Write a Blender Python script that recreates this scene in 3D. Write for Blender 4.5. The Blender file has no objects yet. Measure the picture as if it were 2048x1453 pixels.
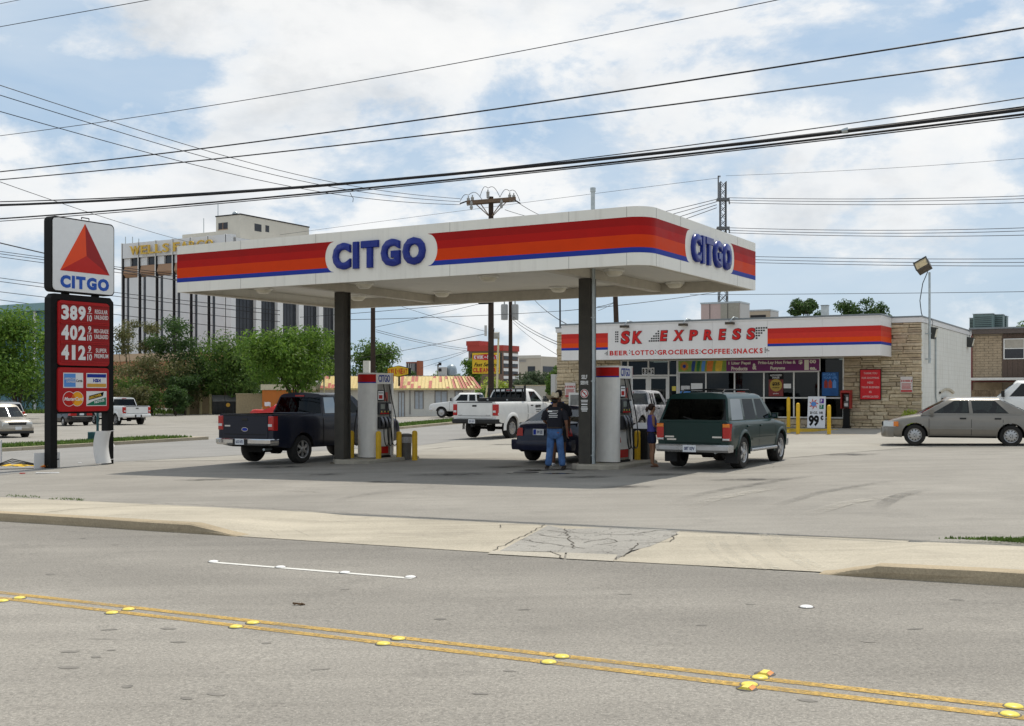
import bpy, bmesh, math, random
from mathutils import Vector, Matrix, noise
R = math.radians
sc = bpy.context.scene
col = sc.collection
rng = random.Random(7)

# ------------------------------------------------------------ camera
FOC, HZ, EYE = 2290.0, 785.0, 1.8          # focal length and horizon row in photo pixels, eye height
cd = bpy.data.cameras.new('camera'); cam = bpy.data.objects.new('camera', cd); col.objects.link(cam)
cam.location = (0, 0, EYE); cam.rotation_euler = (R(90), 0, 0)
cd.sensor_fit = 'HORIZONTAL'; cd.sensor_width = 36.0; cd.lens = 36.0 * FOC / 2048.0
cd.shift_y = (HZ - 726.5) / 2048.0
cd.clip_start = 0.1; cd.clip_end = 6000
sc.camera = cam

# ------------------------------------------------------------ sky, sun, exposure
SUN = Vector((0.165, 0.37, 0.914)).normalized()
SUN_EL = math.asin(SUN.z); SUN_AZ = math.atan2(SUN.x, SUN.y)
wd = bpy.data.worlds.new('World'); sc.world = wd; wd.use_nodes = True
wn = wd.node_tree.nodes; wl = wd.node_tree.links; wn.clear()
def wnode(t, **k):
 n = wn.new(t)
 for a, b in k.items(): setattr(n, a, b)
 return n
wo = wnode('ShaderNodeOutputWorld'); bg = wnode('ShaderNodeBackground'); wl.new(bg.outputs[0], wo.inputs[0])
bg.inputs[1].default_value = 0.10
sky = wnode('ShaderNodeTexSky', sky_type='NISHITA', sun_disc=False, sun_elevation=SUN_EL, sun_rotation=SUN_AZ)
sky.air_density = 1.0; sky.dust_density = 1.6; sky.ozone_density = 2.0; sky.altitude = 100
tc = wnode('ShaderNodeTexCoord')
def cloud_noise(off, scale, detail, rough, dist=0.0):
 mp = wnode('ShaderNodeMapping'); mp.inputs['Location'].default_value = off; mp.inputs['Scale'].default_value = scale
 wl.new(tc.outputs['Generated'], mp.inputs['Vector'])
 nz = wnode('ShaderNodeTexNoise'); nz.inputs['Scale'].default_value = 1.0; nz.inputs['Detail'].default_value = detail
 nz.inputs['Roughness'].default_value = rough; nz.inputs['Distortion'].default_value = dist
 wl.new(mp.outputs[0], nz.inputs['Vector']); return nz.outputs[0]
def wmath(op, a, b=None, clamp=False):
 n = wnode('ShaderNodeMath', operation=op); n.use_clamp = clamp
 for i, v in enumerate((a, b)):
  if v is None: continue
  if isinstance(v, (int, float)): n.inputs[i].default_value = v
  else: wl.new(v, n.inputs[i])
 return n.outputs[0]
def wramp(v, stops):
 n = wnode('ShaderNodeValToRGB'); e = n.color_ramp.elements
 while len(e) > 1: e.remove(e[0])
 for i, (p, c) in enumerate(stops):
  q = e[0] if i == 0 else e.new(p); q.position = p
  q.color = (c, c, c, 1) if isinstance(c, (int, float)) else (*c, 1)
 wl.new(v, n.inputs[0]); return n.outputs[0]
SC = (4.8, 4.8, 9.0); OFF = (1.48, 6.21, 5.71)
n1 = cloud_noise(OFF, SC, 14, 0.60, 0.15)
n2 = cloud_noise((OFF[0] + .10, OFF[1] + .06, OFF[2] + .34), SC, 10, 0.58, 0.15)     # the same clouds sampled towards the sun: thick above = grey
nbig = cloud_noise((4.31, 1.94, 7.13), (1.7, 1.7, 4.0), 3, 0.5)
dens = wmath('ADD', n1, wmath('MULTIPLY', wmath('SUBTRACT', nbig, 0.5), 0.55))
mask = wramp(dens, [(0.44, 0.0), (0.485, 0.35), (0.53, 0.85), (0.62, 1.0)])
shade = wmath('SUBTRACT', dens, wmath('MULTIPLY', wmath('SUBTRACT', n2, n1), 1.3))
veil = cloud_noise((1.0, 5.0, 2.0), (2.2, 2.2, 7.0), 6, 0.6, 0.4)
ccol = wramp(wmath('ADD', wmath('MULTIPLY', wmath('SUBTRACT', n2, 0.5), 1.7), 0.5), [(0.30, (9.9, 9.9, 9.8)), (0.55, (9.1, 9.2, 9.25)), (0.78, (6.8, 7.1, 7.4))])
mb_ = wnode('ShaderNodeMix', data_type='RGBA'); mb_.inputs[0].default_value = .72; mb_.inputs[7].default_value = (4.8, 6.5, 8.4, 1); wl.new(sky.outputs[0], mb_.inputs[6]); base_sky = mb_.outputs[2]
mx0 = wnode('ShaderNodeMix', data_type='RGBA'); mx0.inputs[7].default_value = (7.4, 8.1, 8.7, 1)
wl.new(wmath('MULTIPLY', wmath('SUBTRACT', veil, 0.40), 2.2, True), mx0.inputs[0]); wl.new(base_sky, mx0.inputs[6])
mx = wnode('ShaderNodeMix', data_type='RGBA'); wl.new(mask, mx.inputs[0]); wl.new(mx0.outputs[2], mx.inputs[6]); wl.new(ccol, mx.inputs[7])
wl.new(mx.outputs[2], bg.inputs[0])
sd = bpy.data.lights.new('sun', 'SUN'); sd.energy = 3.7; sd.angle = R(0.5); sd.color = (1.0, 0.94, 0.84)
so = bpy.data.objects.new('sun', sd); col.objects.link(so); so.rotation_euler = SUN.to_track_quat('Z', 'Y').to_euler()
so.location = (0, 0, 60)
sc.view_settings.view_transform = 'Standard'; sc.view_settings.look = 'None'
sc.view_settings.exposure = 0.0; sc.view_settings.gamma = 1.0; sc.view_settings.use_curve_mapping = False
sc.cycles.max_bounces = 6; sc.cycles.diffuse_bounces = 3; sc.cycles.glossy_bounces = 3
sc.cycles.transmission_bounces = 4; sc.cycles.transparent_max_bounces = 8

# ------------------------------------------------------------ places
RX = Vector((0.8660, -0.5, 0)); BK = Vector((0.5, 0.8660, 0))     # the lot's two directions: along the road to the right, and back
A30 = R(-30)
def gz(x, y):                                                       # the ground falls gently to the left
 return 0.017 * (max(-36.0, min(27.0, x)) - 2.0)
def G(px, py):                                                      # ground point seen at a photo pixel
 dx, dz = (px - 1024) / FOC, -(py - HZ) / FOC
 t = (EYE + 0.034) / (0.017 * dx - dz)
 return Vector((dx * t, t, EYE + dz * t))
def at(px, py, y):                                                  # the point at depth y seen at a photo pixel
 return Vector(((px - 1024) / FOC * y, y, EYE - (py - HZ) / FOC * y))
def lot(o, a, b):                                                   # origin o, a metres to the right, b metres back
 v = Vector((o[0], o[1], 0)) + RX * a + BK * b
 return v.x, v.y

# ------------------------------------------------------------ materials
MATS = {}
def newmat(name):
 m = bpy.data.materials.new(name); m.use_nodes = True
 nt = m.node_tree; b = nt.nodes['Principled BSDF']
 return m, nt, b
def nd(nt, t, **k):
 n = nt.nodes.new(t)
 for a, v in k.items(): setattr(n, a, v)
 return n
def noise_tex(nt, vec, scale, detail=4, rough=.55, dist=0):
 n = nd(nt, 'ShaderNodeTexNoise'); n.inputs['Scale'].default_value = scale; n.inputs['Detail'].default_value = detail
 n.inputs['Roughness'].default_value = rough; n.inputs['Distortion'].default_value = dist
 nt.links.new(vec, n.inputs['Vector']); return n.outputs[0]
def ramp(nt, v, stops):
 n = nd(nt, 'ShaderNodeValToRGB'); e = n.color_ramp.elements
 while len(e) > 1: e.remove(e[0])
 for i, (p, c) in enumerate(stops):
  q = e[0] if i == 0 else e.new(p); q.position = p
  q.color = (c, c, c, 1) if isinstance(c, (int, float)) else (*c, 1)
 nt.links.new(v, n.inputs[0]); return n.outputs[0]
def mixc(nt, f, a, b, mode='MIX'):
 n = nd(nt, 'ShaderNodeMix', data_type='RGBA', blend_type=mode)
 for i, v in ((0, f), (6, a), (7, b)):
  if isinstance(v, (int, float)): n.inputs[i].default_value = v
  elif isinstance(v, tuple): n.inputs[i].default_value = (*v[:3], 1)
  else: nt.links.new(v, n.inputs[i])
 return n.outputs[2]
def mapped(nt, src, scale=(1, 1, 1), rotz=0):
 mp = nd(nt, 'ShaderNodeMapping'); mp.inputs['Scale'].default_value = scale; mp.inputs['Rotation'].default_value = (0, 0, rotz)
 nt.links.new(src, mp.inputs['Vector']); return mp.outputs[0]
def bump(nt, b, h, strength, dist=.01):
 n = nd(nt, 'ShaderNodeBump'); n.inputs['Strength'].default_value = strength; n.inputs['Distance'].default_value = dist
 nt.links.new(h, n.inputs['Height']); nt.links.new(n.outputs[0], b.inputs['Normal'])
def M(name, c, rough=.6, metal=0, var=.12, scale=6, bmp=0, coat=0, rnd=0, streak=0, dirt=0, spec=.28):
 """a procedural surface: colour with noise variation, optional rain streaks, per-object variation and relief"""
 if name in MATS: return MATS[name]
 m, nt, b = newmat(name)
 t = nd(nt, 'ShaderNodeTexCoord').outputs['Object']
 nz = noise_tex(nt, t, scale, 6, .6)
 lo = tuple(max(0, x * (1 - var)) for x in c); hi = tuple(min(1, x * (1 + var)) for x in c)
 out = ramp(nt, nz, [(.3, lo), (.7, hi)])
 if streak:
  s = noise_tex(nt, mapped(nt, t, (4, 4, .25)), 1.3, 6, .65)
  out = mixc(nt, ramp(nt, s, [(.52, 0), (.85, streak)]), out, (.16, .13, .09))
 if dirt:
  s = noise_tex(nt, t, 1.3, 8, .7)
  out = mixc(nt, ramp(nt, s, [(.5, 0), (.8, dirt)]), out, (.12, .1, .075))
 if rnd:
  oi = nd(nt, 'ShaderNodeObjectInfo').outputs['Random']
  out = mixc(nt, 1.0, out, ramp(nt, oi, [(0, 1 - rnd), (1, 1 + rnd * .4)]), 'MULTIPLY')
 nt.links.new(out, b.inputs['Base Color'])
 b.inputs['Metallic'].default_value = metal; b.inputs['Coat Weight'].default_value = coat
 b.inputs['Coat Roughness'].default_value = .06; b.inputs['Specular IOR Level'].default_value = spec
 rr = ramp(nt, nz, [(.3, max(0.02, rough * .85)), (.7, min(1, rough * 1.15))]); nt.links.new(rr, b.inputs['Roughness'])
 if bmp: bump(nt, b, noise_tex(nt, t, scale * 4, 6, .6), bmp)
 MATS[name] = m; return m
def glass(name, tint, refl=(.55, .58, .60), rough=.02):
 """window glass: lets part of the light through, mirrors more at grazing angles"""
 if name in MATS: return MATS[name]
 m, nt, b = newmat(name); nt.nodes.remove(b); o = nt.nodes['Material Output']
 tr = nd(nt, 'ShaderNodeBsdfTransparent'); tr.inputs[0].default_value = (*tint, 1)
 gl = nd(nt, 'ShaderNodeBsdfGlossy'); gl.inputs['Roughness'].default_value = rough; gl.inputs['Color'].default_value = (*refl, 1)
 fr = nd(nt, 'ShaderNodeFresnel'); fr.inputs['IOR'].default_value = 1.5
 ad = nd(nt, 'ShaderNodeMath', operation='MULTIPLY_ADD'); nt.links.new(fr.outputs[0], ad.inputs[0]); ad.inputs[1].default_value = 1.1; ad.inputs[2].default_value = .02
 ad.use_clamp = True
 mx = nd(nt, 'ShaderNodeMixShader'); nt.links.new(ad.outputs[0], mx.inputs[0]); nt.links.new(tr.outputs[0], mx.inputs[1]); nt.links.new(gl.outputs[0], mx.inputs[2])
 nt.links.new(mx.outputs[0], o.inputs[0]); MATS[name] = m; return m
def paint(name, c, flake=.25, rough=.28, dust=.25, coat=.45):
 """car paint: clear coat over pigment, road dust towards the sills"""
 if name in MATS: return MATS[name]
 m, nt, b = newmat(name)
 t = nd(nt, 'ShaderNodeTexCoord').outputs['Object']
 out = ramp(nt, noise_tex(nt, t, 3, 5, .6), [(.3, tuple(x * .94 for x in c)), (.7, tuple(min(1, x * 1.05) for x in c))])
 sp = nd(nt, 'ShaderNodeSeparateXYZ'); nt.links.new(t, sp.inputs[0])
 low = ramp(nt, sp.outputs[2], [(.25, 1.0), (.85, 0.0)])
 dm = nd(nt, 'ShaderNodeMath', operation='MULTIPLY'); nt.links.new(low, dm.inputs[0])
 nt.links.new(ramp(nt, noise_tex(nt, t, 5, 7, .7), [(.35, 0), (.75, dust)]), dm.inputs[1])
 out = mixc(nt, dm.outputs[0], out, (.30, .26, .20))
 nt.links.new(out, b.inputs['Base Color']); b.inputs['Metallic'].default_value = flake; b.inputs['Roughness'].default_value = rough
 b.inputs['Coat Weight'].default_value = coat; b.inputs['Coat Roughness'].default_value = .06; b.inputs['Specular IOR Level'].default_value = .2
 MATS[name] = m; return m
def emit(name, c, s):
 if name in MATS: return MATS[name]
 m, nt, b = newmat(name); b.inputs['Base Color'].default_value = (*c, 1); b.inputs['Emission Color'].default_value = (*c, 1); b.inputs['Emission Strength'].default_value = s
 MATS[name] = m; return m

# ------------------------------------------------------------ mesh builder
class F:
 """a drawing frame on a face: a to the right, b up, n out of the face"""
 def __init__(s, o=(0, 0, 0), r=(1, 0, 0), n=(0, -1, 0), up=(0, 0, 1)):
  s.o, s.r, s.n, s.u = Vector(o), Vector(r).normalized(), Vector(n).normalized(), Vector(up).normalized()
 def p(s, a, b, n=0): return s.o + s.r * a + s.u * b + s.n * n
F0 = F()
class MB:
 def __init__(s): s.v, s.f, s.mi = [], [], []
 def add(s, vs, fs, mi=0):
  k = len(s.v); s.v += [tuple(v) for v in vs]; s.f += [tuple(i + k for i in f) for f in fs]; s.mi += [mi] * len(fs); return s
 def box(s, x0, x1, y0, y1, z0, z1, mi=0, mat=None):
  vs = [Vector((x, y, z)) for z in (z0, z1) for y in (y0, y1) for x in (x0, x1)]
  if mat is not None: vs = [mat @ v for v in vs]
  return s.add(vs, [(0, 2, 3, 1), (4, 5, 7, 6), (0, 1, 5, 4), (2, 6, 7, 3), (0, 4, 6, 2), (1, 3, 7, 5)], mi)
 def fbox(s, fr, a0, a1, b0, b1, n0, n1, mi=0):                 # a slab on a face frame
  vs = [fr.p(a, b, n) for n in (n0, n1) for b in (b0, b1) for a in (a0, a1)]
  return s.add(vs, [(0, 2, 3, 1), (4, 5, 7, 6), (0, 1, 5, 4), (2, 6, 7, 3), (0, 4, 6, 2), (1, 3, 7, 5)], mi)
 def cham(s, fr, a0, a1, b0, b1, n0, n1, c=.02, mi=0):          # a slab with a chamfered front
  vs = [fr.p(*q) for q in ((a0, b0, n0), (a1, b0, n0), (a1, b1, n0), (a0, b1, n0), (a0, b0, n1 - c), (a1, b0, n1 - c), (a1, b1, n1 - c), (a0, b1, n1 - c),
   (a0 + c, b0 + c, n1), (a1 - c, b0 + c, n1), (a1 - c, b1 - c, n1), (a0 + c, b1 - c, n1))]
  return s.add(vs, [(3, 2, 1, 0), (0, 1, 5, 4), (1, 2, 6, 5), (2, 3, 7, 6), (3, 0, 4, 7), (4, 5, 9, 8), (5, 6, 10, 9), (6, 7, 11, 10), (7, 4, 8, 11), (8, 9, 10, 11)], mi)
 def poly(s, fr, pts, n0, n1, mi=0):                             # an outline on a face, given thickness
  k = len(pts); vs = [fr.p(a, b, n0) for a, b in pts] + [fr.p(a, b, n1) for a, b in pts]
  return s.add(vs, [tuple(range(k - 1, -1, -1)), tuple(range(k, 2 * k))] + [(i, (i + 1) % k, k + (i + 1) % k, k + i) for i in range(k)], mi)
 def prism(s, pts, z0, z1, mi=0):
  k = len(pts); vs = [(x, y, z0) for x, y in pts] + [(x, y, z1) for x, y in pts]
  return s.add(vs, [tuple(range(k - 1, -1, -1)), tuple(range(k, 2 * k))] + [(i, (i + 1) % k, k + (i + 1) % k, k + i) for i in range(k)], mi)
 def quad(s, a, b, c, d, mi=0): return s.add([a, b, c, d], [(0, 1, 2, 3)], mi)
 def cyl(s, p0, p1, r0, r1=None, n=10, mi=0, cap=True):
  return s.tube([p0, p1], [r0, r0 if r1 is None else r1], n, mi, cap)
 def tube(s, pts, r, n=6, mi=0, cap=True):
  pts = [Vector(p) for p in pts]; rs = r if isinstance(r, (list, tuple)) else [r] * len(pts)
  k = len(s.v); ref = None
  for i, p in enumerate(pts):
   t = (pts[min(i + 1, len(pts) - 1)] - pts[max(i - 1, 0)]).normalized()
   if ref is None: ref = Vector((0, 0, 1)) if abs(t.z) < .9 else Vector((1, 0, 0))
   a = t.cross(ref).normalized(); b = a.cross(t).normalized(); ref = b
   for j in range(n):
    w = 2 * math.pi * j / n; s.v.append(tuple(p + (a * math.cos(w) + b * math.sin(w)) * rs[i]))
  fs = [(k + i * n + j, k + i * n + (j + 1) % n, k + (i + 1) * n + (j + 1) % n, k + (i + 1) * n + j) for i in range(len(pts) - 1) for j in range(n)]
  if cap: fs += [tuple(k + j for j in range(n - 1, -1, -1)), tuple(k + (len(pts) - 1) * n + j for j in range(n))]
  s.f += fs; s.mi += [mi] * len(fs); return s
 def lathe(s, prof, n=20, mi=0, o=(0, 0, 0), ax=(0, 0, 1)):      # (radius, height) profile turned about an axis
  ax = Vector(ax).normalized(); e = Vector((1, 0, 0)) if abs(ax.x) < .8 else Vector((0, 1, 0)); a = ax.cross(e).normalized(); b = ax.cross(a)
  o = Vector(o); k = len(s.v); m = len(prof)
  for r, h in prof:
   for j in range(n):
    w = 2 * math.pi * j / n; s.v.append(tuple(o + ax * h + (a * math.cos(w) + b * math.sin(w)) * r))
  fs = [(k + i * n + j, k + i * n + (j + 1) % n, k + (i + 1) * n + (j + 1) % n, k + (i + 1) * n + j) for i in range(m - 1) for j in range(n)]
  s.f += fs; s.mi += [mi] * len(fs); return s
 def ell(s, c, r, n=10, m=6, mi=0):
  c = Vector(c); k = len(s.v)
  for i in range(m + 1):
   ph = math.pi * i / m
   for j in range(n):
    w = 2 * math.pi * j / n; s.v.append((c.x + r[0] * math.sin(ph) * math.cos(w), c.y + r[1] * math.sin(ph) * math.sin(w), c.z - r[2] * math.cos(ph)))
  fs = [(k + i * n + j, k + i * n + (j + 1) % n, k + (i + 1) * n + (j + 1) % n, k + (i + 1) * n + j) for i in range(m) for j in range(n)]
  s.f += fs; s.mi += [mi] * len(fs); return s
 def mesh(s, name, mats, smooth=0):
  me = bpy.data.meshes.new(name); me.from_pydata(s.v, [], s.f)
  for m in (mats if isinstance(mats, (list, tuple)) else [mats]): me.materials.append(m)
  if len(me.materials) > 1: me.polygons.foreach_set('material_index', s.mi)
  bm = bmesh.new(); bm.from_mesh(me); bmesh.ops.remove_doubles(bm, verts=bm.verts, dist=1e-5); bmesh.ops.recalc_face_normals(bm, faces=bm.faces); bm.to_mesh(me); bm.free()
  if smooth:
   me.polygons.foreach_set('use_smooth', [True] * len(me.polygons)); me.set_sharp_from_angle(angle=R(smooth))
  return me
 def obj(s, name, mats, parent=None, smooth=0, label=None):
  return put(name, s.mesh(name, mats, smooth), parent, label)
def put(name, me, parent=None, label=None, loc=None, rot=None):
 o = bpy.data.objects.new(name, me); col.objects.link(o)
 if parent: o.parent = parent
 if label: o['label'] = label
 if loc is not None: o.location = loc
 if rot is not None: o.rotation_euler = rot
 return o
def tag(o, label, cat, group=None):
 o['label'] = label; o['category'] = cat
 if group: o['group'] = group
 return o
def kind(o, k): o['kind'] = k; return o
def thing(name, label, cat, loc=(0, 0, 0), rz=0, group=None):
 o = bpy.data.objects.new(name, None); col.objects.link(o); o.location = loc; o.rotation_euler = (0, 0, rz); o.empty_display_size = .3
 return tag(o, label, cat, group)
def copy_tree(o, parent=None):
 c = o.copy(); col.objects.link(c)
 if parent: c.parent = parent
 for ch in list(o.children): copy_tree(ch, c)
 return c
def again(o, loc, rz, label, group=None):
 c = copy_tree(o); c.location = loc; c.rotation_euler = (0, 0, rz); c['label'] = label
 if group: c['group'] = group
 return c

# ------------------------------------------------------------ lettering
_cur = {}
def glyphs(s, off=0.0, spacing=1.0):
 """flat outline mesh of a string in Blender's own font: verts, faces"""
 k = (s, off, spacing)
 if k in _cur: return _cur[k]
 cu = bpy.data.curves.new('t', 'FONT'); cu.body = s; cu.offset = off; cu.space_character = spacing; cu.resolution_u = 3; cu.fill_mode = 'FRONT'
 ob = bpy.data.objects.new('t', cu); col.objects.link(ob)
 dg = bpy.context.evaluated_depsgraph_get(); dg.update()
 me = bpy.data.meshes.new_from_object(ob.evaluated_get(dg))
 vs = [(v.co.x, v.co.y) for v in me.vertices]; fs = [tuple(p.vertices) for p in me.polygons]
 bpy.data.objects.remove(ob); bpy.data.curves.remove(cu); bpy.data.meshes.remove(me)
 _cur[k] = (vs, fs); return _cur[k]
def text_into(mb, fr, s, a0, a1, b0, b1, n0=0.0, n1=.004, off=.012, shear=0, mi=0, puff=0):
 """fit a string into the rectangle a0..a1, b0..b1 on a face and give it thickness"""
 vs, fs = glyphs(s, off)
 if not vs: return
 x0, x1 = min(v[0] for v in vs), max(v[0] for v in vs); y0, y1 = min(v[1] for v in vs), max(v[1] for v in vs)
 fx = lambda x, y: a0 + (x - x0) / (x1 - x0) * (a1 - a0) + shear * (y - y0) / (y1 - y0)
 fy = lambda y: b0 + (y - y0) / max(1e-6, y1 - y0) * (b1 - b0)
 bm = bmesh.new()
 bv = [bm.verts.new(fr.p(fx(x, y), fy(y), n1)) for x, y in vs]
 for f in fs:
  try: bm.faces.new([bv[i] for i in f])
  except ValueError: pass
 bmesh.ops.remove_doubles(bm, verts=bm.verts, dist=1e-5)
 bm.normal_update()
 edges = [e for e in bm.edges if len(e.link_faces) == 1]
 ret = bmesh.ops.extrude_edge_only(bm, edges=edges)
 for g in ret['geom']:
  if isinstance(g, bmesh.types.BMVert): g.co -= fr.n * (n1 - n0)
 if puff:
  # a rounded shoulder: push the front face's inset ring forward
  ff = [f for f in bm.faces if abs(f.normal.dot(fr.n)) > .9]
  r2 = bmesh.ops.inset_region(bm, faces=ff, thickness=puff, depth=0)
  for f in ff:
   for v in f.verts: v.tag = True
  for v in bm.verts:
   if v.tag: v.co += fr.n * puff * .9
 bm.verts.index_update()
 mb.add([v.co.copy() for v in bm.verts], [tuple(v.index for v in f.verts) for f in bm.faces], mi); bm.free()
def text(parent, name, fr, s, mat, a0, a1, b0, b1, n0=0.0, n1=.004, off=.012, shear=0, label=None):
 mb = MB(); text_into(mb, fr, s, a0, a1, b0, b1, n0, n1, off, shear); return mb.obj(name, mat, parent, 0, label)
def letters(parent, fr, s, mat, a0, a1, b0, b1, n0=0, n1=.05, off=.02, shear=0, gap=.1, puff=0, name='letter', smooth=0, backing=None):
 """each letter a mesh of its own, spread over a0..a1"""
 w = []
 for ch in s:
  vs, fs = glyphs(ch, off) if ch != ' ' else ([], [])
  w.append(max(v[0] for v in vs) - min(v[0] for v in vs) if vs else .3)
 tot = sum(w) + gap * (len(s) - 1); k = (a1 - a0) / tot; a = a0
 for ch, q in zip(s, w):
  if ch != ' ':
   lo = .28 * (b1 - b0) if False else 0
   mb = MB(); text_into(mb, fr, ch, a, a + q * k, b0, b1, n0, n1, off, shear, 0, puff); mb.obj(name, mat, parent, smooth)
  a += (q + gap) * k

# ============================================================ GROUND, ROADS, PAVEMENT
def asphalt(name, c, ang, patch=.22, speck=.3, crack=0.0, stain=.25, bands=False, blotch=.3):
 m, nt, b = newmat(name)
 pos = nd(nt, 'ShaderNodeNewGeometry').outputs['Position']
 base = ramp(nt, noise_tex(nt, pos, .35, 8, .62), [(.3, tuple(x * (1 - patch) for x in c)), (.7, tuple(x * (1 + patch * .7) for x in c))])
 along = mapped(nt, pos, (.10, 1.6, 1), ang)                        # wear in the direction of travel
 base = mixc(nt, ramp(nt, noise_tex(nt, along, 1.2, 6, .6), [(.42, 0), (.75, stain)]), base, tuple(x * .55 for x in c))
 base = mixc(nt, ramp(nt, noise_tex(nt, along, 2.7, 5, .6), [(.5, 0), (.8, stain * .7)]), base, tuple(min(1, x * 1.35) for x in c))
 fine = noise_tex(nt, pos, 42, 4, .85)
 base = mixc(nt, 1.0, base, ramp(nt, fine, [(.25, 1 - speck), (.5, 1.0), (.75, 1 + speck * .9)]), 'MULTIPLY')
 vo = nd(nt, 'ShaderNodeTexVoronoi'); vo.inputs['Scale'].default_value = 42; nt.links.new(pos, vo.inputs['Vector'])
 base = mixc(nt, ramp(nt, vo.outputs['Distance'], [(.10, speck * 1.1), (.22, 0)]), base, tuple(min(1, x * 1.9) for x in c))
 spots = noise_tex(nt, mapped(nt, pos, (1, 3.0, 1), ang), 3.1, 2, .5)
 base = mixc(nt, ramp(nt, spots, [(.70, 0), (.78, .55)]), base, tuple(x * .45 for x in c))
 h = fine
 if crack:
  vc = nd(nt, 'ShaderNodeTexVoronoi', feature='DISTANCE_TO_EDGE'); vc.inputs['Scale'].default_value = crack
  w = nd(nt, 'ShaderNodeVectorMath', operation='ADD'); nt.links.new(pos, w.inputs[0])
  nn = nd(nt, 'ShaderNodeTexNoise'); nn.inputs['Scale'].default_value = 2.5; nn.inputs['Detail'].default_value = 6; nt.links.new(pos, nn.inputs['Vector'])
  nt.links.new(nn.outputs['Color'], w.inputs[1]); nt.links.new(w.outputs[0], vc.inputs['Vector'])
  base = mixc(nt, ramp(nt, vc.outputs['Distance'], [(.004, .8), (.016, 0)]), base, (.05, .045, .04))
 if bands:                                                         # wheel paths and the dirty gutter run along the road
  dp = nd(nt, 'ShaderNodeVectorMath', operation='DOT_PRODUCT'); nt.links.new(pos, dp.inputs[0]); dp.inputs[1].default_value = BK
  sc_ = nd(nt, 'ShaderNodeMath', operation='MULTIPLY_ADD'); nt.links.new(dp.outputs['Value'], sc_.inputs[0]); sc_.inputs[1].default_value = 1 / 12; wob = noise_tex(nt, along, .8, 5, .6)
  wm = nd(nt, 'ShaderNodeMath', operation='MULTIPLY'); nt.links.new(wob, wm.inputs[0]); wm.inputs[1].default_value = .06; nt.links.new(wm.outputs[0], sc_.inputs[2])
  base = mixc(nt, 1.0, base, ramp(nt, sc_.outputs[0], [(.0, 1.0), (.30, 1.08), (.44, .98), (.58, 1.06), (.68, .90), (.74, .84), (.80, .96), (.87, .86), (.93, .76), (1.0, .86)]), 'MULTIPLY')
 blo = noise_tex(nt, pos, .9, 6, .7, .4); base = mixc(nt, ramp(nt, blo, [(.56, 0), (.72, blotch)]), base, tuple(x * .45 for x in c))
 nt.links.new(base, b.inputs['Base Color']); b.inputs['Roughness'].default_value = .88; b.inputs['Specular IOR Level'].default_value = .35
 bump(nt, b, h, .5, .012); MATS[name] = m; return m
m_lot = asphalt('lot asphalt', (.265, .248, .218), R(30), .18, .36, 0, .34)
m_conc_lot = asphalt('pale lot concrete', (.315, .295, .255), R(75), .16, .28, 0, .3)
m_road = asphalt('road asphalt', (.26, .242, .212), R(30), .12, .62, 0, .34, True)
m_street = asphalt('side street asphalt', (.235, .228, .215), R(-60), .12, .3, 0, .25)
m_conc = asphalt('sidewalk concrete', (.41, .368, .29), R(30), .26, .34, 0, .5, False, .4)
m_patch = asphalt('broken asphalt patch', (.30, .285, .255), R(30), .2, .35, 1.9, .2)
m_kerb = asphalt('kerb concrete', (.37, .30, .20), R(30), .35, .3, 0, .45)
m_wear = asphalt('pale tyre dust film', (.56, .52, .43), R(30), .2, .3, 0, .2); w_ = m_wear.node_tree; wmul = nd(w_, 'ShaderNodeMath', operation='MULTIPLY'); wpo = nd(w_, 'ShaderNodeNewGeometry').outputs['Position']; w_.links.new(ramp(w_, noise_tex(w_, wpo, 22, 4, .8), [(.42, 0), (.62, .75)]), wmul.inputs[0]); w_.links.new(ramp(w_, noise_tex(w_, wpo, 2.2, 4, .6), [(.35, .1), (.6, 1)]), wmul.inputs[1]); w_.links.new(wmul.outputs[0], w_.nodes['Principled BSDF'].inputs['Alpha'])
m_crack = M('dark crack and joint', (.085, .075, .06), .95, var=.3)  # dark brown tone of the cracks and pavement joints
m_grass = M('grass', (.12, .19, .035), .8, var=.45, scale=9)
m_soil = M('soil under grass', (.09, .12, .04), .95, var=.4, scale=3)
m_yline = M('worn yellow road paint', (.46, .30, .085), .85, var=.4, scale=30)
m_wline = M('white road paint', (.62, .61, .57), .7, var=.12, scale=14)

def sheet(name, pts, dz, mat, parent=None, step=None):
 bm = bmesh.new(); bm.faces.new([bm.verts.new((x, y, 0)) for x, y in pts])
 for cx in (-36.0, 27.0):
  bmesh.ops.bisect_plane(bm, geom=bm.verts[:] + bm.edges[:] + bm.faces[:], plane_co=(cx, 0, 0), plane_no=(1, 0, 0), dist=1e-4)
 bm.normal_update()
 for f in bm.faces:
  if f.normal.z < 0: f.normal_flip()
 for v in bm.verts: v.co.z = gz(v.co.x, v.co.y) + dz
 me = bpy.data.meshes.new(name); bm.to_mesh(me); bm.free(); me.materials.append(mat)
 return put(name, me, parent)
def ab(a, b): v = RX * a + BK * b; return (v.x, v.y)               # road coordinates: a along the road, b away from the camera
def toab(p): return p.x * RX.x + p.y * RX.y, p.x * BK.x + p.y * BK.y
def ribbon(mb, pts, w, dz, jit=0):
 pts = [Vector((p[0], p[1], 0)) for p in pts]
 for i in range(len(pts) - 1):
  p, q = pts[i], pts[i + 1]; d = (q - p).normalized(); n = Vector((-d.y, d.x, 0))
  w0 = w * (1 + (rng.uniform(-jit, jit) if jit else 0)) * .5; w1 = w * .5
  c = [p - n * w1, q - n * w1, q + n * w0, p + n * w1]
  mb.quad(*[Vector((v.x, v.y, gz(v.x, v.y) + dz)) for v in c])
kind(sheet('ground', [(-2500, -300), (2500, -300), (2500, 4500), (-2500, 4500)], 0, m_lot), 'structure')
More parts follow.
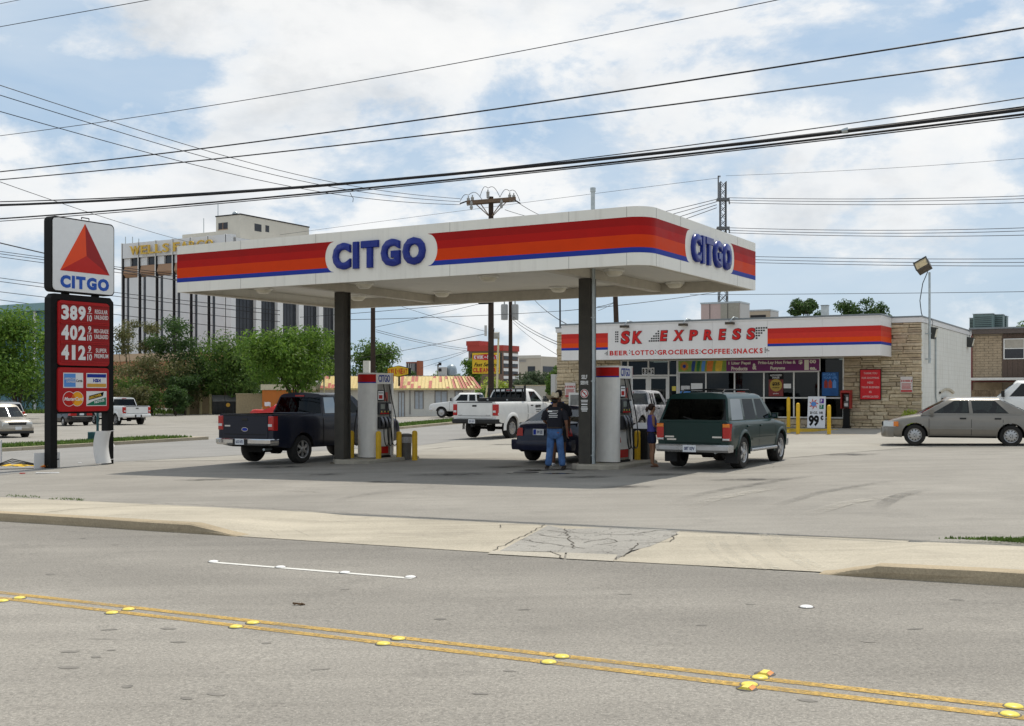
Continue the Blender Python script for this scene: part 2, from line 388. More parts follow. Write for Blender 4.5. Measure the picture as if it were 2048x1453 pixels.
kind(sheet('road', [ab(-400, 0.2), ab(400, 0.2), ab(400, 11.22), ab(-400, 11.22)], .004, m_road), 'structure')
# the side street on the left, running away from the main road
e1, e2, e3, e4 = G(-60, 958), G(220, 925), G(840, 891), G(1035, 866)
kind(sheet('side_street', [ab(-70, 11.3), ab(-20, 11.3), (e1.x, e1.y), (e2.x, e2.y), (e3.x, e3.y), (e4.x, e4.y), (14, 95), (30, 160), (-12, 160), ab(-36.2, 62), ab(-36.6, 27), ab(-37.2, 14)], .004, m_street), 'structure')
kind(sheet('forecourt', [(e2.x + .6, e2.y + .1), (-3.3, 33.0), (2.0, 30.5), (7.2, 29.8), (12, 34), (20, 30), (30, 40), (14.5, 46.2), (4.3, 52.3), (4.6, 57), (e3.x + 3, e3.y + 12), (e3.x + .3, e3.y)], .006, m_conc_lot), 'structure')
m_line = M('faded parking line', (.52, .48, .38), .85, var=.25, scale=10)

# raised pavement and kerbs along the main road
def pavement(name, a0, a1, drop0=0, drop1=0):
 """kerbed concrete pavement whose ends may slope down to a driveway"""
 mb = MB(); n = max(2, int((a1 - a0) / 1.5)); ring = []
 st = [a0 + (a1 - a0) * i / n for i in range(n + 1)]
 if drop1: st = [s for s in st if s < a1 - 1.3] + [a1 - .9, a1 - .6, a1 - .3, a1]
 if drop0: st = [a0, a0 + .12, a0 + .3, a0 + .5, a0 + .55] + [s for s in st if s > a0 + 1.3]
 prof = [(11.2, -.02), (11.2, .06), (11.215, .118), (11.25, .13), (11.42, .128), (11.425, .120), (12.2, .11), (13.8, .035), (13.82, -.03)]
 for a in st:
  k = 1.0
  if drop1: k = min(k, max(.08, (a1 - a) / .9))
  if drop0: k = min(k, max(.08, (a - a0) / .55 * rng.uniform(.85, 1)))
  for b, z in prof:
   x, y = ab(a, b + .012 * math.sin(a * 3.1) * (z > .05)); mb.v.append((x, y, gz(x, y) + (z * k if z > 0 else z) + (.006 * math.sin(a * 7.3) if .05 < z < .125 else 0)))
 m = len(prof)
 for i in range(len(st) - 1):
  for j in range(m - 1):
   mb.f.append((i * m + j, (i + 1) * m + j, (i + 1) * m + j + 1, i * m + j + 1)); mb.mi.append(1 if j < 4 else 0)
 for e in (0, len(st) - 1): mb.f.append(tuple(e * m + j for j in range(m))); mb.mi.append(1)
 o = mb.obj(name, [m_conc, m_kerb], None, 0); return kind(o, 'structure')
kind_l = pavement('pavement', -60, -10.6, drop1=1)
pavement('pavement', -3.0, 60, drop0=1)
# joints across the pavement and along the back of the kerb
mb = MB()
for a in [x for x in (-14.9, -18.9, -22.9, -.86, 2.6, 5.9)]: ribbon(mb, [ab(a, 11.45), ab(a, 12.1), ab(a, 13.78)], .018, .045)
for v in mb.v: pass
mb.v = [(x, y, gz(x, y) + (.1235 if toab(Vector((x, y, 0)))[1] < 12.15 else .040)) for x, y, z in mb.v]
kind(mb.obj('pavement_joint', m_crack), 'structure')
# driveway apron: slabs with joints, cracks and an asphalt patch
apron = kind(sheet('driveway_apron', [ab(-10.75, 11.2), ab(-6.55, 11.2), ab(-5.6, 13.8), ab(-11.2, 13.8)], .010, m_conc), 'structure')
def gpoly(pts): return [tuple(G(x, y)[:2]) for x, y in pts]
m_dusty = asphalt('driveway concrete', (.42, .385, .318), R(30), .2, .4, 0, .35, False, .25)
sheet('slab', gpoly([(995, 1103), (1090, 1052), (1160, 1054), (1130, 1108)]), .007, m_dusty, apron)
sheet('slab', gpoly([(1222, 1124), (1280, 1100), (1360, 1064), (1480, 1070), (1820, 1082), (1745, 1152), (1640, 1146)]), .010, m_conc, apron)
sheet('slab', gpoly([(985, 1104), (1130, 1108), (1128, 1119), (975, 1110)]), .013, m_dusty, apron)
sheet('slab', gpoly([(1134, 1108), (1235, 1112), (1226, 1125), (1132, 1120)]), .013, m_dusty, apron)
sheet('asphalt_patch', gpoly([(1000, 1104), (1096, 1053), (1130, 1060), (1210, 1058), (1330, 1061), (1358, 1070), (1300, 1095), (1262, 1104), (1236, 1120), (1160, 1110), (1100, 1106)]), .012, m_patch, apron)
def cracks(paths, w, dz, name='crack', parent=None):
 mb = MB()
 for p in paths:
  q = [G(*p[0])]
  for i in range(len(p) - 1):
   a, b = G(*p[i]), G(*p[i + 1]); n = max(2, int((b - a).length / .12))
   for k in range(1, n + 1):
    c = a.lerp(b, k / n)
    if k < n: c += Vector((rng.uniform(-.035, .035), rng.uniform(-.035, .035), 0))
    q.append(c)
  ribbon(mb, [(c.x, c.y) for c in q], w, dz, .7)
 return mb.obj(name, m_crack, parent)
cracks([[(985, 1104), (1090, 1052)], [(1090, 1052), (1060, 1050), (1000, 1052), (1000, 1058)], [(1096, 1064), (1190, 1070), (1260, 1072), (1330, 1062)], [(1100, 1105), (1128, 1121)],
  [(1168, 1088), (1215, 1080), (1235, 1086), (1200, 1092)], [(1258, 1102), (1275, 1089), (1340, 1086), (1352, 1070)], [(1232, 1122), (1265, 1101)], [(1040, 1082), (1100, 1090), (1170, 1100)],
  [(1360, 1066), (1480, 1070), (1700, 1079), (1815, 1083)], [(1130, 1060), (1150, 1100)], [(1080, 1072), (1100, 1076), (1180, 1082)]], .013, .017, 'crack', apron)
cracks([[(1100, 968), (1180, 972)], [(560, 985), (600, 983), (640, 986)], [(1470, 945), (1560, 933), (1640, 925)], [(0, 1000), (300, 1006), (620, 1022), (1000, 1045)], [(1360, 1063), (1700, 1077), (1860, 1082)], [(1700, 900), (1830, 905), (2040, 912)]], .012, .0085)
kind(bpy.data.objects['crack.001'], 'structure')
mb = MB()
for pts in ([(1415, 1074), (1425, 1100), (1450, 1122), (1490, 1140)], [(1440, 1074), (1452, 1098), (1480, 1120), (1525, 1142)], [(1475, 1072), (1490, 1095), (1515, 1115), (1555, 1142)],
   [(1525, 1070), (1540, 1090), (1570, 1112), (1625, 1142)], [(1545, 1071), (1560, 1090), (1592, 1112), (1645, 1140)]):
 q = [G(*p) for p in pts]; ribbon(mb, [(c.x, c.y) for c in q], .10, .014 + len(mb.v) * 1e-5)
for pts in ([(520, 1030), (530, 1055), (560, 1075)], [(560, 1035), (575, 1055), (620, 1075)], [(650, 1040), (700, 1050), (760, 1048)]):
 q = [G(*p) for p in pts]; ribbon(mb, [(c.x, c.y) for c in q], .03, .014, .3)
mb.obj('tyre_mark', m_wear, apron)

def soft(name, c, amt, scale=3.0):
 m, nt, b = newmat(name); t = nd(nt, 'ShaderNodeTexCoord'); pos = nd(nt, 'ShaderNodeNewGeometry').outputs['Position']; v = nd(nt, 'ShaderNodeVectorMath', operation='DISTANCE'); nt.links.new(t.outputs['Generated'], v.inputs[0]); v.inputs[1].default_value = (.5, .5, .5)
 f = nd(nt, 'ShaderNodeMath', operation='MULTIPLY'); nt.links.new(ramp(nt, v.outputs['Value'], [(.1, 1), (.5, 0)]), f.inputs[0]); nt.links.new(ramp(nt, noise_tex(nt, pos, scale, 6, .7), [(.35, 0), (.7, amt)]), f.inputs[1])
 b.inputs['Base Color'].default_value = (*c, 1); b.inputs['Roughness'].default_value = .8; nt.links.new(f.outputs[0], b.inputs['Alpha']); return m
m_oil = soft('oil stain', (.03, .028, .025), .9); m_skid = soft('tyre dust', (.10, .095, .085), .75, 6); m_dust = soft('pale dust', (.46, .43, .37), .8, 4)
for i, (px, py, w, d) in enumerate(((560, 935, 2.6, 1.3), (640, 950, 1.6, .8), (900, 950, 3.0, 1.2), (1010, 935, 1.6, .9), (1330, 950, 2.2, 1.0), (1500, 960, 2.4, .8), (1010, 890, 2.0, 1.4), (1700, 910, 2.2, 1.2), (1250, 975, 1.5, .7), (760, 965, 1.8, .6), (1180, 955, 1.8, .8), (420, 960, 2.0, .8))):
 p = G(px, py); sheet('oil_stain', [(p.x + w / 2 * math.cos(k * .45) * (1 + .2 * math.sin(k * 2.3 + i)), p.y + d / 2 * math.sin(k * .45) * (1 + .2 * math.sin(k * 1.7 + i))) for k in range(14)], .0092 + .0003 * i, m_oil, apron)
for i, (pts, w, m_) in enumerate((([(1330, 1062), (1345, 1030), (1420, 1000), (1560, 975), (1700, 962)], .3, m_dust), ([(1560, 1068), (1600, 1035), (1700, 1005), (1850, 985), (2000, 975)], .28, m_dust), ([(1250, 1050), (1300, 1015), (1420, 985), (1600, 955), (1800, 935)], .25, m_skid), ([(600, 1030), (640, 1005), (760, 985), (900, 978)], .25, m_skid), ([(1800, 1060), (1750, 1020), (1800, 990), (1950, 965)], .25, m_skid), ([(300, 1000), (420, 985), (560, 980), (700, 990)], .22, m_dust), ([(1480, 1060), (1530, 1020), (1640, 985), (1800, 960), (1990, 950)], .2, m_skid), ([(800, 905), (900, 895), (1000, 890)], .3, m_skid))):
 mb = MB(); q = [G(*p) for p in pts]; dn = []
 for k in range(len(q) - 1): dn += [q[k].lerp(q[k + 1], u / 6) for u in range(6)]
 for s_ in range(2): dn = [dn[0]] + [(dn[k - 1] + dn[k] * 2 + dn[k + 1]) / 4 for k in range(1, len(dn) - 1)] + [dn[-1]]
 ribbon(mb, [(c.x, c.y) for c in dn], w, .0132 + .0003 * i); mb.obj('tyre_track', m_, apron)
# ---- painted lines
ctr = kind(thing('centre_line', '', ''), 'structure'); del ctr['label']; del ctr['category']
sheet('yellow_stripe', [ab(-120, 6.975), ab(60, 6.975), ab(60, 7.07), ab(-120, 7.07)], .008, m_yline, ctr)
sheet('yellow_stripe', [ab(-120, 6.775), ab(60, 6.775), ab(60, 6.87), ab(-120, 6.87)], .008, m_yline, ctr)
d0, d1 = toab(G(424, 1126)), toab(G(832, 1157))
kind(sheet('lane_dash', [ab(d0[0], d0[1] - .035), ab(d1[0], d0[1] - .035), ab(d1[0], d0[1] + .035), ab(d0[0], d0[1] + .035)], .008, m_wline), 'structure')
kind(sheet('lane_dash', [ab(d0[0] - 12, d0[1] - .035), ab(d0[0] - 9, d0[1] - .035), ab(d0[0] - 9, d0[1] + .035), ab(d0[0] - 12, d0[1] + .035)], .008, m_wline), 'structure')

nt_ = m_yline.node_tree; b_ = nt_.nodes['Principled BSDF']; po_ = nd(nt_, 'ShaderNodeNewGeometry').outputs['Position']
ml_ = nd(nt_, 'ShaderNodeMath', operation='MULTIPLY'); nt_.links.new(ramp(nt_, noise_tex(nt_, po_, 38, 5, .8), [(.36, .25), (.52, 1)]), ml_.inputs[0]); nt_.links.new(ramp(nt_, noise_tex(nt_, po_, 1.6, 5, .7), [(.30, .45), (.55, 1)]), ml_.inputs[1]); nt_.links.new(ml_.outputs[0], b_.inputs['Alpha'])
mb = MB()
for px, py in ((229, 1091), (166, 1078), (142, 1305), (193, 1316), (137, 1337), (222, 1302), (432, 1391), (371, 1399), (337, 1259), (220, 1261), (356, 1286), (532, 1288), (256, 1375), (1049, 1221), (1404, 1252), (1737, 1285), (1020, 1344), (1614, 1403), (1911, 1201), (1250, 1190), (880, 1240), (690, 1180), (1500, 1210), (100, 1150), (1830, 1260), (960, 1390), (640, 1340)):
 p = G(px, py); w, d, a0 = rng.uniform(.035, .075), rng.uniform(.02, .045), rng.uniform(-.6, .2); c_, s_ = math.cos(a0), math.sin(a0); k = 9
 vs = [(p.x + w * rng.uniform(.7, 1.2) * math.cos(i * .698) * c_ - d * math.sin(i * .698) * s_, p.y + w * math.cos(i * .698) * s_ + d * rng.uniform(.7, 1.2) * math.sin(i * .698) * c_) for i in range(k)]; mb.add([(x, y, gz(x, y) + .0065) for x, y in vs], [tuple(range(k))])
o = kind(mb.obj('tar_spots', M('dark tar spot', (.19, .177, .157), .9, var=.3)), 'stuff'); o['label'] = 'small dark tar spots scattered over the road lanes'
# ---- raised road markers, each a thing
m_ybut = M('glazed yellow ceramic', (.74, .60, .10), .35, var=.15, scale=40)
m_wbut = M('glazed white ceramic', (.82, .81, .78), .25, var=.06, coat=.4)
m_amber = M('amber reflector', (.75, .27, .03), .2, coat=.6)
m_tar = M('marker adhesive', (.12, .11, .10), .95, var=.3)
but = MB().lathe([(.053, 0), (.051, .005), (.044, .010), (.03, .014), (.012, .016), (.0005, .0165)], 18).mesh('road_button', m_ybut, 50)
butw = but.copy(); butw.materials.clear(); butw.materials.append(m_wbut)
tarm = MB().lathe([(.064, 0), (.062, .004), (.0005, .004)], 14).mesh('adhesive_pad', m_tar)
def button(px, py, me, name, label, grp, s=1.0):
 p = G(px, py); t = thing(name, label, 'road marker', (p.x, p.y, gz(p.x, p.y) + .005), rng.uniform(0, 3), grp)
 put('dome', me, t, None, (0, 0, .002)); put('adhesive_pad', tarm, t); t.scale = (s, s, s)
pairs = [((39, 1198), (5, 1204)), ((257, 1221), (224, 1228)), ((506, 1248), (472, 1256)), ((797, 1280), (767, 1290)), ((1124, 1316), (1098, 1327)), ((1520, 1358), (1499, 1372)), ((2028, 1416), (2020, 1432))]
ordn = ['first', 'second', 'third', 'fourth', 'fifth', 'sixth', 'seventh']
for i, (a, b) in enumerate(pairs):
 for q, w in ((a, 'far'), (b, 'near')):
  button(*q, but, 'road_button', f'round yellow road button on the {w} yellow stripe, {ordn[i]} pair counting from the left', 'round yellow buttons on the centre line')
dash_px = [(427, 1125), (561, 1136), (690, 1147), (821, 1156)]
for q, w in zip(dash_px, ['at the left end of the white dash', 'second from the left on the white dash', 'third from the left on the white dash', 'at the right end of the white dash']):
 button(*q, butw, 'road_button', f'round white road button {w}', 'round white lane buttons', 1.05)
button(1613, 1216, butw, 'road_button', 'round white road button alone in the lane right of the white dash', 'round white lane buttons', 1.05)
for (px, py), w in (((1530, 1350), 'beyond the sixth button pair, on the far stripe'), ((1494, 1379), 'in front of the sixth button pair, on the near stripe')):
 p = G(px, py); t = thing('road_reflector', f'square amber and yellow reflector {w}', 'road marker', (p.x, p.y, gz(p.x, p.y) + .005), A30, 'square reflectors on the centre line')
 MB().add([(-.05, -.05, 0), (.05, -.05, 0), (.05, .05, 0), (-.05, .05, 0), (-.022, -.045, .018), (.022, -.045, .018), (.022, .045, .018), (-.022, .045, .018)],
   [(4, 5, 6, 7), (0, 1, 5, 4), (2, 3, 7, 6)]).obj('body', m_ybut, t)
 MB().quad((.0502, -.045, .001), (.0502, .045, .001), (.0242, .042, .0178), (.0242, -.042, .0178)).quad((-.0502, -.045, .001), (-.0502, .045, .001), (-.0242, .042, .0178), (-.0242, -.042, .0178)).obj('lens', m_amber, t)
 put('adhesive_pad', tarm, t).scale = (1.08, 1.08, 1)

# ---- grass
def blades(mb, pts, n, h, wdt):
 """tufts of grass scattered over a polygon"""
 xs = [p[0] for p in pts]; ys = [p[1] for p in pts]; k = 0; tries = 0
 def inside(x, y):
  c = False
  for i in range(len(pts)):
   (x1, y1), (x2, y2) = pts[i], pts[i - 1]
   if (y1 > y) != (y2 > y) and x < (x2 - x1) * (y - y1) / (y2 - y1) + x1: c = not c
  return c
 while k < n and tries < n * 60:
  tries += 1; x, y = rng.uniform(min(xs), max(xs)), rng.uniform(min(ys), max(ys))
  if not inside(x, y): continue
  k += 1; w = rng.uniform(0, 6.28); hh = h * rng.uniform(.5, 1.3); z = gz(x, y) + blades.z
  dx, dy = math.cos(w) * wdt, math.sin(w) * wdt; lx, ly = rng.uniform(-.5, .5) * hh, rng.uniform(-.5, .5) * hh
  mb.add([(x - dx, y - dy, z), (x + dx, y + dy, z), (x + lx, y + ly, z + hh)], [(0, 1, 2)])
def median(name, kerb, gin, n):
 blades.z = .13
 bed = MB(); k = len(kerb)
 # kerb: outline raised 0.13 with a concrete rim, soil inside
 m = MB(); c = [sum(p[0] for p in kerb) / k, sum(p[1] for p in kerb) / k]
 inn = gin
 for i in range(k):
  p, q, r_, s_ = kerb[i], kerb[(i + 1) % k], inn[(i + 1) % k], inn[i]
  Z = lambda v, z: (v[0], v[1], gz(*v) + z)
  m.quad(Z(p, -.02), Z(q, -.02), Z(q, .13), Z(p, .13)); m.quad(Z(p, .13), Z(q, .13), Z(r_, .13), Z(s_, .13))
 t = kind(m.obj(name, m_conc_k), 'structure')
 sheet('soil', inn, .125, m_soil, t)
 g = MB(); blades(g, inn, n, .11, .03); kind(g.obj('grass', m_grass), 'stuff')['label'] = 'short green grass on the kerbed strip beside the side street'
m_conc_k = asphalt('old kerb concrete', (.40, .345, .255), R(-60), .3, .25, 0, .4)
def strip(b0, b1, a0, a1, rim=.32):
 kr = [ab(a0[0], b0), ab(a0[1], b1), ab(a1[1], b1), ab(a1[0], b0)]
 gi = [ab(a0[0] - rim, b0 + rim * 2), ab(a0[1] - rim, b1 - rim * 2), ab(a1[1] + rim, b1 - rim * 2), ab(a1[0] + rim, b0 + rim * 2)]
 return kr, gi
median('median', *strip(16, 36.5, (-36.9, -36.3), (-40.2, -39.0)), 9000)
median('median', *strip(45, 64.5, (-34.0, -38.6), (-36.6, -41.4)), 6000)
g = MB(); blades.z = .03; gp = gpoly([(1870, 1083), (1960, 1086), (2060, 1093), (2200, 1104), (2200, 1095), (2050, 1083)])
blades(g, [(x, y) for x, y in gp], 1500, .035, .012)
gp2 = gpoly([(10, 994), (80, 996), (80, 1000), (10, 998)]); blades(g, gp2, 60, .03, .012); gp2 = gpoly([(95, 999), (170, 1002), (170, 1006), (95, 1003)]); blades(g, gp2, 80, .03, .012)
kind(g.obj('grass', m_grass), 'stuff')['label'] = 'thin fringe of grass along the back of the pavement'
g = MB(); blades.z = .0
blades(g, [(-60, 133), (-30, 128), (-28, 131), (-60, 138)], 2500, .5, .12); blades(g, [(-14, 96.4), (-2, 97), (-2, 97.8), (-14, 97.2)], 1500, .2, .06)
kind(g.obj('grass', m_grass), 'stuff')['label'] = 'weedy grass along the far edge of the lots'

# raised concrete walk in front of the shop with a yellow kerb, and the ramp at its right
S0 = (16.66, 46.58)
m_walk = asphalt('walk concrete', (.33, .31, .27), R(30), .2, .2, 0, .3)
m_ykerb = M('worn yellow kerb paint', (.60, .40, .05), .7, var=.25, scale=4, dirt=.6)
walk = MB()
def wpt(a, b, z): x, y = lot(S0, a, b); return (x, y, z)
WZ = .30
def wbox(mb, a0, a1, b0, b1, z0, z1, mi=0):
 vs = [wpt(a, b, z) for z in (z0, z1) for b in (b0, b1) for a in (a0, a1)]
 mb.add(vs, [(0, 2, 3, 1), (4, 5, 7, 6), (0, 1, 5, 4), (2, 6, 7, 3), (0, 4, 6, 2), (1, 3, 7, 5)], mi)
wbox(walk, -17.2, -.9, -1.75, .05, -.3, WZ); kind(walk.obj('walkway', m_walk), 'structure')
mb = MB(); wbox(mb, -17.2, -2.9, -1.95, -1.752, -.3, WZ + .004); kind(mb.obj('walkway_kerb', m_ykerb), 'structure')
mb = MB()
vs = [wpt(-2.9, -1.752, WZ + .002), wpt(-.9, -1.752, WZ + .002), wpt(-.3, -4.1, .21), wpt(-4.0, -4.1, .17)]
mb.add(vs + [(v[0], v[1], -.1) for v in vs], [(0, 1, 2, 3), (3, 2, 6, 7), (0, 3, 7, 4), (1, 2, 6, 5)]); kind(mb.obj('kerb_ramp', m_conc_lot), 'structure')
mb = MB()
for a0, b0, a1, b1 in ((-3.9, -4.2, -1.6, -2.0), (-5.5, -5.0, -1.5, -4.5), (-9.2, -2.2, -9.2, -6.4), (-6.6, -2.2, -6.2, -5.6), (-11.8, -2.2, -11.8, -6.4)):
 p, q = lot(S0, a0, b0), lot(S0, a1, b1); ribbon(mb, [p, q], .1, .011)
mb.v = [(x, y, z + .0) for x, y, z in mb.v]
kind(mb.obj('parking_line', m_yline), 'structure')
mb = MB()
for i in range(7):
 p, q = (-44 + i * 5.2, 98 - i * 1.2), (-41.5 + i * 5.2, 94.5 - i * 1.2); ribbon(mb, [p, q], .12, .008)
kind(mb.obj('parking_line', m_line), 'structure')

# ============================================================ PUMP CANOPY
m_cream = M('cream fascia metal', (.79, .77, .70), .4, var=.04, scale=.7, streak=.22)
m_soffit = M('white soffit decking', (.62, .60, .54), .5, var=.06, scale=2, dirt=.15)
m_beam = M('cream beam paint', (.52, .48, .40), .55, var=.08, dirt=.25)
m_dred = M('dark red vinyl', (.33, .011, .010), .5, spec=.1, var=.06, scale=2)
m_red = M('red vinyl', (.43, .013, .010), .5, spec=.1, var=.06, scale=2)
m_orange = M('orange vinyl', (.62, .048, .006), .5, spec=.1, var=.05, scale=2)
m_blue = M('blue vinyl', (.022, .045, .30), .5, spec=.1, var=.08, scale=2)
m_bluelet = M('blue moulded letter', (.006, .02, .21), .3, var=.06, coat=.15)
m_column = M('dark brown column paint', (.055, .051, .043), .7, var=.25, scale=2, dirt=.25)
m_galv = M('galvanised pipe', (.42, .46, .47), .4, .6, var=.15)
m_lens = M('lamp lens', (.74, .70, .58), .3, var=.06)
m_white = M('white sign face', (.78, .78, .77), .4, var=.03)
m_black = M('black paint', (.012, .012, .012), .6, var=.2, spec=.12)
m_dark = M('dark interior', (.02, .02, .021), .8, var=.2)
m_joint = M('grey joint', (.30, .29, .26), .8)
C0 = (2.79, 23.56); CZ0, CZ1 = 4.44, 5.66; CL, CD, CR = 13.45, 7.03, .47
can = thing('pump_canopy', 'long cream petrol station canopy with red, orange and blue stripes over the two pumps', 'canopy', (*C0, 0), A30)
def outline(off, n=10):
 """front edge and right edge of the canopy joined by its rounded corner, offset outwards; returns points with running length"""
 pts = [(-CL, -off)]
 for i in range(n + 1):
  w = -math.pi / 2 + math.pi / 2 * i / n; pts.append((-CR + (CR + off) * math.cos(w), CR + (CR + off) * math.sin(w)))
 pts.append((off, CD)); return pts
def panel(parent, name, pts, z0, z1, t, mat, smooth=0):
 """a vertical sheet following a plan line, with thickness inwards"""
 mb = MB(); k = len(pts)
 for i, (x, y) in enumerate(pts):
  a = Vector(pts[max(i - 1, 0)]); b = Vector(pts[min(i + 1, k - 1)]); d = (b - a).normalized(); nx, ny = -d.y, d.x
  for z in (z0, z1): mb.v += [(x, y, z), (x + nx * t, y + ny * t, z)]
 for i in range(k - 1):
  o = i * 4; q = o + 4
  mb.f += [(o, q, q + 2, o + 2), (o + 1, o + 3, q + 3, q + 1), (o, o + 1, q + 1, q), (o + 2, q + 2, q + 3, o + 3)]
 mb.f += [(0, 2, 3, 1), (4 * k - 4, 4 * k - 3, 4 * k - 1, 4 * k - 2)]; mb.mi = [0] * len(mb.f)
 return mb.obj(name, mat, parent, smooth)
def front(x0, x1, off): return [(x0, -off), (x1, -off)]
def side(y0, y1, off): return [(off, y0), (off, y1)]
cor = lambda off, n=12: [(-CR + (CR + off) * math.cos(w), CR + (CR + off) * math.sin(w)) for w in [-math.pi / 2 + math.pi / 2 * i / n for i in range(n + 1)]]
g = .004
for x0, x1 in ((-CL, -11.2), (-11.2, -8.75), (-8.75, -4.85), (-4.85, -1.82), (-1.82, -CR)):
 panel(can, 'fascia_panel', front(x0 + g, x1 - g, 0), CZ0, CZ1, .05, m_cream)
panel(can, 'fascia_panel', cor(0), CZ0, CZ1, .05, m_cream, 40)
for y0, y1 in ((CR, 1.82), (1.82, 5.62), (5.62, CD)):
 panel(can, 'fascia_panel', side(y0 + g, y1 - g, 0), CZ0, CZ1, .05, m_cream)
panel(can, 'fascia_panel', [(-CL + .004, CD), (-CL + .004, 0.06)], CZ0, CZ1, .05, m_cream)
panel(can, 'fascia_panel', [(-.06, CD), (-CL + .06, CD)], CZ0, CZ1, .05, m_cream)
for x in (-11.2, -8.75, -4.85, -1.82, -CR): MB().box(x - .004, x + .004, -.0025, .03, CZ0, CZ1).obj('panel_joint', m_joint, can)
for y in (CR, 1.82, 5.62): MB().box(-.03, .0025, y - .004, y + .004, CZ0, CZ1).obj('panel_joint', m_joint, can)
# stripes: vinyl a few millimetres thick, with a bay scooped out round the name
bands = [('dark_red_stripe', 5.26, 5.44, m_dred), ('red_stripe', 5.075, 5.26, m_red), ('orange_stripe', 4.81, 5.075, m_orange), ('blue_stripe', 4.70, 4.81, m_blue)]
BM, BH = 5.07, .37
def scoop(z, r=.375, d=.27):                                         # how far the white bay cuts into the stripe at height z
 q = (z - BM) / BH; return d * (math.sqrt(max(0, 1 - min(1, q * q)))) 
def stripe(name, plan, z0, z1, mat, cut0=0, cut1=0, off=.003):
 """plan: function s -> (x, y); runs from s0 to s1, ends bent round the bay when cut0 or cut1"""
 f, s0, s1, extra = plan; n = 6; mb = MB()
 zs = [z0 + (z1 - z0) * i / n for i in range(n + 1)]
 for z in zs:
  a = s0 + (scoop(0) if 0 else 0) + (.27 - scoop(z) if 0 else 0)
  a = s0 - (-(.0)) ; b = s1
  if cut0: a = s0 - (.27 - scoop(z)) + .0
  if cut1: b = s1 + (.27 - scoop(z))
  ss = [a] + [s for s in extra if a + .02 < s < b - .02] + [b]
  row = [f(s) for s in ss]; mb.v += [(x, y, z) for x, y in row]
 m = len(ss)
 for i in range(n):
  for j in range(m - 1): mb.f.append((i * m + j, i * m + j + 1, (i + 1) * m + j + 1, (i + 1) * m + j)); mb.mi.append(0)
 return mb.obj(name, mat, can, 40)
ARC = CR * math.pi / 2
def path(s, off=.003):
 """running length along front then round the corner then along the right side; s = 0 where the front straight ends"""
 if s <= 0: return (-CR + s, -off)
 if s < ARC:
  w = -math.pi / 2 + s / CR; return (-CR + (CR + off) * math.cos(w), CR + (CR + off) * math.sin(w))
 return (off, CR + s - ARC)
S_ = lambda x: x + CR                                               # front x -> s
Sy = lambda y: ARC + y - CR                                         # side y -> s
extra = [ARC * i / 12 for i in range(13)]
for nm, z0, z1, mt in bands:
 stripe(nm, (path, S_(-CL), S_(-8.45), []), z0, z1, mt, cut1=1)
 stripe(nm, (path, S_(-5.19), Sy(2.09), extra), z0, z1, mt, cut0=1, cut1=1)
 stripe(nm, (path, Sy(5.36), Sy(CD - .005), []), z0, z1, mt, cut0=1)
fr_front = F((0, 0, 0), (1, 0, 0), (0, -1, 0)); fr_side = F((0, 0, 0), (0, 1, 0), (1, 0, 0))
letters(can, fr_front, 'CITGO', m_bluelet, -8.19, -5.50, 4.74, 5.385, .0, .065, .06, gap=.11, puff=.014, smooth=50)
letters(can, fr_side, 'CITGO', m_bluelet, 2.42, 5.02, 4.74, 5.385, .0, .065, .06, gap=.11, puff=.014, smooth=50)
# soffit planks, lip, beams, roof deck
ZS = 4.72
npl = 22; w_ = (CD - .12) / npl
for i in range(npl):
 y0 = .06 + i * w_
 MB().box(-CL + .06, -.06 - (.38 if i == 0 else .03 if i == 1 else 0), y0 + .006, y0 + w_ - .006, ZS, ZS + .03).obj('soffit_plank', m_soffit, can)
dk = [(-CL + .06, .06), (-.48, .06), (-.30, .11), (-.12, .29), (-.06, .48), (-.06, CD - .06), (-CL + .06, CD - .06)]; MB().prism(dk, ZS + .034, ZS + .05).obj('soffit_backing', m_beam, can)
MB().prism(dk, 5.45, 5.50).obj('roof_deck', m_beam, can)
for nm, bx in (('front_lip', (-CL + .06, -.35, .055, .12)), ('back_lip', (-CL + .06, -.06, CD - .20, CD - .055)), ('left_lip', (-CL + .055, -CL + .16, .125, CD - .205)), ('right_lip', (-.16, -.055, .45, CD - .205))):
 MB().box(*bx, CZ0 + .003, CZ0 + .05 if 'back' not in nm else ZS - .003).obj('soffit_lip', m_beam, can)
COLX = (-2.67, -10.0); CY = 2.62
for x in COLX:
 MB().box(x - .13, x + .13, .125, CD - .205, CZ0 + .055, ZS - .003).obj('beam', m_beam, can)
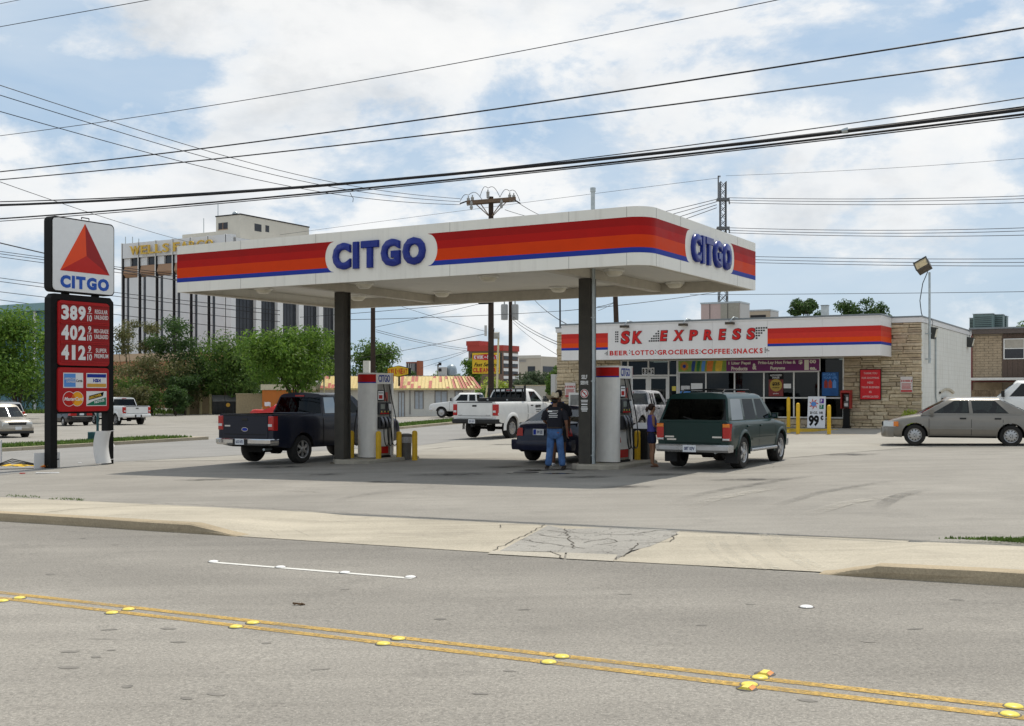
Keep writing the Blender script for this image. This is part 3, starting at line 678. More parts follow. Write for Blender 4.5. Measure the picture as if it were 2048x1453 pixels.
for i, x in enumerate(COLX):
 wx, wy = lot(C0, x, CY); zb = gz(wx, wy) - .05; c = MB()
 # rolled steel column: two flanges and a web, boxed at the front
 hw = .155
 c.box(x - hw, x + hw, CY - hw, CY - hw + .03, zb, CZ0 + .05); c.box(x - hw, x + hw, CY + hw - .03, CY + hw, zb, CZ0 + .05); c.box(x - .10, x + .10, CY - hw + .03, CY + hw - .03, zb, CZ0 + .05)
 c.box(x - hw, x - hw + .03, CY - hw + .03, CY - .04, zb, CZ0 + .05)
 cc = c.obj('column', m_column, can)
 MB().box(x - .24, x + .24, CY - .24, CY + .24, zb, zb + .07).obj('base_plate', M('stained base', (.12, .10, .07), .9, var=.5), can)
 if i == 0:
  p = MB(); p.cyl((x + hw + .035, CY - .09, zb), (x + hw + .035, CY - .09, ZS), .03, n=10)
  p.cyl((x + hw + .035, CY + .0, zb), (x + hw + .035, CY + .0, ZS), .02, n=8)
  p.cyl((x + hw + .035, CY - .09, ZS + .06), (x + hw + .035, CY - .09, 6.52), .05, n=10).cyl((x + hw + .035, CY - .09, 6.52), (x + hw + .035, CY - .09, 6.62), .065, n=10)
  for z in (.35, 2.1, 3.6): p.box(x + hw - .01, x + hw + .075, CY - .13, CY - .05, zb + z, zb + z + .03)
  p.obj('conduit', m_galv, can, 40)
  fr = F((x, CY - hw - .002, 0), (1, 0, 0), (0, -1, 0)); d = MB(); zc = gz(wx, wy)
  text_into(d, fr, 'SELF', -.075, .075, 2.11, 2.21, 0, .003, .03); text_into(d, fr, 'SERVE', -.10, .10, 1.98, 2.07, 0, .003, .03)
  d.fbox(fr, -.08, .08, 1.50, 1.53, 0, .003)
  for k, (z, w) in enumerate(((1.60, .09), (1.565, .085), (1.445, .08), (1.412, .09), (1.379, .085), (1.346, .07))): d.fbox(fr, -w, w, z, z + .02, 0, .003)
  d.obj('self_serve_lettering', m_white, can)
  ring = MB(); ring.poly(fr, [(.105 * math.cos(w), 1.77 + .105 * math.sin(w)) for w in [k * .2618 for k in range(24)]], 0, .003); sg = ring.obj('no_smoking_sign', m_white, can)
  ring = MB()
  for k in range(24):
   w0, w1 = k * .2618, (k + 1) * .2618
   ring.quad(*[fr.p(r_ * math.cos(w), 1.77 + r_ * math.sin(w), .005) for r_, w in ((.095, w0), (.095, w1), (.075, w1), (.075, w0))])
  ring.add([fr.p(-.066, 1.82, .006), fr.p(-.05, 1.836, .006), fr.p(.066, 1.72, .006), fr.p(.05, 1.704, .006)], [(0, 1, 2, 3)])
  ring.obj('bar', m_red, sg)
  MB().fbox(fr, -.035, .03, 1.775, 1.79, .0045, .0052).obj('cigarette', m_black, sg)
# flat lamps under the deck
for px, py in ((527, 583), (728, 572), (884, 590), (977, 558), (1117, 580), (1228, 546), (1350, 571), (716, 598)):
 Y = (ZS - EYE) * FOC / (HZ - py + 6); p = Vector(((px - 1024) / FOC * Y - C0[0], Y - C0[1], 0)); lx, ly = p.dot(RX), p.dot(BK)
 b = MB().lathe([(.0005, ZS - .003), (.27, ZS - .003), (.27, ZS - .04), (.25, ZS - .05), (.0005, ZS - .05)], 8, 0, (lx, ly, 0)).obj('ceiling_light', m_cream, can, 40)
 l = MB().lathe([(.22, ZS - .052), (.20, ZS - .10), (.14, ZS - .15), (.0005, ZS - .155)], 12, 0, (lx, ly, 0)).obj('lens', m_lens, b, 40)

# ============================================================ PUMPS, BOLLARDS, BINS
m_pumpw = M('pump white panel', (.74, .72, .67), .4, var=.05, streak=.12)
m_pumpg = M('pump grey steel', (.30, .28, .24), .45, .3, var=.1, dirt=.2)
m_pumpk = M('pump black plastic', (.022, .022, .024), .4, var=.2)
m_rubber = M('black hose rubber', (.012, .012, .012), .5)
m_lcd = M('grey display', (.18, .20, .17), .15, coat=.5)
m_island = M('island concrete', (.36, .33, .27), .9, var=.2, scale=3, dirt=.3)
PL, PW, PH = 1.10, .60, 2.33
def make_pump(loc, label):
 t = thing('fuel_pump', label, 'fuel pump', loc, A30, 'fuel pumps under the canopy')
 # curved end panels with a red band at the top
 for s in (-1, 1):
  arc = [(PW / 2 * math.sin(w), s * (PL / 2 - .16 + .16 * math.cos(w))) for w in [R(-90) + R(180) * i / 10 for i in range(11)]]
  arc = arc if s < 0 else arc[::-1]
  base = [(PW / 2, s * (PL / 2 - .22)), (-PW / 2, s * (PL / 2 - .22))] if s < 0 else [(-PW / 2, s * (PL / 2 - .22)), (PW / 2, s * (PL / 2 - .22))]
  e = MB().prism(arc + base, .02, PH).obj('end_panel', m_pumpw, t, 40)
  off = [(x * 1.008, y + s * .004) for x, y in arc]
  for nm, z0, z1, mt in (('red_band', 2.08, 2.29, m_red), ('blue_band', 2.05, 2.08, m_blue)):
   mb = MB()
   for i in range(10): mb.quad((*off[i], z0), (*off[i + 1], z0), (*off[i + 1], z1), (*off[i], z1))
   mb.obj(nm, mt, e, 40)
 hy = PL / 2 - .225
 MB().box(-.24, .24, -hy, hy, .06, 2.02).obj('cabinet', m_pumpg, t)
 hd = MB().box(-PW / 2 + .01, PW / 2 - .01, -hy + .002, hy - .002, 2.023, PH - .003).obj('header', m_pumpw, t)
 MB().box(-.27, .27, -hy, hy, .0, .055).obj('plinth', m_black, t)
 for s in (1, -1):
  fr = F((s * .242, 0, 0), (0, s, 0), (s, 0, 0)); fh = F((s * (PW / 2 - .01), 0, 0), (0, s, 0), (s, 0, 0))
  text(hd, 'name_lettering', fh, 'CITGO', m_blue, -.27, .26, 2.08, 2.275, .001, .006, .02)
  MB().fbox(fr, -hy + .01, hy - .10, .115, .30, .001, .02).obj('red_kick_panel', m_red, t)
  MB().fbox(fr, -hy + .01, hy - .10, .31, .78, .001, .015).obj('lower_door', m_pumpw, t)
  MB().poly(F((s * .258, 0, 0), (0, s, 0), (s, 0, 0)), [(-.27, .48), (-.19, .48), (-.23, .62)], 0, .003).obj('triangle_emblem', m_red, t)
  MB().cham(fr, -hy + .005, hy - .06, .80, 1.12, .001, .13, .03).obj('nozzle_shelf', m_pumpk, t)
  d = MB().cham(fr, -hy + .005, hy - .06, 1.19, 1.52, .001, .10, .02).obj('display_panel', m_pumpk, t)
  fd = F((s * .3435, 0, 0), (0, s, 0), (s, 0, 0))
  MB().fbox(fd, -.24, -.05, 1.34, 1.47, 0, .003).obj('screen', m_lcd, d)
  MB().fbox(fd, .13, .18, 1.29, 1.48, 0, .003).fbox(fd, .20, .245, 1.29, 1.48, 0, .003).obj('notice', m_white, d)
  mb = MB()
  for k in range(3): mb.fbox(fd, -.26 + k * .15, -.14 + k * .15, 1.20, 1.235, 0, .008)
  mb.obj('grade_buttons', m_red, d)
  mb = MB()
  for k in range(3): mb.fbox(fd, -.21 + k * .15, -.18 + k * .15, 1.245, 1.285, 0, .004)
  mb.obj('grade_labels', m_ybut, d)
  # card frame sign standing above the display
  sg = MB().cham(fr, -hy + .01, -.02, 1.56, 1.86, .001, .06, .02).obj('topper_sign', m_pumpk, t)
  fs = F((s * .3035, 0, 0), (0, s, 0), (s, 0, 0))
  MB().fbox(fs, -.30, -.05, 1.59, 1.83, 0, .003).obj('card', m_white, sg)
  mb = MB().fbox(fs, -.27, -.11, 1.62, 1.72, .003, .006); mb.obj('picture', m_red, sg)
  MB().fbox(fs, -.28, -.08, 1.77, 1.79, .003, .006).obj('print', m_black, sg)
  MB().fbox(fr, .06, .20, 1.56, 1.80, .001, .02).obj('red_notice', M('faded red notice', (.45, .10, .08), .6, var=.3, scale=12), t)
  # three nozzles with their hoses
  for k in range(3):
   a = -.20 + k * .165; nz = MB()
   nz.tube([fr.p(a - .03, 1.13, .10), fr.p(a - .015, 1.04, .15), fr.p(a, .96, .17), fr.p(a + .015, .86, .17)], [.03, .033, .028, .018], 7)
   nz.tube([fr.p(a - .05, 1.05, .15), fr.p(a - .035, .93, .20), fr.p(a, .88, .19)], .009, 5)
   nz.obj('nozzle', M('nozzle steel', (.16, .16, .17), .3, .7, var=.3), t, 40)
   h = MB(); a2 = a + (.10 if k < 2 else .17)
   pts = [fr.p(a + .02, .86, .17), fr.p(a + .025, .60, .17), fr.p(a + .05, .40, .19), fr.p((a + a2) / 2 + .05, .33, .21), fr.p(a2 + .08, .40, .20), fr.p(a2 + .12, .62, .17), fr.p(a2 + .10, 1.0, .16)]
   if k == 2: pts = pts[:5] + [fr.p(a2 + .10, .65, .20), fr.p(a2 + .06, 1.1, .17), fr.p(a2 - .02, 1.6, .10), fr.p(a2 - .05, 2.02, .03)]
   if k == 1: pts = pts[:6] + [fr.p(a2 + .04, 1.2, .15), fr.p(a2 - .06, 1.7, .08), fr.p(a2 - .08, 2.02, .03)]
   dense = []
   for q in range(len(pts) - 1):
    p0, p1, p2, p3 = pts[max(q - 1, 0)], pts[q], pts[q + 1], pts[min(q + 2, len(pts) - 1)]
    for w in (0, .25, .5, .75): dense.append(.5 * ((2 * p1) + (p2 - p0) * w + (2 * p0 - 5 * p1 + 4 * p2 - p3) * w * w + (3 * p1 - p0 - 3 * p2 + p3) * w ** 3))
   h.tube(dense + [pts[-1]], .014, 6).obj('hose', m_rubber, t, 60)
 return t
P1, P2 = (-3.77, 31.70), (2.50, 27.90)
pump = make_pump((*P1, gz(*P1) + .10), 'white fuel pump beside the dark blue pickup, left of the two pumps')
again(pump, (*P2, gz(*P2) + .10), A30, 'white fuel pump between the blue sedan and the green SUV, right of the two pumps')
for p in (P1, P2):
 mb = MB(); a0, a1, b0, b1 = -.62, .62, -1.4, 1.5
 pts = [(a0, b0 + .3), (a0 + .3, b0), (a1 - .3, b0), (a1, b0 + .3), (a1, b1 - .3), (a1 - .3, b1), (a0 + .3, b1), (a0, b1 - .3)]
 ch = [(x * .96, y * .985) for x, y in pts]
 k = len(pts); mb.add([(x, y, -.1) for x, y in pts] + [(x, y, .075) for x, y in pts] + [(x, y, .1) for x, y in ch], [tuple(range(2 * k, 3 * k))] + [(i, (i + 1) % k, k + (i + 1) % k, k + i) for i in range(k)] + [(k + i, k + (i + 1) % k, 2 * k + (i + 1) % k, 2 * k + i) for i in range(k)])
 o = kind(mb.obj('pump_island', m_island), 'structure'); o.location = (*p, gz(*p)); o.rotation_euler = (0, 0, A30)
m_yel = M('yellow bollard paint', (.66, .40, .02), .45, var=.12, scale=3, dirt=.2)
m_paley = M('pale yellow bollard paint', (.62, .53, .28), .5, var=.12, scale=3, dirt=.2)
bol = MB().lathe([(.075, -.05), (.075, .93), (.066, .975), (.035, 1.0), (.0005, 1.005)], 16).mesh('bollard', m_yel, 50)
def bollard(px, py, h, label, grp, me=bol, r=1.0, z=None):
 p = G(px, py); zz = gz(p.x, p.y) if z is None else z
 o = put('bollard', me, None, None, (p.x, p.y, zz)); o.scale = (r, r, h); return tag(o, label, 'bollard', grp)
for px, py, h, w in ((703, 924, .85, 'beside the column, left of the left fuel pump'), (757, 925, .84, 'in front of the nozzles of the left fuel pump'), (798, 921, .80, 'in front of the grey bin by the left fuel pump'), (829.5, 921, .82, 'standing alone right of the grey bin'),
     (1243.5, 932, .84, 'in front of the nozzles of the right fuel pump'), (1275, 927, .82, 'left of the black bin by the right fuel pump'), (1299, 924, .80, 'behind the woman at the green SUV')):
 bollard(px, py, h, 'yellow steel bollard ' + w, 'yellow bollards round the pumps')
for (px, py, Y), w in (((1577, 852, 47.0), 'left of the shop front trio, against the shop window'), ((1596, 866, 45.0), 'middle of the shop front trio, left of the price board'), ((1658, 871, 44.2), 'right of the shop front trio, right of the price board')):
 p = at(px, 0, Y); zb = EYE - (py - HZ) / FOC * Y
 o = put('bollard', bol, None, None, (p.x, Y, zb)); o.scale = (1, 1, 1.17); tag(o, 'tall yellow bollard ' + w, 'bollard', 'yellow bollards by the shop')
# bins
m_bing = M('grey bin', (.10, .095, .088), .6, var=.2); m_bink = M('black bin', (.02, .02, .021), .6, var=.2); m_bag = M('bin liner', (.32, .32, .33), .35, var=.3, scale=20)
p = G(812, 920); t = thing('litter_bin', 'grey litter bin with a pale liner folded over its rim behind the left pump', 'litter bin', (p.x, p.y, gz(p.x, p.y))); t.scale = (.64, .64, .92)
MB().lathe([(.0005, .0), (.22, .0), (.25, .62), (.24, .62), (.21, .05)], 20).obj('body', m_bing, t, 40)
MB().lathe([(.262, .52), (.272, .62), (.275, .70), (.262, .72), (.24, .70), (.22, .5)], 20).obj('liner', m_bag, t, 60)
MB().lathe([(.276, .70), (.28, .73), (.25, .78), (.12, .80), (.0005, .80)], 20).obj('lid', m_bing, t, 40)
p = G(1284, 925); t = thing('litter_bin', 'square black litter bin with a white and black top by the right pump', 'litter bin', (p.x, p.y, gz(p.x, p.y)), A30)
MB().prism([(-.25, -.22), (-.22, -.25), (.22, -.25), (.25, -.22), (.25, .22), (.22, .25), (-.22, .25), (-.25, .22)], 0, .80).obj('body', m_bink, t)
MB().box(-.27, .27, -.27, .27, .803, .86).obj('rim', m_bink, t); MB().add([(-.27, -.27, .862), (.27, -.27, .862), (.2, .2, 1.0), (-.2, .2, 1.0), (.27, .27, .862), (-.27, .27, .862)], [(0, 1, 2, 3), (1, 4, 2), (4, 5, 3, 2), (5, 0, 3)]).obj('lid', m_bag, t)
# manhole, puddle, litter
p = G(1052, 946); tag(MB().lathe([(.30, .002), (.28, .012), (.0005, .014)], 20).obj('manhole_cover', M('cast iron', (.05, .048, .045), .5, .6, var=.3, scale=30)), 'round dark manhole cover in a pale ring on the forecourt', 'manhole cover').location = (p.x, p.y, gz(p.x, p.y) + .008)
kind(MB().lathe([(.46, .0), (.0005, .0)], 20).obj('manhole_surround', m_conc_lot), 'structure').location = (p.x, p.y, gz(p.x, p.y) + .007)
m_wet = M('wet asphalt', (.045, .042, .038), .12, var=.3, scale=3)
mb = MB()
for cx, cy, rx, ry in ((1092, 941, .55, .16), (1130, 939, .45, .12), (1118, 948, .35, .10), (1170, 940, .4, .2)):
 c = G(cx, cy); mb.poly(F((c.x, c.y, gz(c.x, c.y) + .009), (1, 0, 0), (0, 0, 1), (0, 1, 0)), [(rx * math.cos(w) * (1 + .25 * math.sin(3 * w + cx)), ry * math.sin(w) * (1 + .3 * math.sin(5 * w))) for w in [k * .349 for k in range(18)]], -.001, .0 + .0004 * (cx % 5))
kind(mb.obj('puddle', m_wet), 'structure')

# ============================================================ PRICE SIGN
m_redface = M('red sign face', (.42, .012, .014), .35, var=.05, scale=2)
m_redrow = M('darker red price track', (.30, .010, .012), .4, var=.05)
m_orangered = M('orange red facet', (.78, .07, .012), .35, var=.03); m_deepred = M('deep red facet', (.30, .010, .010), .35, var=.03); m_midred = M('mid red facet', (.50, .016, .010), .35, var=.03)
m_lblue = M('pale blue print', (.10, .28, .66), .4, var=.05); m_gold = M('gold print', (.62, .34, .05), .4, var=.05); m_grn = M('green print', (.01, .17, .09), .4, var=.05)
m_grey = M('pale grey print', (.62, .62, .62), .5, var=.05)
SP = (-12.34, 30.59); sg_z = gz(*SP)
ps = thing('price_sign', 'tall black price sign with a red triangle on top and red panels below', 'petrol sign', (*SP, 0), R(60))
def rrect(x0, x1, z0, z1, r, n=5):
 pts = []
 for cx, cz, w0 in ((x1 - r, z1 - r, 0), (x0 + r, z1 - r, 90), (x0 + r, z0 + r, 180), (x1 - r, z0 + r, 270)):
  for i in range(n + 1): w = R(w0 + 90 * i / n); pts.append((cx + r * math.cos(w), cz + r * math.sin(w)))
 return pts
fs = F((0, 0, 0), (1, 0, 0), (0, -1, 0))
for x0, x1 in ((.04, .25), (1.93, 2.14)):
 MB().box(x0, x1, .03, .28, sg_z - .1, 1.2).box(x0, x1, .03, .28, 1.2, 4.30).obj('post', m_black, ps)
MB().poly(fs, [(.045, 4.302), (2.135, 4.302), (2.135, 4.34), (2.02, 4.46), (.16, 4.46), (.045, 4.34)], -.28, -.03).obj('top_rail', m_black, ps)
MB().box(.252, 1.928, .06, .24, 1.22, 4.30).obj('cabinet', m_black, ps)
MB().box(.5, .7, .1, .2, 4.462, 4.51).box(1.5, 1.7, .1, .2, 4.462, 4.51).obj('bracket', m_black, ps)
hd = MB().poly(fs, rrect(.04, 2.14, 4.512, 6.54, .14), -.30, 0).obj('sign_box', m_black, ps, 35)
MB().poly(fs, rrect(.075, 2.105, 4.545, 6.505, .12), .001, .015).obj('face', m_white, hd)
T, L_, R_, C_ = (1.12, 6.44), (.30, 5.09), (1.96, 5.09), (1.17, 5.56)
for nm, tri, mt in (('left_facet', (L_, C_, T), m_orangered), ('right_facet', (C_, R_, T), m_deepred), ('lower_facet', (L_, R_, C_), m_midred)):
 MB().poly(fs, list(tri), .016, .020).obj(nm, mt, hd)
letters(hd, fs, 'CITGO', M('sign blue letter', (.02, .09, .42), .35), .31, 1.94, 4.63, 4.975, .016, .022, .06, gap=.09)
MB().tube([(1.0, -.02, 6.55), (1.0, -.02, 6.60), (1.25, -.02, 6.60), (1.25, -.02, 6.55)], .015, 6).obj('lifting_eye', m_black, hd)
pp = MB().poly(fs, rrect(.245, 1.945, 2.53, 4.285, .10), -.055, .02).obj('price_panel', m_redface, ps)
for zc, price, lab in ((3.965, '389', ('REGULAR', 'UNLEADED')), (3.425, '402', ('MID-GRADE', 'UNLEADED')), (2.885, '412', ('SUPER', 'PREMIUM'))):
 row = MB().fbox(fs, .30, 1.925, zc - .235, zc + .235, .021, .026).obj('price_row', m_redrow, pp)
 MB().fbox(fs, .30, 1.925, zc + .235, zc + .262, .021, .05).fbox(fs, .30, 1.925, zc - .262, zc - .235, .021, .05).obj('track', m_redface, row)
 for k, ch in enumerate(price):
  w = .115 if ch == '1' else .245
  mb = MB(); text_into(mb, fs, ch, .335 + k * .275 + (.245 - w) / 2, .335 + k * .275 + (.245 - w) / 2 + w, zc - .20, zc + .20, .027, .031, .045); mb.obj('digit', m_white, row)
 mb = MB(); text_into(mb, fs, '9', 1.215, 1.315, zc + .035, zc + .205, .027, .031, .02); mb.fbox(fs, 1.19, 1.345, zc + .006, zc + .018, .027, .031); text_into(mb, fs, '10', 1.19, 1.34, zc - .205, zc - .03, .027, .031, .015); mb.obj('fraction', m_white, row)
 mb = MB(); text_into(mb, fs, lab[0], 1.415 + .03 * (9 - len(lab[0])) / 2, 1.91 - .03 * (9 - len(lab[0])) / 2, zc + .02, zc + .135, .027, .031, .008); text_into(mb, fs, lab[1], 1.415 + .015, 1.90, zc - .135, zc - .02, .027, .031, .008); mb.obj('grade_lettering', m_white, row)
cp = MB().poly(fs, rrect(.235, 1.935, 1.275, 2.475, .10), -.055, .02).obj('card_panel', m_redface, ps)
def card(x0, x1, z0, z1): return MB().fbox(fs, x0, x1, z0, z1, .021, .025).obj('card_logo', m_white, cp)
c = card(.40, 1.05, 1.92, 2.33); MB().fbox(fs, .42, .80, 1.945, 2.305, .026, .028).obj('blue_field', m_lblue, c)
mb = MB(); text_into(mb, fs, 'AMERICAN', .43, .79, 2.14, 2.20, .029, .031, .02); text_into(mb, fs, 'EXPRESS', .50, .79, 2.06, 2.12, .029, .031, .02); mb.obj('lettering', m_grey, c); text(c, 'lettering', fs, 'Cards', m_black, .815, 1.02, 2.08, 2.15, .026, .028, .02)
c = card(1.16, 1.85, 1.92, 2.33); MB().fbox(fs, 1.18, 1.83, 2.21, 2.305, .026, .028).obj('blue_field', m_blue, c); MB().fbox(fs, 1.18, 1.83, 1.945, 2.04, .026, .028).obj('gold_field', m_gold, c); text(c, 'lettering', fs, 'VISA', m_blue, 1.34, 1.64, 2.075, 2.175, .026, .028, .05, .05)
circ = lambda cx, cz, r: [(cx + r * math.cos(w), cz + r * math.sin(w)) for w in [k * .2618 for k in range(24)]]
c = MB().poly(fs, circ(.59, 1.62, .205), .021, .023).poly(fs, circ(.86, 1.62, .205), .0212, .0232).obj('card_logo', m_white, cp)
MB().poly(fs, circ(.59, 1.62, .19), .024, .026).obj('red_disc', m_midred, c); MB().poly(fs, circ(.86, 1.62, .19), .0265, .0285).obj('gold_disc', M('amber print', (.85, .38, .02), .4, var=.04), c)
lens_ = [(.725 + .0, 1.62)]; lens_ = [(.59 + .19 * math.cos(w), 1.62 + .19 * math.sin(w)) for w in [R(-44 + 88 * k / 8) for k in range(9)]] + [(.86 + .19 * math.cos(w), 1.62 + .19 * math.sin(w)) for w in [R(136 + 88 * k / 8) for k in range(9)]]
MB().poly(fs, lens_, .0287, .0292).obj('overlap', M('deep orange print', (.65, .14, .02), .4), c)
text(c, 'lettering', fs, 'MasterCard', m_white, .43, 1.03, 1.57, 1.67, .0295, .031, .025, .02)
c = card(1.16, 1.85, 1.42, 1.83); MB().poly(fs, [(1.23, 1.58), (1.72, 1.69), (1.75, 1.81), (1.25, 1.70)], .026, .028).obj('black_field', m_black, c); MB().poly(fs, [(1.18, 1.44), (1.83, 1.44), (1.83, 1.66), (1.40, 1.56), (1.18, 1.47)], .026, .027).obj('green_field', m_grn, c)
fd = F((1.23, 0, 1.58), (.49, 0, .11), (0, -1, 0), (-.11, 0, .49)); text(c, 'lettering', fd, 'DISCOVER', M('yellow print', (.8, .5, .05), .4), .03, .46, .02, .09, .029, .031, .03); text(c, 'lettering', F((1.42, 0, 1.47), (.49, 0, .09), (0, -1, 0), (-.09, 0, .49)), 'NOVUS', m_white, .02, .36, .01, .085, .028, .030, .03)
# sheets of board and packaging tied to the posts
m_board = M('white corrugated board', (.70, .70, .69), .6, var=.05, scale=2, dirt=.12)
def warped(name, label, x0, x1, z0, z1, y, bow, mat, cat):
 mb = MB(); n, m = 8, 6
 for t_ in (0, .006):
  for j in range(m + 1):
   for i in range(n + 1):
    u, v = i / n, j / m; mb.v.append((x0 + (x1 - x0) * u - .05 * math.sin(v * 3.1), y + bow * (u - .5) ** 2 * 4 - bow + .06 * math.sin(v * 3) + t_, z0 + (z1 - z0) * v))
 q = (n + 1) * (m + 1)
 for j in range(m):
  for i in range(n):
   a = j * (n + 1) + i; mb.f += [(a, a + 1, a + n + 2, a + n + 1), (q + a, q + a + n + 1, q + a + n + 2, q + a + 1)]
 rim = [i for i in range(n)] + [j * (n + 1) + n for j in range(m)] + [m * (n + 1) + n - i for i in range(n)] + [(m - j) * (n + 1) for j in range(m)]
 for k in range(len(rim)): a, b = rim[k], rim[(k + 1) % len(rim)]; mb.f.append((a, q + a, q + b, b))
 mb.mi = [0] * len(mb.f); o = mb.obj(name, mat, None, 60); o.location = (*SP, 0); o.rotation_euler = (0, 0, R(60)); return tag(o, label, cat)
warped('sign_board', 'bowed white board tied low on the right post of the price sign', 1.47, 2.0, sg_z + .06, .72, -.05, .14, m_board, 'board')
warped('sign_board', 'narrow strip of white board behind the right post of the price sign', 2.16, 2.34, sg_z + .5, .74, .2, .05, m_board, 'board')
o = tag(MB().box(-.28, .03, .30, .32, sg_z, sg_z + .42).obj('sign_board', m_board), 'low white board leaning at the foot of the left post of the price sign', 'board'); o.location = (*SP, 0); o.rotation_euler = (0, 0, R(52))
o = tag(MB().box(.26, .46, .30, .32, sg_z, sg_z + .42).obj('sign_board', m_board), 'small white board right of the left post of the price sign', 'board'); o.location = (*SP, 0); o.rotation_euler = (0, 0, R(52))
mb = MB()
for z in (sg_z + .14, .70): mb.tube([(1.92, .02, z), (2.15, .02, z + .01), (2.15, .29, z), (1.92, .29, z), (1.92, .02, z)], .008, 5)
mb.obj('strap', m_white, ps)
b = G(8, 935); t = thing('banner_stand', 'white banner panel cut off by the left edge of the photograph', 'banner', (b.x - .62, b.y, gz(b.x, b.y)), R(25))
MB().box(-.5, .5, -.02, .02, .06, .72).obj('panel', m_board, t); mb = MB().cyl((-.5, 0, 0), (-.5, 0, .74), .015).cyl((.5, 0, 0), (.5, 0, .74), .015); mb.obj('leg', m_galv, t)
b = G(50, 938); t = thing('banner', 'crumpled yellow and orange banner lying left of the price sign', 'banner', (b.x, b.y, gz(b.x, b.y) + .01), R(8))
mb = MB(); n = 10
for i in range(n + 1):
 for j in range(5): mb.v.append((-.75 + 1.5 * i / n, (j - 2) * .09 + .03 * math.sin(i), .05 + .09 * abs(math.sin(i * 1.3 + j)) * (1 - abs(j - 2) / 3)))
mb.f = [(i * 5 + j, (i + 1) * 5 + j, (i + 1) * 5 + j + 1, i * 5 + j + 1) for i in range(n) for j in range(4)]; mb.mi = [0] * len(mb.f); mb.obj('cloth', M('yellow vinyl banner', (.72, .45, .03), .4, var=.15), t, 60)
MB().add([(.25, -.2, .04), (.75, -.1, .04), (.78, .12, .22), (.4, .1, .14)], [(0, 1, 2, 3)]).obj('flap', M('orange vinyl banner', (.60, .16, .03), .4, var=.15), t)
for k in range(3): MB().tube([(-.9, -.22 + .1 * k, .03), (-.3, -.1, .16 + .05 * k), (.3, -.15 + .1 * k, .1), (.85, .1 - .1 * k, .24)], .014, 5).obj('cord', m_rubber, t, 60)
for px, py, w, mt, lb in ((95, 947, .55, m_white, 'long white strip of litter on the asphalt left of the canopy shadow'), (45, 948, .12, m_midred, 'small red scrap of litter on the asphalt by the price sign'), (160, 927, .08, m_white, 'small white scrap of litter between the sign posts')):
 p = G(px, py); o = tag(MB().box(-w / 2, w / 2, -.05, .05, .005, .02).obj('litter', mt), lb, 'litter'); o.location = (p.x, p.y, gz(p.x, p.y)); o.rotation_euler = (0, 0, R(10))
p = G(597, 1212); mb = MB()
for k in range(9): mb.tube([(rng.uniform(-.06, .06), rng.uniform(-.02, .02), .008), (rng.uniform(-.06, .06), rng.uniform(-.02, .02), .02)], .006, 4)
tag(mb.obj('twig_litter', M('brown twig', (.10, .06, .03), .9)), 'small scrap of brown debris in the near lane', 'litter').location = (p.x, p.y, gz(p.x, p.y) + .004)

# ============================================================ SHOP
def onx(px, yl, o=S0):                                              # shop-local x where a photo column meets the plane y = yl
 k = (px - 1024) / FOC; p = Vector((o[0], o[1], 0)) + BK * yl
 return (k * p.y - p.x) / (RX.x - k * RX.y)
def onz(px, py, yl, o=S0):
 x = onx(px, yl, o); d = o[1] + BK.y * yl + RX.y * x
 return EYE + (HZ - py) * d / FOC
m_mortar = M('grey brown mortar', (.20, .16, .105), .95, var=.3, scale=20)
def stone_mat():
 m, nt, b = newmat('rough limestone'); t = nd(nt, 'ShaderNodeTexCoord').outputs['Object']; pos = nd(nt, 'ShaderNodeNewGeometry').outputs['Position']
 oi = nd(nt, 'ShaderNodeObjectInfo').outputs['Random']
 c = ramp(nt, oi, [(0, (.46, .36, .23)), (.25, (.60, .49, .33)), (.5, (.52, .42, .27)), (.72, (.66, .56, .40)), (.9, (.40, .31, .21)), (1, (.55, .46, .34))])
 c = mixc(nt, 1.0, c, ramp(nt, noise_tex(nt, pos, 9, 6, .65), [(.3, .72), (.7, 1.15)]), 'MULTIPLY')
 c = mixc(nt, ramp(nt, noise_tex(nt, pos, 1.1, 5, .6), [(.50, 0), (.78, .45)]), c, (.20, .15, .10))
 nt.links.new(c, b.inputs['Base Color']); b.inputs['Roughness'].default_value = .9; bump(nt, b, noise_tex(nt, pos, 35, 5, .7), .7, .02); return m
m_stone = stone_mat()
def block_mat():
 m, nt, b = newmat('white painted block'); t = nd(nt, 'ShaderNodeTexCoord').outputs['Object']
 mp = nd(nt, 'ShaderNodeMapping'); mp.inputs['Rotation'].default_value = (R(90), 0, R(90)); nt.links.new(t, mp.inputs['Vector'])
 sx = nd(nt, 'ShaderNodeSeparateXYZ'); nt.links.new(t, sx.inputs[0]); cb = nd(nt, 'ShaderNodeCombineXYZ'); nt.links.new(sx.outputs[1], cb.inputs[0]); nt.links.new(sx.outputs[2], cb.inputs[1])
 br = nd(nt, 'ShaderNodeTexBrick'); nt.links.new(cb.outputs[0], br.inputs['Vector']); br.inputs['Scale'].default_value = 1; br.inputs['Brick Width'].default_value = .4; br.inputs['Row Height'].default_value = .2; br.inputs['Mortar Size'].default_value = .012
 br.inputs['Color1'].default_value = (.70, .69, .63, 1); br.inputs['Color2'].default_value = (.73, .72, .665, 1); br.inputs['Mortar'].default_value = (.655, .64, .585, 1)
 s = noise_tex(nt, mapped(nt, t, (6, 6, .5)), 1.2, 7, .65); c = mixc(nt, ramp(nt, s, [(.45, 0), (.8, .55)]), br.outputs['Color'], (.40, .36, .28))
 top = ramp(nt, sx.outputs[2], [(.0, 0), (1, 0)])
 nt.links.new(c, b.inputs['Base Color']); b.inputs['Roughness'].default_value = .8; bump(nt, b, br.outputs['Fac'], .25, -.01); return m
m_block = block_mat()
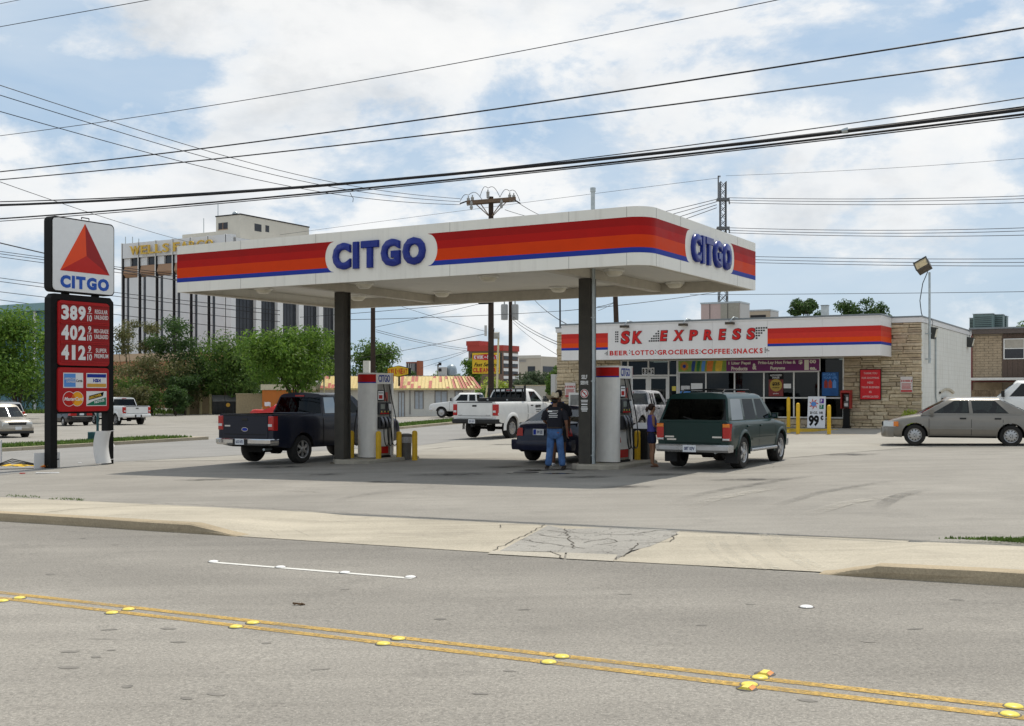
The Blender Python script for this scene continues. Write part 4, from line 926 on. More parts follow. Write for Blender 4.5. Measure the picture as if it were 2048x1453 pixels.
m_frame = M('white window frame', (.70, .69, .66), .4, var=.05, dirt=.1); m_flash = M('grey roof edge metal', (.20, .22, .23), .4, .4, var=.15)
m_sfascia = M('shop fascia white', (.74, .72, .70), .4, var=.03, scale=.8, streak=.08); m_roof = M('roof gravel', (.34, .32, .29), .95, var=.2, scale=30)
m_glass = glass('shop glass', (.26, .28, .27), (.30, .32, .33))
W0 = -16.77
sh = thing('corner_shop', 'low stone fronted corner shop with white fascia, red lettering and large dark windows', 'shop', (*S0, 0), A30)
MB().box(W0, -13.43, .06, .36, -.3, 4.66).box(-3.14, -.02, .06, .36, -.3, 4.66).box(-13.43, -3.14, .06, .36, 3.33, 4.66).box(-10.53, -3.16, .08, .30, -.3, .665).obj('front_wall', m_mortar, sh)
MB().box(-.30, 0, .062, 13.17, -.3, 4.64).obj('side_wall', m_block, sh)
MB().box(W0, W0 + .25, .362, 13.17, -.3, 4.64).box(W0 + .25, -.302, 12.9, 13.17, -.3, 4.64).obj('back_wall', m_block, sh)
MB().box(W0 + .02, -.02, .05, 13.15, 4.662, 4.70).obj('roof', m_roof, sh)
MB().box(W0 - .03, .02, -.03, .10, 4.66, 4.86).box(-.12, .02, .102, 13.2, 4.66, 4.86).box(W0 - .03, W0 + .1, .102, 13.2, 4.66, 4.86).obj('parapet', m_sfascia, sh)
MB().box(W0 - .05, .045, -.05, .12, 4.862, 4.92).box(-.14, .045, .122, 13.22, 4.862, 4.92).obj('roof_edge', m_flash, sh)
# stones, each its own piece
stone_me = []
for k in range(12):
 q = random.Random(k); mb = MB(); j = lambda s: q.uniform(-s, s)
 fv = [(-.5 + j(.04), 0, -.5 + j(.12)), (.5 + j(.04), 0, -.5 + j(.12)), (.5 + j(.04), 0, .5 + j(.12)), (-.5 + j(.04), 0, .5 + j(.12))]
 iv = [(x * .93 + j(.02), -1 + j(.25), z * .80 + j(.05)) for x, y, z in fv]; bv = [(x, 1, z) for x, y, z in fv]
 c = (j(.1), -1.25 + j(.15), j(.15))
 mb.add(bv + fv + iv + [c], [(0, 1, 5, 4), (1, 2, 6, 5), (2, 3, 7, 6), (3, 0, 4, 7), (4, 5, 9, 8), (5, 6, 10, 9), (6, 7, 11, 10), (7, 4, 8, 11), (8, 9, 12), (9, 10, 12), (10, 11, 12), (11, 8, 12)])
 stone_me.append(mb.mesh('stone', m_stone, 25))
cells = []
def courses(x0, x1, z0, z1, keep=lambda x, z: True):
 z = z0
 while z < z1 - .05:
  h = min(rng.choice((.10, .125, .14, .16, .19)), z1 - z); x = x0
  if z1 - z - h < .07: h = z1 - z
  while x < x1 - .02:
   w = rng.uniform(.28, .78) if rng.random() < .8 else rng.uniform(.8, 1.0)
   if x1 - x - w < .18: w = x1 - x
   if h > .15 and rng.random() < .35 and w > .3:
    zz = z + h * rng.uniform(.4, .6)
    for a, b in ((z, zz), (zz, z + h)):
     if keep(x + w / 2, a): cells.append((x, x + w, a, b))
   elif keep(x + w / 2, z): cells.append((x, x + w, z, z + h))
   x += w
  z += h
courses(-3.14, 0.0, WZ - .12, 4.655, lambda x, z: x > -1.35 or z < 3.3)
courses(-10.53, -3.16, WZ, .655); courses(W0, -13.43, -.05, 3.3); courses(W0, -15.4, 3.3, 4.655)
nst = 0; rest = MB()
for x0, x1, z0, z1 in cells:
 me = rng.choice(stone_me); g = .010; pr = rng.uniform(.020, .045)
 loc = ((x0 + x1) / 2, .045 - 0, (z0 + z1) / 2); scl = (x1 - x0 - g, pr, z1 - z0 - g)
 if nst < 298: o = put('stone', me, sh, None, loc); o.scale = scl; nst += 1
 else: rest.add([(loc[0] + v.co.x * scl[0], loc[1] + v.co.y * scl[1], loc[2] + v.co.z * scl[2]) for v in me.vertices], [tuple(p.vertices) for p in me.polygons])
kind(rest.obj('stone_facing', m_stone, sh, 25), 'stuff')
# windows
zb, zm, zt = .69, 1.56, 3.30
xs = [-10.53, -9.25, -7.92, -6.59, -5.27, -4.21, -3.16]
fw = MB()
for x in xs: fw.box(x - .03, x + .03, .05, .15, zb, zt)
for a, b in zip(xs[:-1], xs[1:]):
 for z in (zb + .03, zm, zt - .03): fw.box(a + .03, b - .03, .055, .145, z - .03, z + .03)
 if b <= -4.1: fw.box(a + .03, b - .03, .055, .145, 2.66, 2.72)
win = fw.obj('shop_window', m_frame, sh)
for a, b in zip(xs[:-1], xs[1:]):
 for z0, z1 in ((zb + .06, zm - .03), (zm + .03, zt - .06)): MB().box(a + .03, b - .03, .095, .103, z0, z1).obj('pane', m_glass if z0 > 1 else glass('dark lower glass', (.06, .065, .065), (.16, .17, .18)), win)
# door, transom and the narrow panes beside it
df = MB()
for x in (-13.40, -13.06, -12.03, -11.04, -10.62): df.box(x - .035, x + .035, .05, .15, WZ, zt)
for a, b in ((-13.365, -13.095), (-13.025, -12.065), (-11.995, -11.075), (-11.005, -10.655)):
 for z in (2.57, zt - .03): df.box(a, b, .055, .145, z - .035, z + .035)
dr = df.obj('door_frame', m_frame, sh)
for a, b in ((-13.365, -13.095), (-11.005, -10.655)): MB().box(a, b, .095, .103, WZ + .03, 2.53).box(a, b, .0951, .1029, 2.61, 3.235).obj('pane', m_glass, dr)
MB().box(-13.025, -11.075, .096, .102, 2.61, 3.235).obj('pane', m_glass, dr)
for a, b, hx in ((-13.02, -12.07, -12.16), (-11.99, -11.08, -11.90)):
 d = MB(); d.box(a, a + .09, .06, .12, WZ + .02, 2.52).box(b - .09, b, .06, .12, WZ + .02, 2.52).box(a + .09, b - .09, .06, .12, WZ + .02, WZ + .22).box(a + .09, b - .09, .06, .12, 2.42, 2.52)
 d = d.obj('door', m_frame, sh); MB().box(a + .09, b - .09, .085, .093, WZ + .22, 2.42).obj('pane', m_glass, d); MB().cyl((hx, .03, 1.0), (hx, .03, 1.6), .018).box(hx - .01, hx + .01, .03, .06, 1.05, 1.08).box(hx - .01, hx + .01, .03, .06, 1.52, 1.55).obj('handle', m_galv, d)
fw_ = F((0, .05, 0), (1, 0, 0), (0, -1, 0))
x0, x1 = onx(1284, .05), onx(1309, .05); mb = MB()
for k, ch in enumerate('8342'):
 a = x0 + (x1 - x0) * k / 4; MB().fbox(fw_, a, a + (x1 - x0) / 4 - .015, onz(1296, 750, .05), onz(1296, 736, .05), -.02, .0).obj('number_tile', m_white, dr)
 text_into(mb, fw_, ch, a + .02, a + (x1 - x0) / 4 - .035, onz(1296, 748.6, .05), onz(1296, 737.5, .05), .001, .005, .05)
mb.obj('house_number', m_black, dr)
x0, x1 = onx(1291, .12), onx(1306, .12); e = MB().box(x0, x1, .16, .20, onz(1300, 734, .12), onz(1300, 724, .12)).obj('exit_sign', M('exit sign face', (.5, .5, .48), .4), sh)
text(e, 'lettering', F((0, .16, 0), (1, 0, 0), (0, -1, 0)), 'EXIT', M('faded grey print', (.25, .2, .2), .5), x0 + .05, x1 - .05, onz(1300, 732.5, .12), onz(1300, 725.5, .12), .001, .004, .03)
# inside: floor, ceiling, back wall, lit tubes, shelves of goods
MB().box(W0 + .26, -.31, .37, 12.89, -.2, WZ - .01).obj('floor', M('shop floor', (.22, .20, .17), .5, var=.1), sh)
MB().box(W0 + .26, -.31, .37, 12.89, 3.345, 3.37).obj('ceiling', M('ceiling tile', (.35, .34, .32), .9, var=.1), sh)
MB().box(W0 + .26, -.31, 8.0, 8.05, WZ, 3.34).obj('partition', M('shop back wall', (.10, .095, .09), .8, var=.2), sh)
m_tube = emit('lit fluorescent tube', (.95, 1.0, .95), 1.6)
for x in (-13.0, -9.4, -5.8, -3.6):
 for y in (1.3, 3.6): MB().box(x - .6, x + .6, y - .05, y + .05, 3.27, 3.32).obj('fluorescent_tube', m_tube, sh)
gcol = [M('goods ' + n, c, .5, var=.2, scale=20) for n, c in (('red', (.30, .03, .02)), ('yellow', (.40, .28, .03)), ('blue', (.03, .07, .25)), ('green', (.03, .16, .05)), ('white', (.4, .4, .38)), ('brown', (.16, .08, .04)))]
for x, y in ((-9.6, 1.6), (-7.2, 1.7), (-9.0, 3.2), (-5.4, 2.4), (-12.8, 4.5), (-6.0, 4.6)):
 s = MB()
 for z in (.45, .85, 1.2): s.box(x - .8, x + .8, y - .2, y + .2, z, z + .03)
 s.box(x - .8, x + .8, y - .015, y + .015, WZ, 1.45); s = s.obj('shelf_unit', M('shelf steel', (.25, .25, .24), .5), sh)
 g = MB()
 for z in (.48, .88, 1.23):
  q = x - .78
  while q < x + .7: w = rng.uniform(.08, .2); g.box(q, q + w - .01, y - .18, y - .03, z, z + rng.uniform(.12, .28), rng.randrange(6)); q += w
 g.obj('goods', gcol, s)
# overhanging fascia
FY = -2.0; FX0, FX1, FZ0, FZ1 = -15.46, -1.18, 3.26, 4.80
js = [FX0, -13.11, -10.6, -8.2, -5.78, -3.5, FX1]
for a, b in zip(js[:-1], js[1:]): MB().box(a + .003, b - .003, FY, FY + .05, FZ0, FZ1).obj('fascia_panel', m_sfascia, sh)
MB().box(FX1 - .05, FX1 + .001, FY + .052, -.04, FZ0, FZ1).obj('fascia_panel', m_sfascia, sh); MB().box(FX0, FX0 + .05, FY + .052, -.04, FZ0, FZ1).obj('fascia_panel', m_sfascia, sh)
MB().box(FX0 - .01, FX1 + .01, FY - .02, -.052, 4.802, 4.86).obj('fascia_cap', m_sfascia, sh); MB().box(FX0 - .03, FX1 + .03, FY - .04, -.054, 4.862, 4.93).obj('roof_edge', m_flash, sh)
MB().box(FX0 + .05, FX1 - .05, FY + .052, -.04, FZ0 + .01, FZ0 + .03).obj('fascia_soffit', m_beam, sh)
ff = F((0, FY, 0), (1, 0, 0), (0, -1, 0)); fe = F((FX1 + .001, 0, 0), (0, 1, 0), (1, 0, 0))
for nm, z0, z1, mt in (('dark_red_stripe', 4.25, 4.46, m_midred), ('red_stripe', 4.03, 4.25, m_orangered if 0 else M('bright red vinyl', (.60, .028, .016), .35, var=.05)), ('orange_stripe', 3.82, 4.03, M('shop orange vinyl', (.72, .07, .01), .5, spec=.1, var=.05)), ('blue_stripe', 3.71, 3.82, m_blue)):
 MB().fbox(ff, -5.78, FX1 + .004, z0, z1, .001, .004).obj(nm, mt, sh); MB().fbox(ff, FX0, -13.11, z0, z1, .001, .004).obj(nm, mt, sh); MB().fbox(fe, FY - .002, -.05, z0, z1, .001, .004).obj(nm, mt, sh)
zf = lambda px, py: onz(px, py, FY)
m_skred = M('raised red shop letter', (.56, .014, .012), .35, var=.06); m_skout = M('letter outline', (.08, .012, .03), .5)
ITAL = [('S', 1241, 1258.5, 688.5, 663), ('K', 1264.5, 1284, 687.5, 663.5), ('E', 1320, 1333, 682.5, 662), ('X', 1346, 1366, 682, 661.5), ('P', 1378, 1394, 681, 661), ('R', 1407, 1425, 680.3, 660.3), ('E', 1437, 1450, 680, 659), ('S', 1464, 1480.5, 680, 658), ('S', 1492.5, 1509, 679.5, 657)]
for ch, a, b, y0, y1 in ITAL:
 x0, x1, z0, z1 = onx(a, FY), onx(b, FY), zf(a, y0), zf(a, y1)
 mb = MB(); text_into(mb, ff, ch, x0 - .015, x1 + .015, z0 - .02, z1 + .02, .001, .012, .07, .06); mb.obj('letter_outline', m_skout, sh)
 mb = MB(); text_into(mb, ff, ch, x0 + .01, x1 - .01, z0, z1, .013, .04, .038, .06); mb.obj('letter', m_skred, sh)
def dots(cells_, x0, z0, dx, dz, w, h):
 mb = MB()
 for i, j in cells_: mb.fbox(ff, x0 + i * dx, x0 + i * dx + w, z0 + j * dz, z0 + j * dz + h, .001, .006)
 mb.obj('checker_motif', m_black, sh)
dots([(i, j) for i in range(2) for j in range(5)], onx(1230.5, FY), zf(1231, 685), .09, .105, .062, .065)
dots([(i, j) for j in range(5) for i in range(5) if i >= j * 1.0 and i + 0 >= j], onx(1297.5, FY), zf(1298, 684), .105, .105, .075, .065)
dots([(i, j) for j in range(5) for i in range(5) if i <= j], onx(1511.5, FY), zf(1512, 678.3), .105, .105, .075, .065)
dots([(0, 1), (1, 0), (1, 2), (1, 1), (2, 0), (2, 1), (2, 2), (2, 3)], onx(1209.5, FY), zf(1210, 711), .06, .055, .038, .035); dots([(0, 0), (0, 1), (0, 2), (0, 3), (1, 1), (1, 2), (2, 1)], onx(1529.5, FY), zf(1530, 706), .075, .06, .045, .04)
for s, a, b in (('BEER', 1219.5, 1256), ('LOTTO', 1263.5, 1308.5), ('GROCERIES', 1315, 1397), ('COFFEE', 1403.5, 1460), ('SNACKS', 1466.5, 1525.5)):
 letters(sh, ff, s, m_skred, onx(a, FY), onx(b, FY), zf(a, 711.5 - (a - 1219) * .0145), zf(a, 702.3 - (a - 1219) * .0185), .001, .010, .03, gap=.12)
for px in (1259.8, 1311.5, 1400.5, 1463.5): dots([(0, 0), (0, 1), (0, 2), (1, 0), (1, 1), (1, 2)][::2] + [(1, 1)], onx(px - 1.3, FY), zf(px, 708), .06, .065, .04, .04)
# flood lamps on the fascia top, bullet lamp
for px in (1253, 1370, 1463):
 x = onx(px, FY); l = MB().box(x - .16, x + .18, FY - .38, FY - .10, 4.66, 4.76).obj('flood_lamp', M('bronze lamp body', (.07, .055, .04), .5, .3, var=.2), sh)
 MB().box(x - .13, x + .15, FY - .36, FY - .12, 4.645, 4.658).obj('lens', m_lens, l); MB().tube([(x, FY - .2, 4.765), (x + .05, FY - .2, 4.86), (x + .12, FY - .08, 4.98), (x + .22, FY + .15, 4.94)], .022, 6).obj('arm', m_galv, l, 60)
# white side wall: pack lamps, conduit, meters, arch
m_pack = M('bronze wall lamp', (.06, .06, .055), .4, .3, var=.2)
for y in (1.75, 12.0):
 l = MB().add([(.001, y - .22, 4.05), (.001, y + .22, 4.05), (.001, y + .22, 4.55), (.001, y - .22, 4.55), (.22, y - .2, 4.02), (.22, y + .2, 4.02), (.32, y + .2, 4.50), (.32, y - .2, 4.50)], [(0, 1, 2, 3), (4, 7, 6, 5), (0, 4, 5, 1), (1, 5, 6, 2), (2, 6, 7, 3), (3, 7, 4, 0)]).obj('wall_lamp', m_pack, sh)
 MB().add([(.225, y - .18, 4.05), (.225, y + .18, 4.05), (.318, y + .18, 4.45), (.318, y - .18, 4.45)], [(0, 1, 2, 3)]).obj('lens', m_lens, l); MB().tube([(.1, y, 4.55), (.12, y + .1, 4.75), (.05, y + .05, 4.9)], .012, 5).obj('cable', m_rubber, l)
MB().tube([(.05, 2.93, 4.4), (.05, 2.95, 1.6), (.07, 3.15, 1.3), (.07, 3.2, 1.0)], .035, 8).obj('conduit', m_galv, sh, 60)
mb = MB(); k = 8
for i in range(k):
 u0, u1 = i / k, (i + 1) / k; zf_ = lambda u: 1.82 + .17 * math.sin(math.pi * u); y0, y1 = 4.0 + 3.6 * u0, 4.0 + 3.6 * u1
 mb.add([(.0, y0, zf_(u0)), (.0, y1, zf_(u1)), (.09, y0, zf_(u0)), (.09, y1, zf_(u1)), (.0, y0, zf_(u0) - .09), (.0, y1, zf_(u1) - .09), (.07, y0, zf_(u0) - .09), (.07, y1, zf_(u1) - .09)], [(0, 2, 3, 1), (2, 6, 7, 3), (4, 5, 7, 6)])
mb.obj('arch_ledge', M('stained ledge', (.55, .5, .4), .8, var=.2, dirt=.4), sh)
for y0, y1, z0, z1, mt in ((2.9, 3.6, .75, 1.15, m_grey), (4.6, 6.2, 1.0, 1.55, m_black), (4.0, 5.4, .45, 1.05, m_pumpk), (3.4, 4.2, .4, .85, M('blue crate', (.03, .08, .28), .5, var=.2))): MB().box(.003, .25, y0, y1, z0, z1).obj('service_box', mt, sh)
# ---- signs and things on the shop front
fw_ = F((0, 0, 0), (1, 0, 0), (0, -1, 0))
def shop_thing(name, label, cat, yl=0): return thing(name, label, cat, (*lot(S0, 0, yl), 0), A30)
m_purple = M('purple banner print', (.17, .025, .13), .5, var=.06); m_cream2 = M('cream print', (.74, .70, .58), .5, var=.04)
bn = shop_thing('window_banner', 'long purple snack banner with drinks and crisps at its left above the shop windows', 'banner', -.03); q = -.03
bx = lambda px: onx(px, q); bz = lambda px, py: onz(px, py, q)
MB().poly(fw_, [(bx(1355), 2.69), (bx(1641), 2.69), (bx(1641), 3.245), (bx(1355), 3.245)], .0, .02).obj('frame', m_frame, bn)
MB().fbox(fw_, bx(1453), bx(1639), 2.72, 3.215, .021, .025).obj('purple_field', m_purple, bn); gr = MB().fbox(fw_, bx(1357), bx(1452.8), 2.72, 3.215, .021, .025).obj('green_field', M('lime print', (.24, .34, .06), .5, var=.15), bn)
mb = MB()
for k in range(12):
 w = k * .5236; cx, cz = bx(1369), 2.97; mb.poly(fw_, [(cx + .03 * math.cos(w), cz + .03 * math.sin(w)), (cx + .18 * math.cos(w - .2), cz + .18 * math.sin(w - .2)), (cx + .21 * math.cos(w), cz + .21 * math.sin(w)), (cx + .18 * math.cos(w + .2), cz + .18 * math.sin(w + .2))], .026, .027 + .0002 * k)
mb.obj('flower_print', M('orange print', (.65, .20, .04), .5, var=.2), gr); MB().poly(fw_, circ(bx(1369), 2.97, .08), .030, .031).obj('flower_centre', m_blue, gr)
for px, w, mt in ((1387, .17, gcol[2]), (1397, .16, gcol[3]), (1407, .17, m_lblue), (1420, .30, M('crisp bag orange', (.72, .22, .03), .4, var=.2)), (1438, .32, M('crisp bag yellow', (.75, .50, .05), .4, var=.2))):
 x = bx(px); MB().poly(fw_, [(x - w / 2, 2.73), (x + w / 2 - .04, 2.73), (x + w / 2, 3.0), (x + w / 2 + .03, 3.2), (x - w / 2 + .05, 3.2), (x - w / 2, 3.0)], .0262, .029).obj('product_print', mt, gr)
mb = MB()
for s, a, b, z0, z1 in (('1 Liter Pepsi', 1457.5, 1501.5, 2.985, 3.15), ('Products', 1463, 1495.5, 2.755, 2.93), ('&', 1505, 1513.5, 2.79, 3.06), ('Frito-Lay Hot Fries &', 1517, 1592, 2.985, 3.16), ('Funyuns', 1541, 1570.5, 2.745, 2.92), ('$', 1597.5, 1605.5, 2.99, 3.185), ('1', 1609, 1618, 2.75, 3.18), ('00', 1619.5, 1632.5, 3.03, 3.185), ('ea.', 1620, 1633.5, 2.75, 2.87)):
 text_into(mb, fw_, s, bx(a), bx(b), z0, z1, .0262, .030, .04)
mb.obj('lettering', m_cream2, bn)
ty = shop_thing('thank_you_sign', 'tall red sign with white serif lettering on the stone wall', 'sign', -.05); q = -.05
x0, x1 = onx(1721, q), onx(1761, q); z0, z1 = onz(1740, 799, q), onz(1740, 740, q)
MB().fbox(fw_, x0 - .03, x1 + .03, z0 - .03, z1 + .03, -.02, .015).obj('frame', m_black, ty); MB().fbox(fw_, x0, x1, z0, z1, .016, .02).obj('panel', M('glossy red sign', (.62, .012, .02), .3, var=.04), ty)
mb = MB()
for k, (s, w) in enumerate((('THANK YOU', .68), ('FOR SHOPPING', .86), ('HERE', .30), ('YOUR BUSINESS', .90), ('IS', .12), ('APPRECIATED', .80))):
 c, h = (x0 + x1) / 2, (z1 - z0) / 6.3; zz = z1 - h * (k + .95); ww = w * (x1 - x0) / 2; text_into(mb, fw_, s, c - ww, c + ww, zz, zz + h * .42, .021, .024, .012)
mb.obj('lettering', M('pinkish white print', (.75, .52, .50), .5), ty)
def notice(px0, px1, py0, py1, label):
 q = -.05; t = shop_thing('parking_notice', label, 'sign', q); x0, x1, z0, z1 = onx(px0, q), onx(px1, q), onz(px0, py1, q), onz(px0, py0, q); h = z1 - z0; w = x1 - x0
 MB().fbox(fw_, x0, x1, z0, z1, -.02, .01).obj('panel', M('dull white sign', (.62, .58, .55), .5, var=.06), t); mb = MB(); mb.fbox(fw_, x0 + .03 * w, x1 - .03 * w, z0 + .02 * h, z0 + .15 * h, .011, .014)
 mb.poly(fw_, [(x0 + .02, z1 - .38 * h), (x0 + .02, z1 - .16 * h), (x0 + .13 * w, z1 - .27 * h)], .011, .014); mb.poly(fw_, [(x1 - .02, z1 - .38 * h), (x1 - .02, z1 - .16 * h), (x1 - .13 * w, z1 - .27 * h)], .011, .014)
 text_into(mb, fw_, 'NO PARKING', x0 + .18 * w, x1 - .18 * w, z1 - .34 * h, z1 - .2 * h, .011, .014, .04)
 for k in range(5): mb.fbox(fw_, x0 + .1 * w, x1 - (.1 + .06 * (k % 2)) * w, z1 - (.475 + .08 * k) * h, z1 - (.435 + .08 * k) * h, .011, .014)
 mb.obj('lettering', M('faded red print', (.46, .05, .05), .5, var=.15), t)
notice(1801, 1825, 754, 785, 'small red and white parking notice on the stone wall near the white side wall')
notice(1130, 1151, 766, 795, 'small red and white parking notice at the left end of the shop wall')
def poster(px0, px1, py0, py1, name, label, mat, q=.085):
 t = shop_thing(name, label, 'poster', q); x0, x1, z0, z1 = onx(px0, q), onx(px1, q), onz(px0, py1, q), onz(px0, py0, q); MB().fbox(fw_, x0, x1, z0, z1, .0, .004).obj('paper', mat, t); return t, x0, x1, z0, z1
t, x0, x1, z0, z1 = poster(1644, 1677, 745, 792, 'drink_poster', 'blue drink poster with bottles in the right end shop window', M('deep blue print', (.012, .09, .28), .4, var=.2, scale=4))
mb = MB(); text_into(mb, fw_, 'HYDRATE', x0 + .05, x1 - .12, z1 - .15, z1 - .05, .005, .007, .03); text_into(mb, fw_, 'YOUR LIFE.', x0 + .05, x1 - .05, z1 - .28, z1 - .18, .005, .007, .03); mb.obj('lettering', m_lblue, t)
for k, mt in enumerate((gcol[0], M('drink orange', (.42, .06, .03), .4), m_lblue)):
 c = x0 + (x1 - x0) * (.24 + .26 * k); MB().poly(fw_, [(c - .075, z0 + .33), (c + .075, z0 + .33), (c + .075, z0 + .58), (c + .03, z0 + .64), (c + .03, z0 + .68), (c - .03, z0 + .68), (c - .03, z0 + .64), (c - .075, z0 + .58)], .005, .008).obj('bottle_print', mt, t)
t, x0, x1, z0, z1 = poster(1537.5, 1566.5, 747, 793, 'phone_card_poster', 'dark red poster with a yellow disc reading 25 dollars in the shop window', M('maroon print', (.20, .03, .03), .4, var=.15))
MB().fbox(fw_, x0, x1, z1 - .27, z1 - .0, .0045, .006).obj('dark_head', m_black, t); mb = MB(); text_into(mb, fw_, 'AUTHORIZED', x0 + .06, x1 - .06, z1 - .13, z1 - .05, .007, .009, .03); text_into(mb, fw_, 'DEALER', x0 + .16, x1 - .16, z1 - .23, z1 - .15, .007, .009, .03); mb.obj('lettering', m_grey, t)
cx, cz = (x0 + x1) / 2, (z0 + z1) / 2 - .02; d = MB().poly(fw_, circ(cx, cz, .27), .0045, .0065).obj('yellow_disc', M('ochre print', (.45, .31, .06), .5), t); text(t, 'lettering', fw_, '$25', m_black, cx - .17, cx + .17, cz - .03, cz + .13, .007, .009, .05); text(t, 'lettering', fw_, 'UNLIMITED', m_black, cx - .16, cx + .16, cz - .13, cz - .08, .007, .009, .03); text(t, 'lettering', fw_, 'pocket', m_grey, cx - .12, cx + .12, z0 + .08, z0 + .15, .007, .009, .02)
for a, b, c_, d_, lb, mt in ((1382, 1405, 767, 782, 'white framed notice in the leftmost shop window', m_white), (1362, 1380, 772, 781, 'tilted pale sheet of paper in the leftmost shop window', m_grey), (1359, 1381, 783, 797, 'blue advert low in the leftmost shop window', m_lblue), (1567.5, 1582, 768, 777, 'white card right of the phone card poster', m_white), (1344, 1352, 773, 782, 'yellow sticker on the narrow pane left of the shop windows', m_ybut), (1474, 1490, 783, 794, 'red and blue sticker low in the third shop window', gcol[0])): poster(a, b, c_, d_, 'window_notice', lb, mt)
q = .12; t = shop_thing('atm_sign', 'unlit grey neon sign reading atm in the second shop window', 'sign', q); text(t, 'lettering', fw_, 'ATM', M('unlit neon tube', (.20, .21, .22), .3), onx(1430.5, q), onx(1455.5, q), onz(1440, 760.5, q), onz(1440, 750, q), 0, .01, -.005)
# payphone
q = -.32; t = shop_thing('payphone', 'red payphone with a dark pedestal beside the right end shop window', 'payphone', q); x0, x1 = onx(1683.5, q), onx(1702.5, q); c = (x0 + x1) / 2
MB().box(c - .12, c + .12, -.10, .10, WZ, 1.12).cham(F((0, 0, 0), (1, 0, 0), (0, -1, 0)), c - .15, c + .15, WZ, WZ + .08, -.14, .14, .02).obj('pedestal', m_black, t)
m_phred = M('faded red shell', (.36, .03, .025), .45, var=.15)
MB().box(x0, x0 + .03, -.2, .2, 1.12, 1.78).box(x1 - .03, x1, -.2, .2, 1.12, 1.78).add([(x0 - .01, -.22, 1.782), (x1 + .01, -.22, 1.782), (x1 + .01, .2, 1.782), (x0 - .01, .2, 1.782), (x0, -.22, 1.86), (x1, -.22, 1.86), (x1, .2, 1.90), (x0, .2, 1.90)], [(0, 1, 2, 3), (4, 7, 6, 5), (0, 4, 5, 1), (1, 5, 6, 2), (2, 6, 7, 3), (3, 7, 4, 0)]).box(x0 + .03, x1 - .03, .16, .2, 1.12, 1.78).obj('hood', m_phred, t)
MB().cham(F((0, 0, 0), (1, 0, 0), (0, -1, 0)), c - .11, c + .11, 1.16, 1.72, -.155, .05, .02).obj('phone_body', M('phone steel', (.12, .12, .125), .35, .6), t); MB().tube([(c - .06, -.09, 1.66), (c - .07, -.12, 1.55), (c - .06, -.09, 1.44)], [.03, .018, .03], 8).obj('handset', m_black, t, 50); MB().fbox(F((0, -.05, 0), (1, 0, 0), (0, -1, 0)), c - .0, c + .09, 1.45, 1.6, .0, .012).fbox(F((0, -.05, 0), (1, 0, 0), (0, -1, 0)), c - .08, c + .08, 1.22, 1.34, .001, .01).obj('keypad', m_grey, t)
# price board leaning on the window
q = -.75; t = shop_thing('price_board', 'white board advertising 99 cents standing on the walk before the window', 'sign board', q); m_bd = M('white price board', (.78, .80, .84), .4, var=.03)
x0, x1, z0, z1 = onx(1615.5, q), onx(1651, q), onz(1633, 856, q), onz(1633, 793, q); ft = F((0, 0, 0), (1, 0, 0), (0, -1, .12)); ft.u = Vector((0, .12, 1)).normalized(); ft.o = Vector((0, -.12, 0))
MB().fbox(ft, x0, x1, z0, z1, 0, .02).obj('panel', m_bd, t); w, h = x1 - x0, z1 - z0
for s, a, b, u, v, o_, mt in (('99', .07, .66, .05, .40, .05, m_black), ('c', .74, .90, .25, .39, .04, m_black), ('20 OZ.  NR', .13, .88, .44, .52, .03, m_black)):
 mb = MB(); text_into(mb, ft, s, x0 + a * w, x0 + b * w, z0 + u * h, z0 + v * h, .021, .024, o_)
 if s == 'c': mb.fbox(ft, x0 + .82 * w, x0 + .835 * w, z0 + .22 * h, z0 + .42 * h, .021, .0245)
 mb.obj('lettering', mt, t)
MB().fbox(ft, x0 + .66 * w, x0 + .90 * w, z0 + .78 * h, z0 + .93 * h, .021, .023).obj('purple_logo', M('violet print', (.10, .03, .30), .4), t); MB().fbox(ft, x0 + .66 * w, x0 + .90 * w, z0 + .60 * h, z0 + .74 * h, .021, .023).obj('green_logo', m_grn, t)
mb = MB(); text_into(mb, ft, 'P', x0 + .72 * w, x0 + .80 * w, z0 + .80 * h, z0 + .91 * h, .024, .026, .04); text_into(mb, ft, '7', x0 + .72 * w, x0 + .80 * w, z0 + .62 * h, z0 + .72 * h, .024, .026, .04); mb.obj('lettering', m_white, t)
mb = MB()
for k in range(14): a = k * .449; r1 = .20 if k % 2 else .29; mb.poly(ft, [(x0 + .33 * w, z0 + .76 * h), (x0 + w * (.33 + r1 * math.cos(a)), z0 + .76 * h + w * r1 * 1.1 * math.sin(a)), (x0 + w * (.33 + r1 * .7 * math.cos(a + .3)), z0 + .76 * h + w * r1 * .8 * math.sin(a + .3))], .021, .0225 + .0002 * k)
mb.obj('burst_print', m_midred, t); MB().poly(ft, [(x0 + w * (.33 + .15 * math.cos(k * .524)), z0 + .76 * h + .13 * w * math.sin(k * .524)) for k in range(12)], .0255, .027).obj('burst_centre', m_lblue, t)
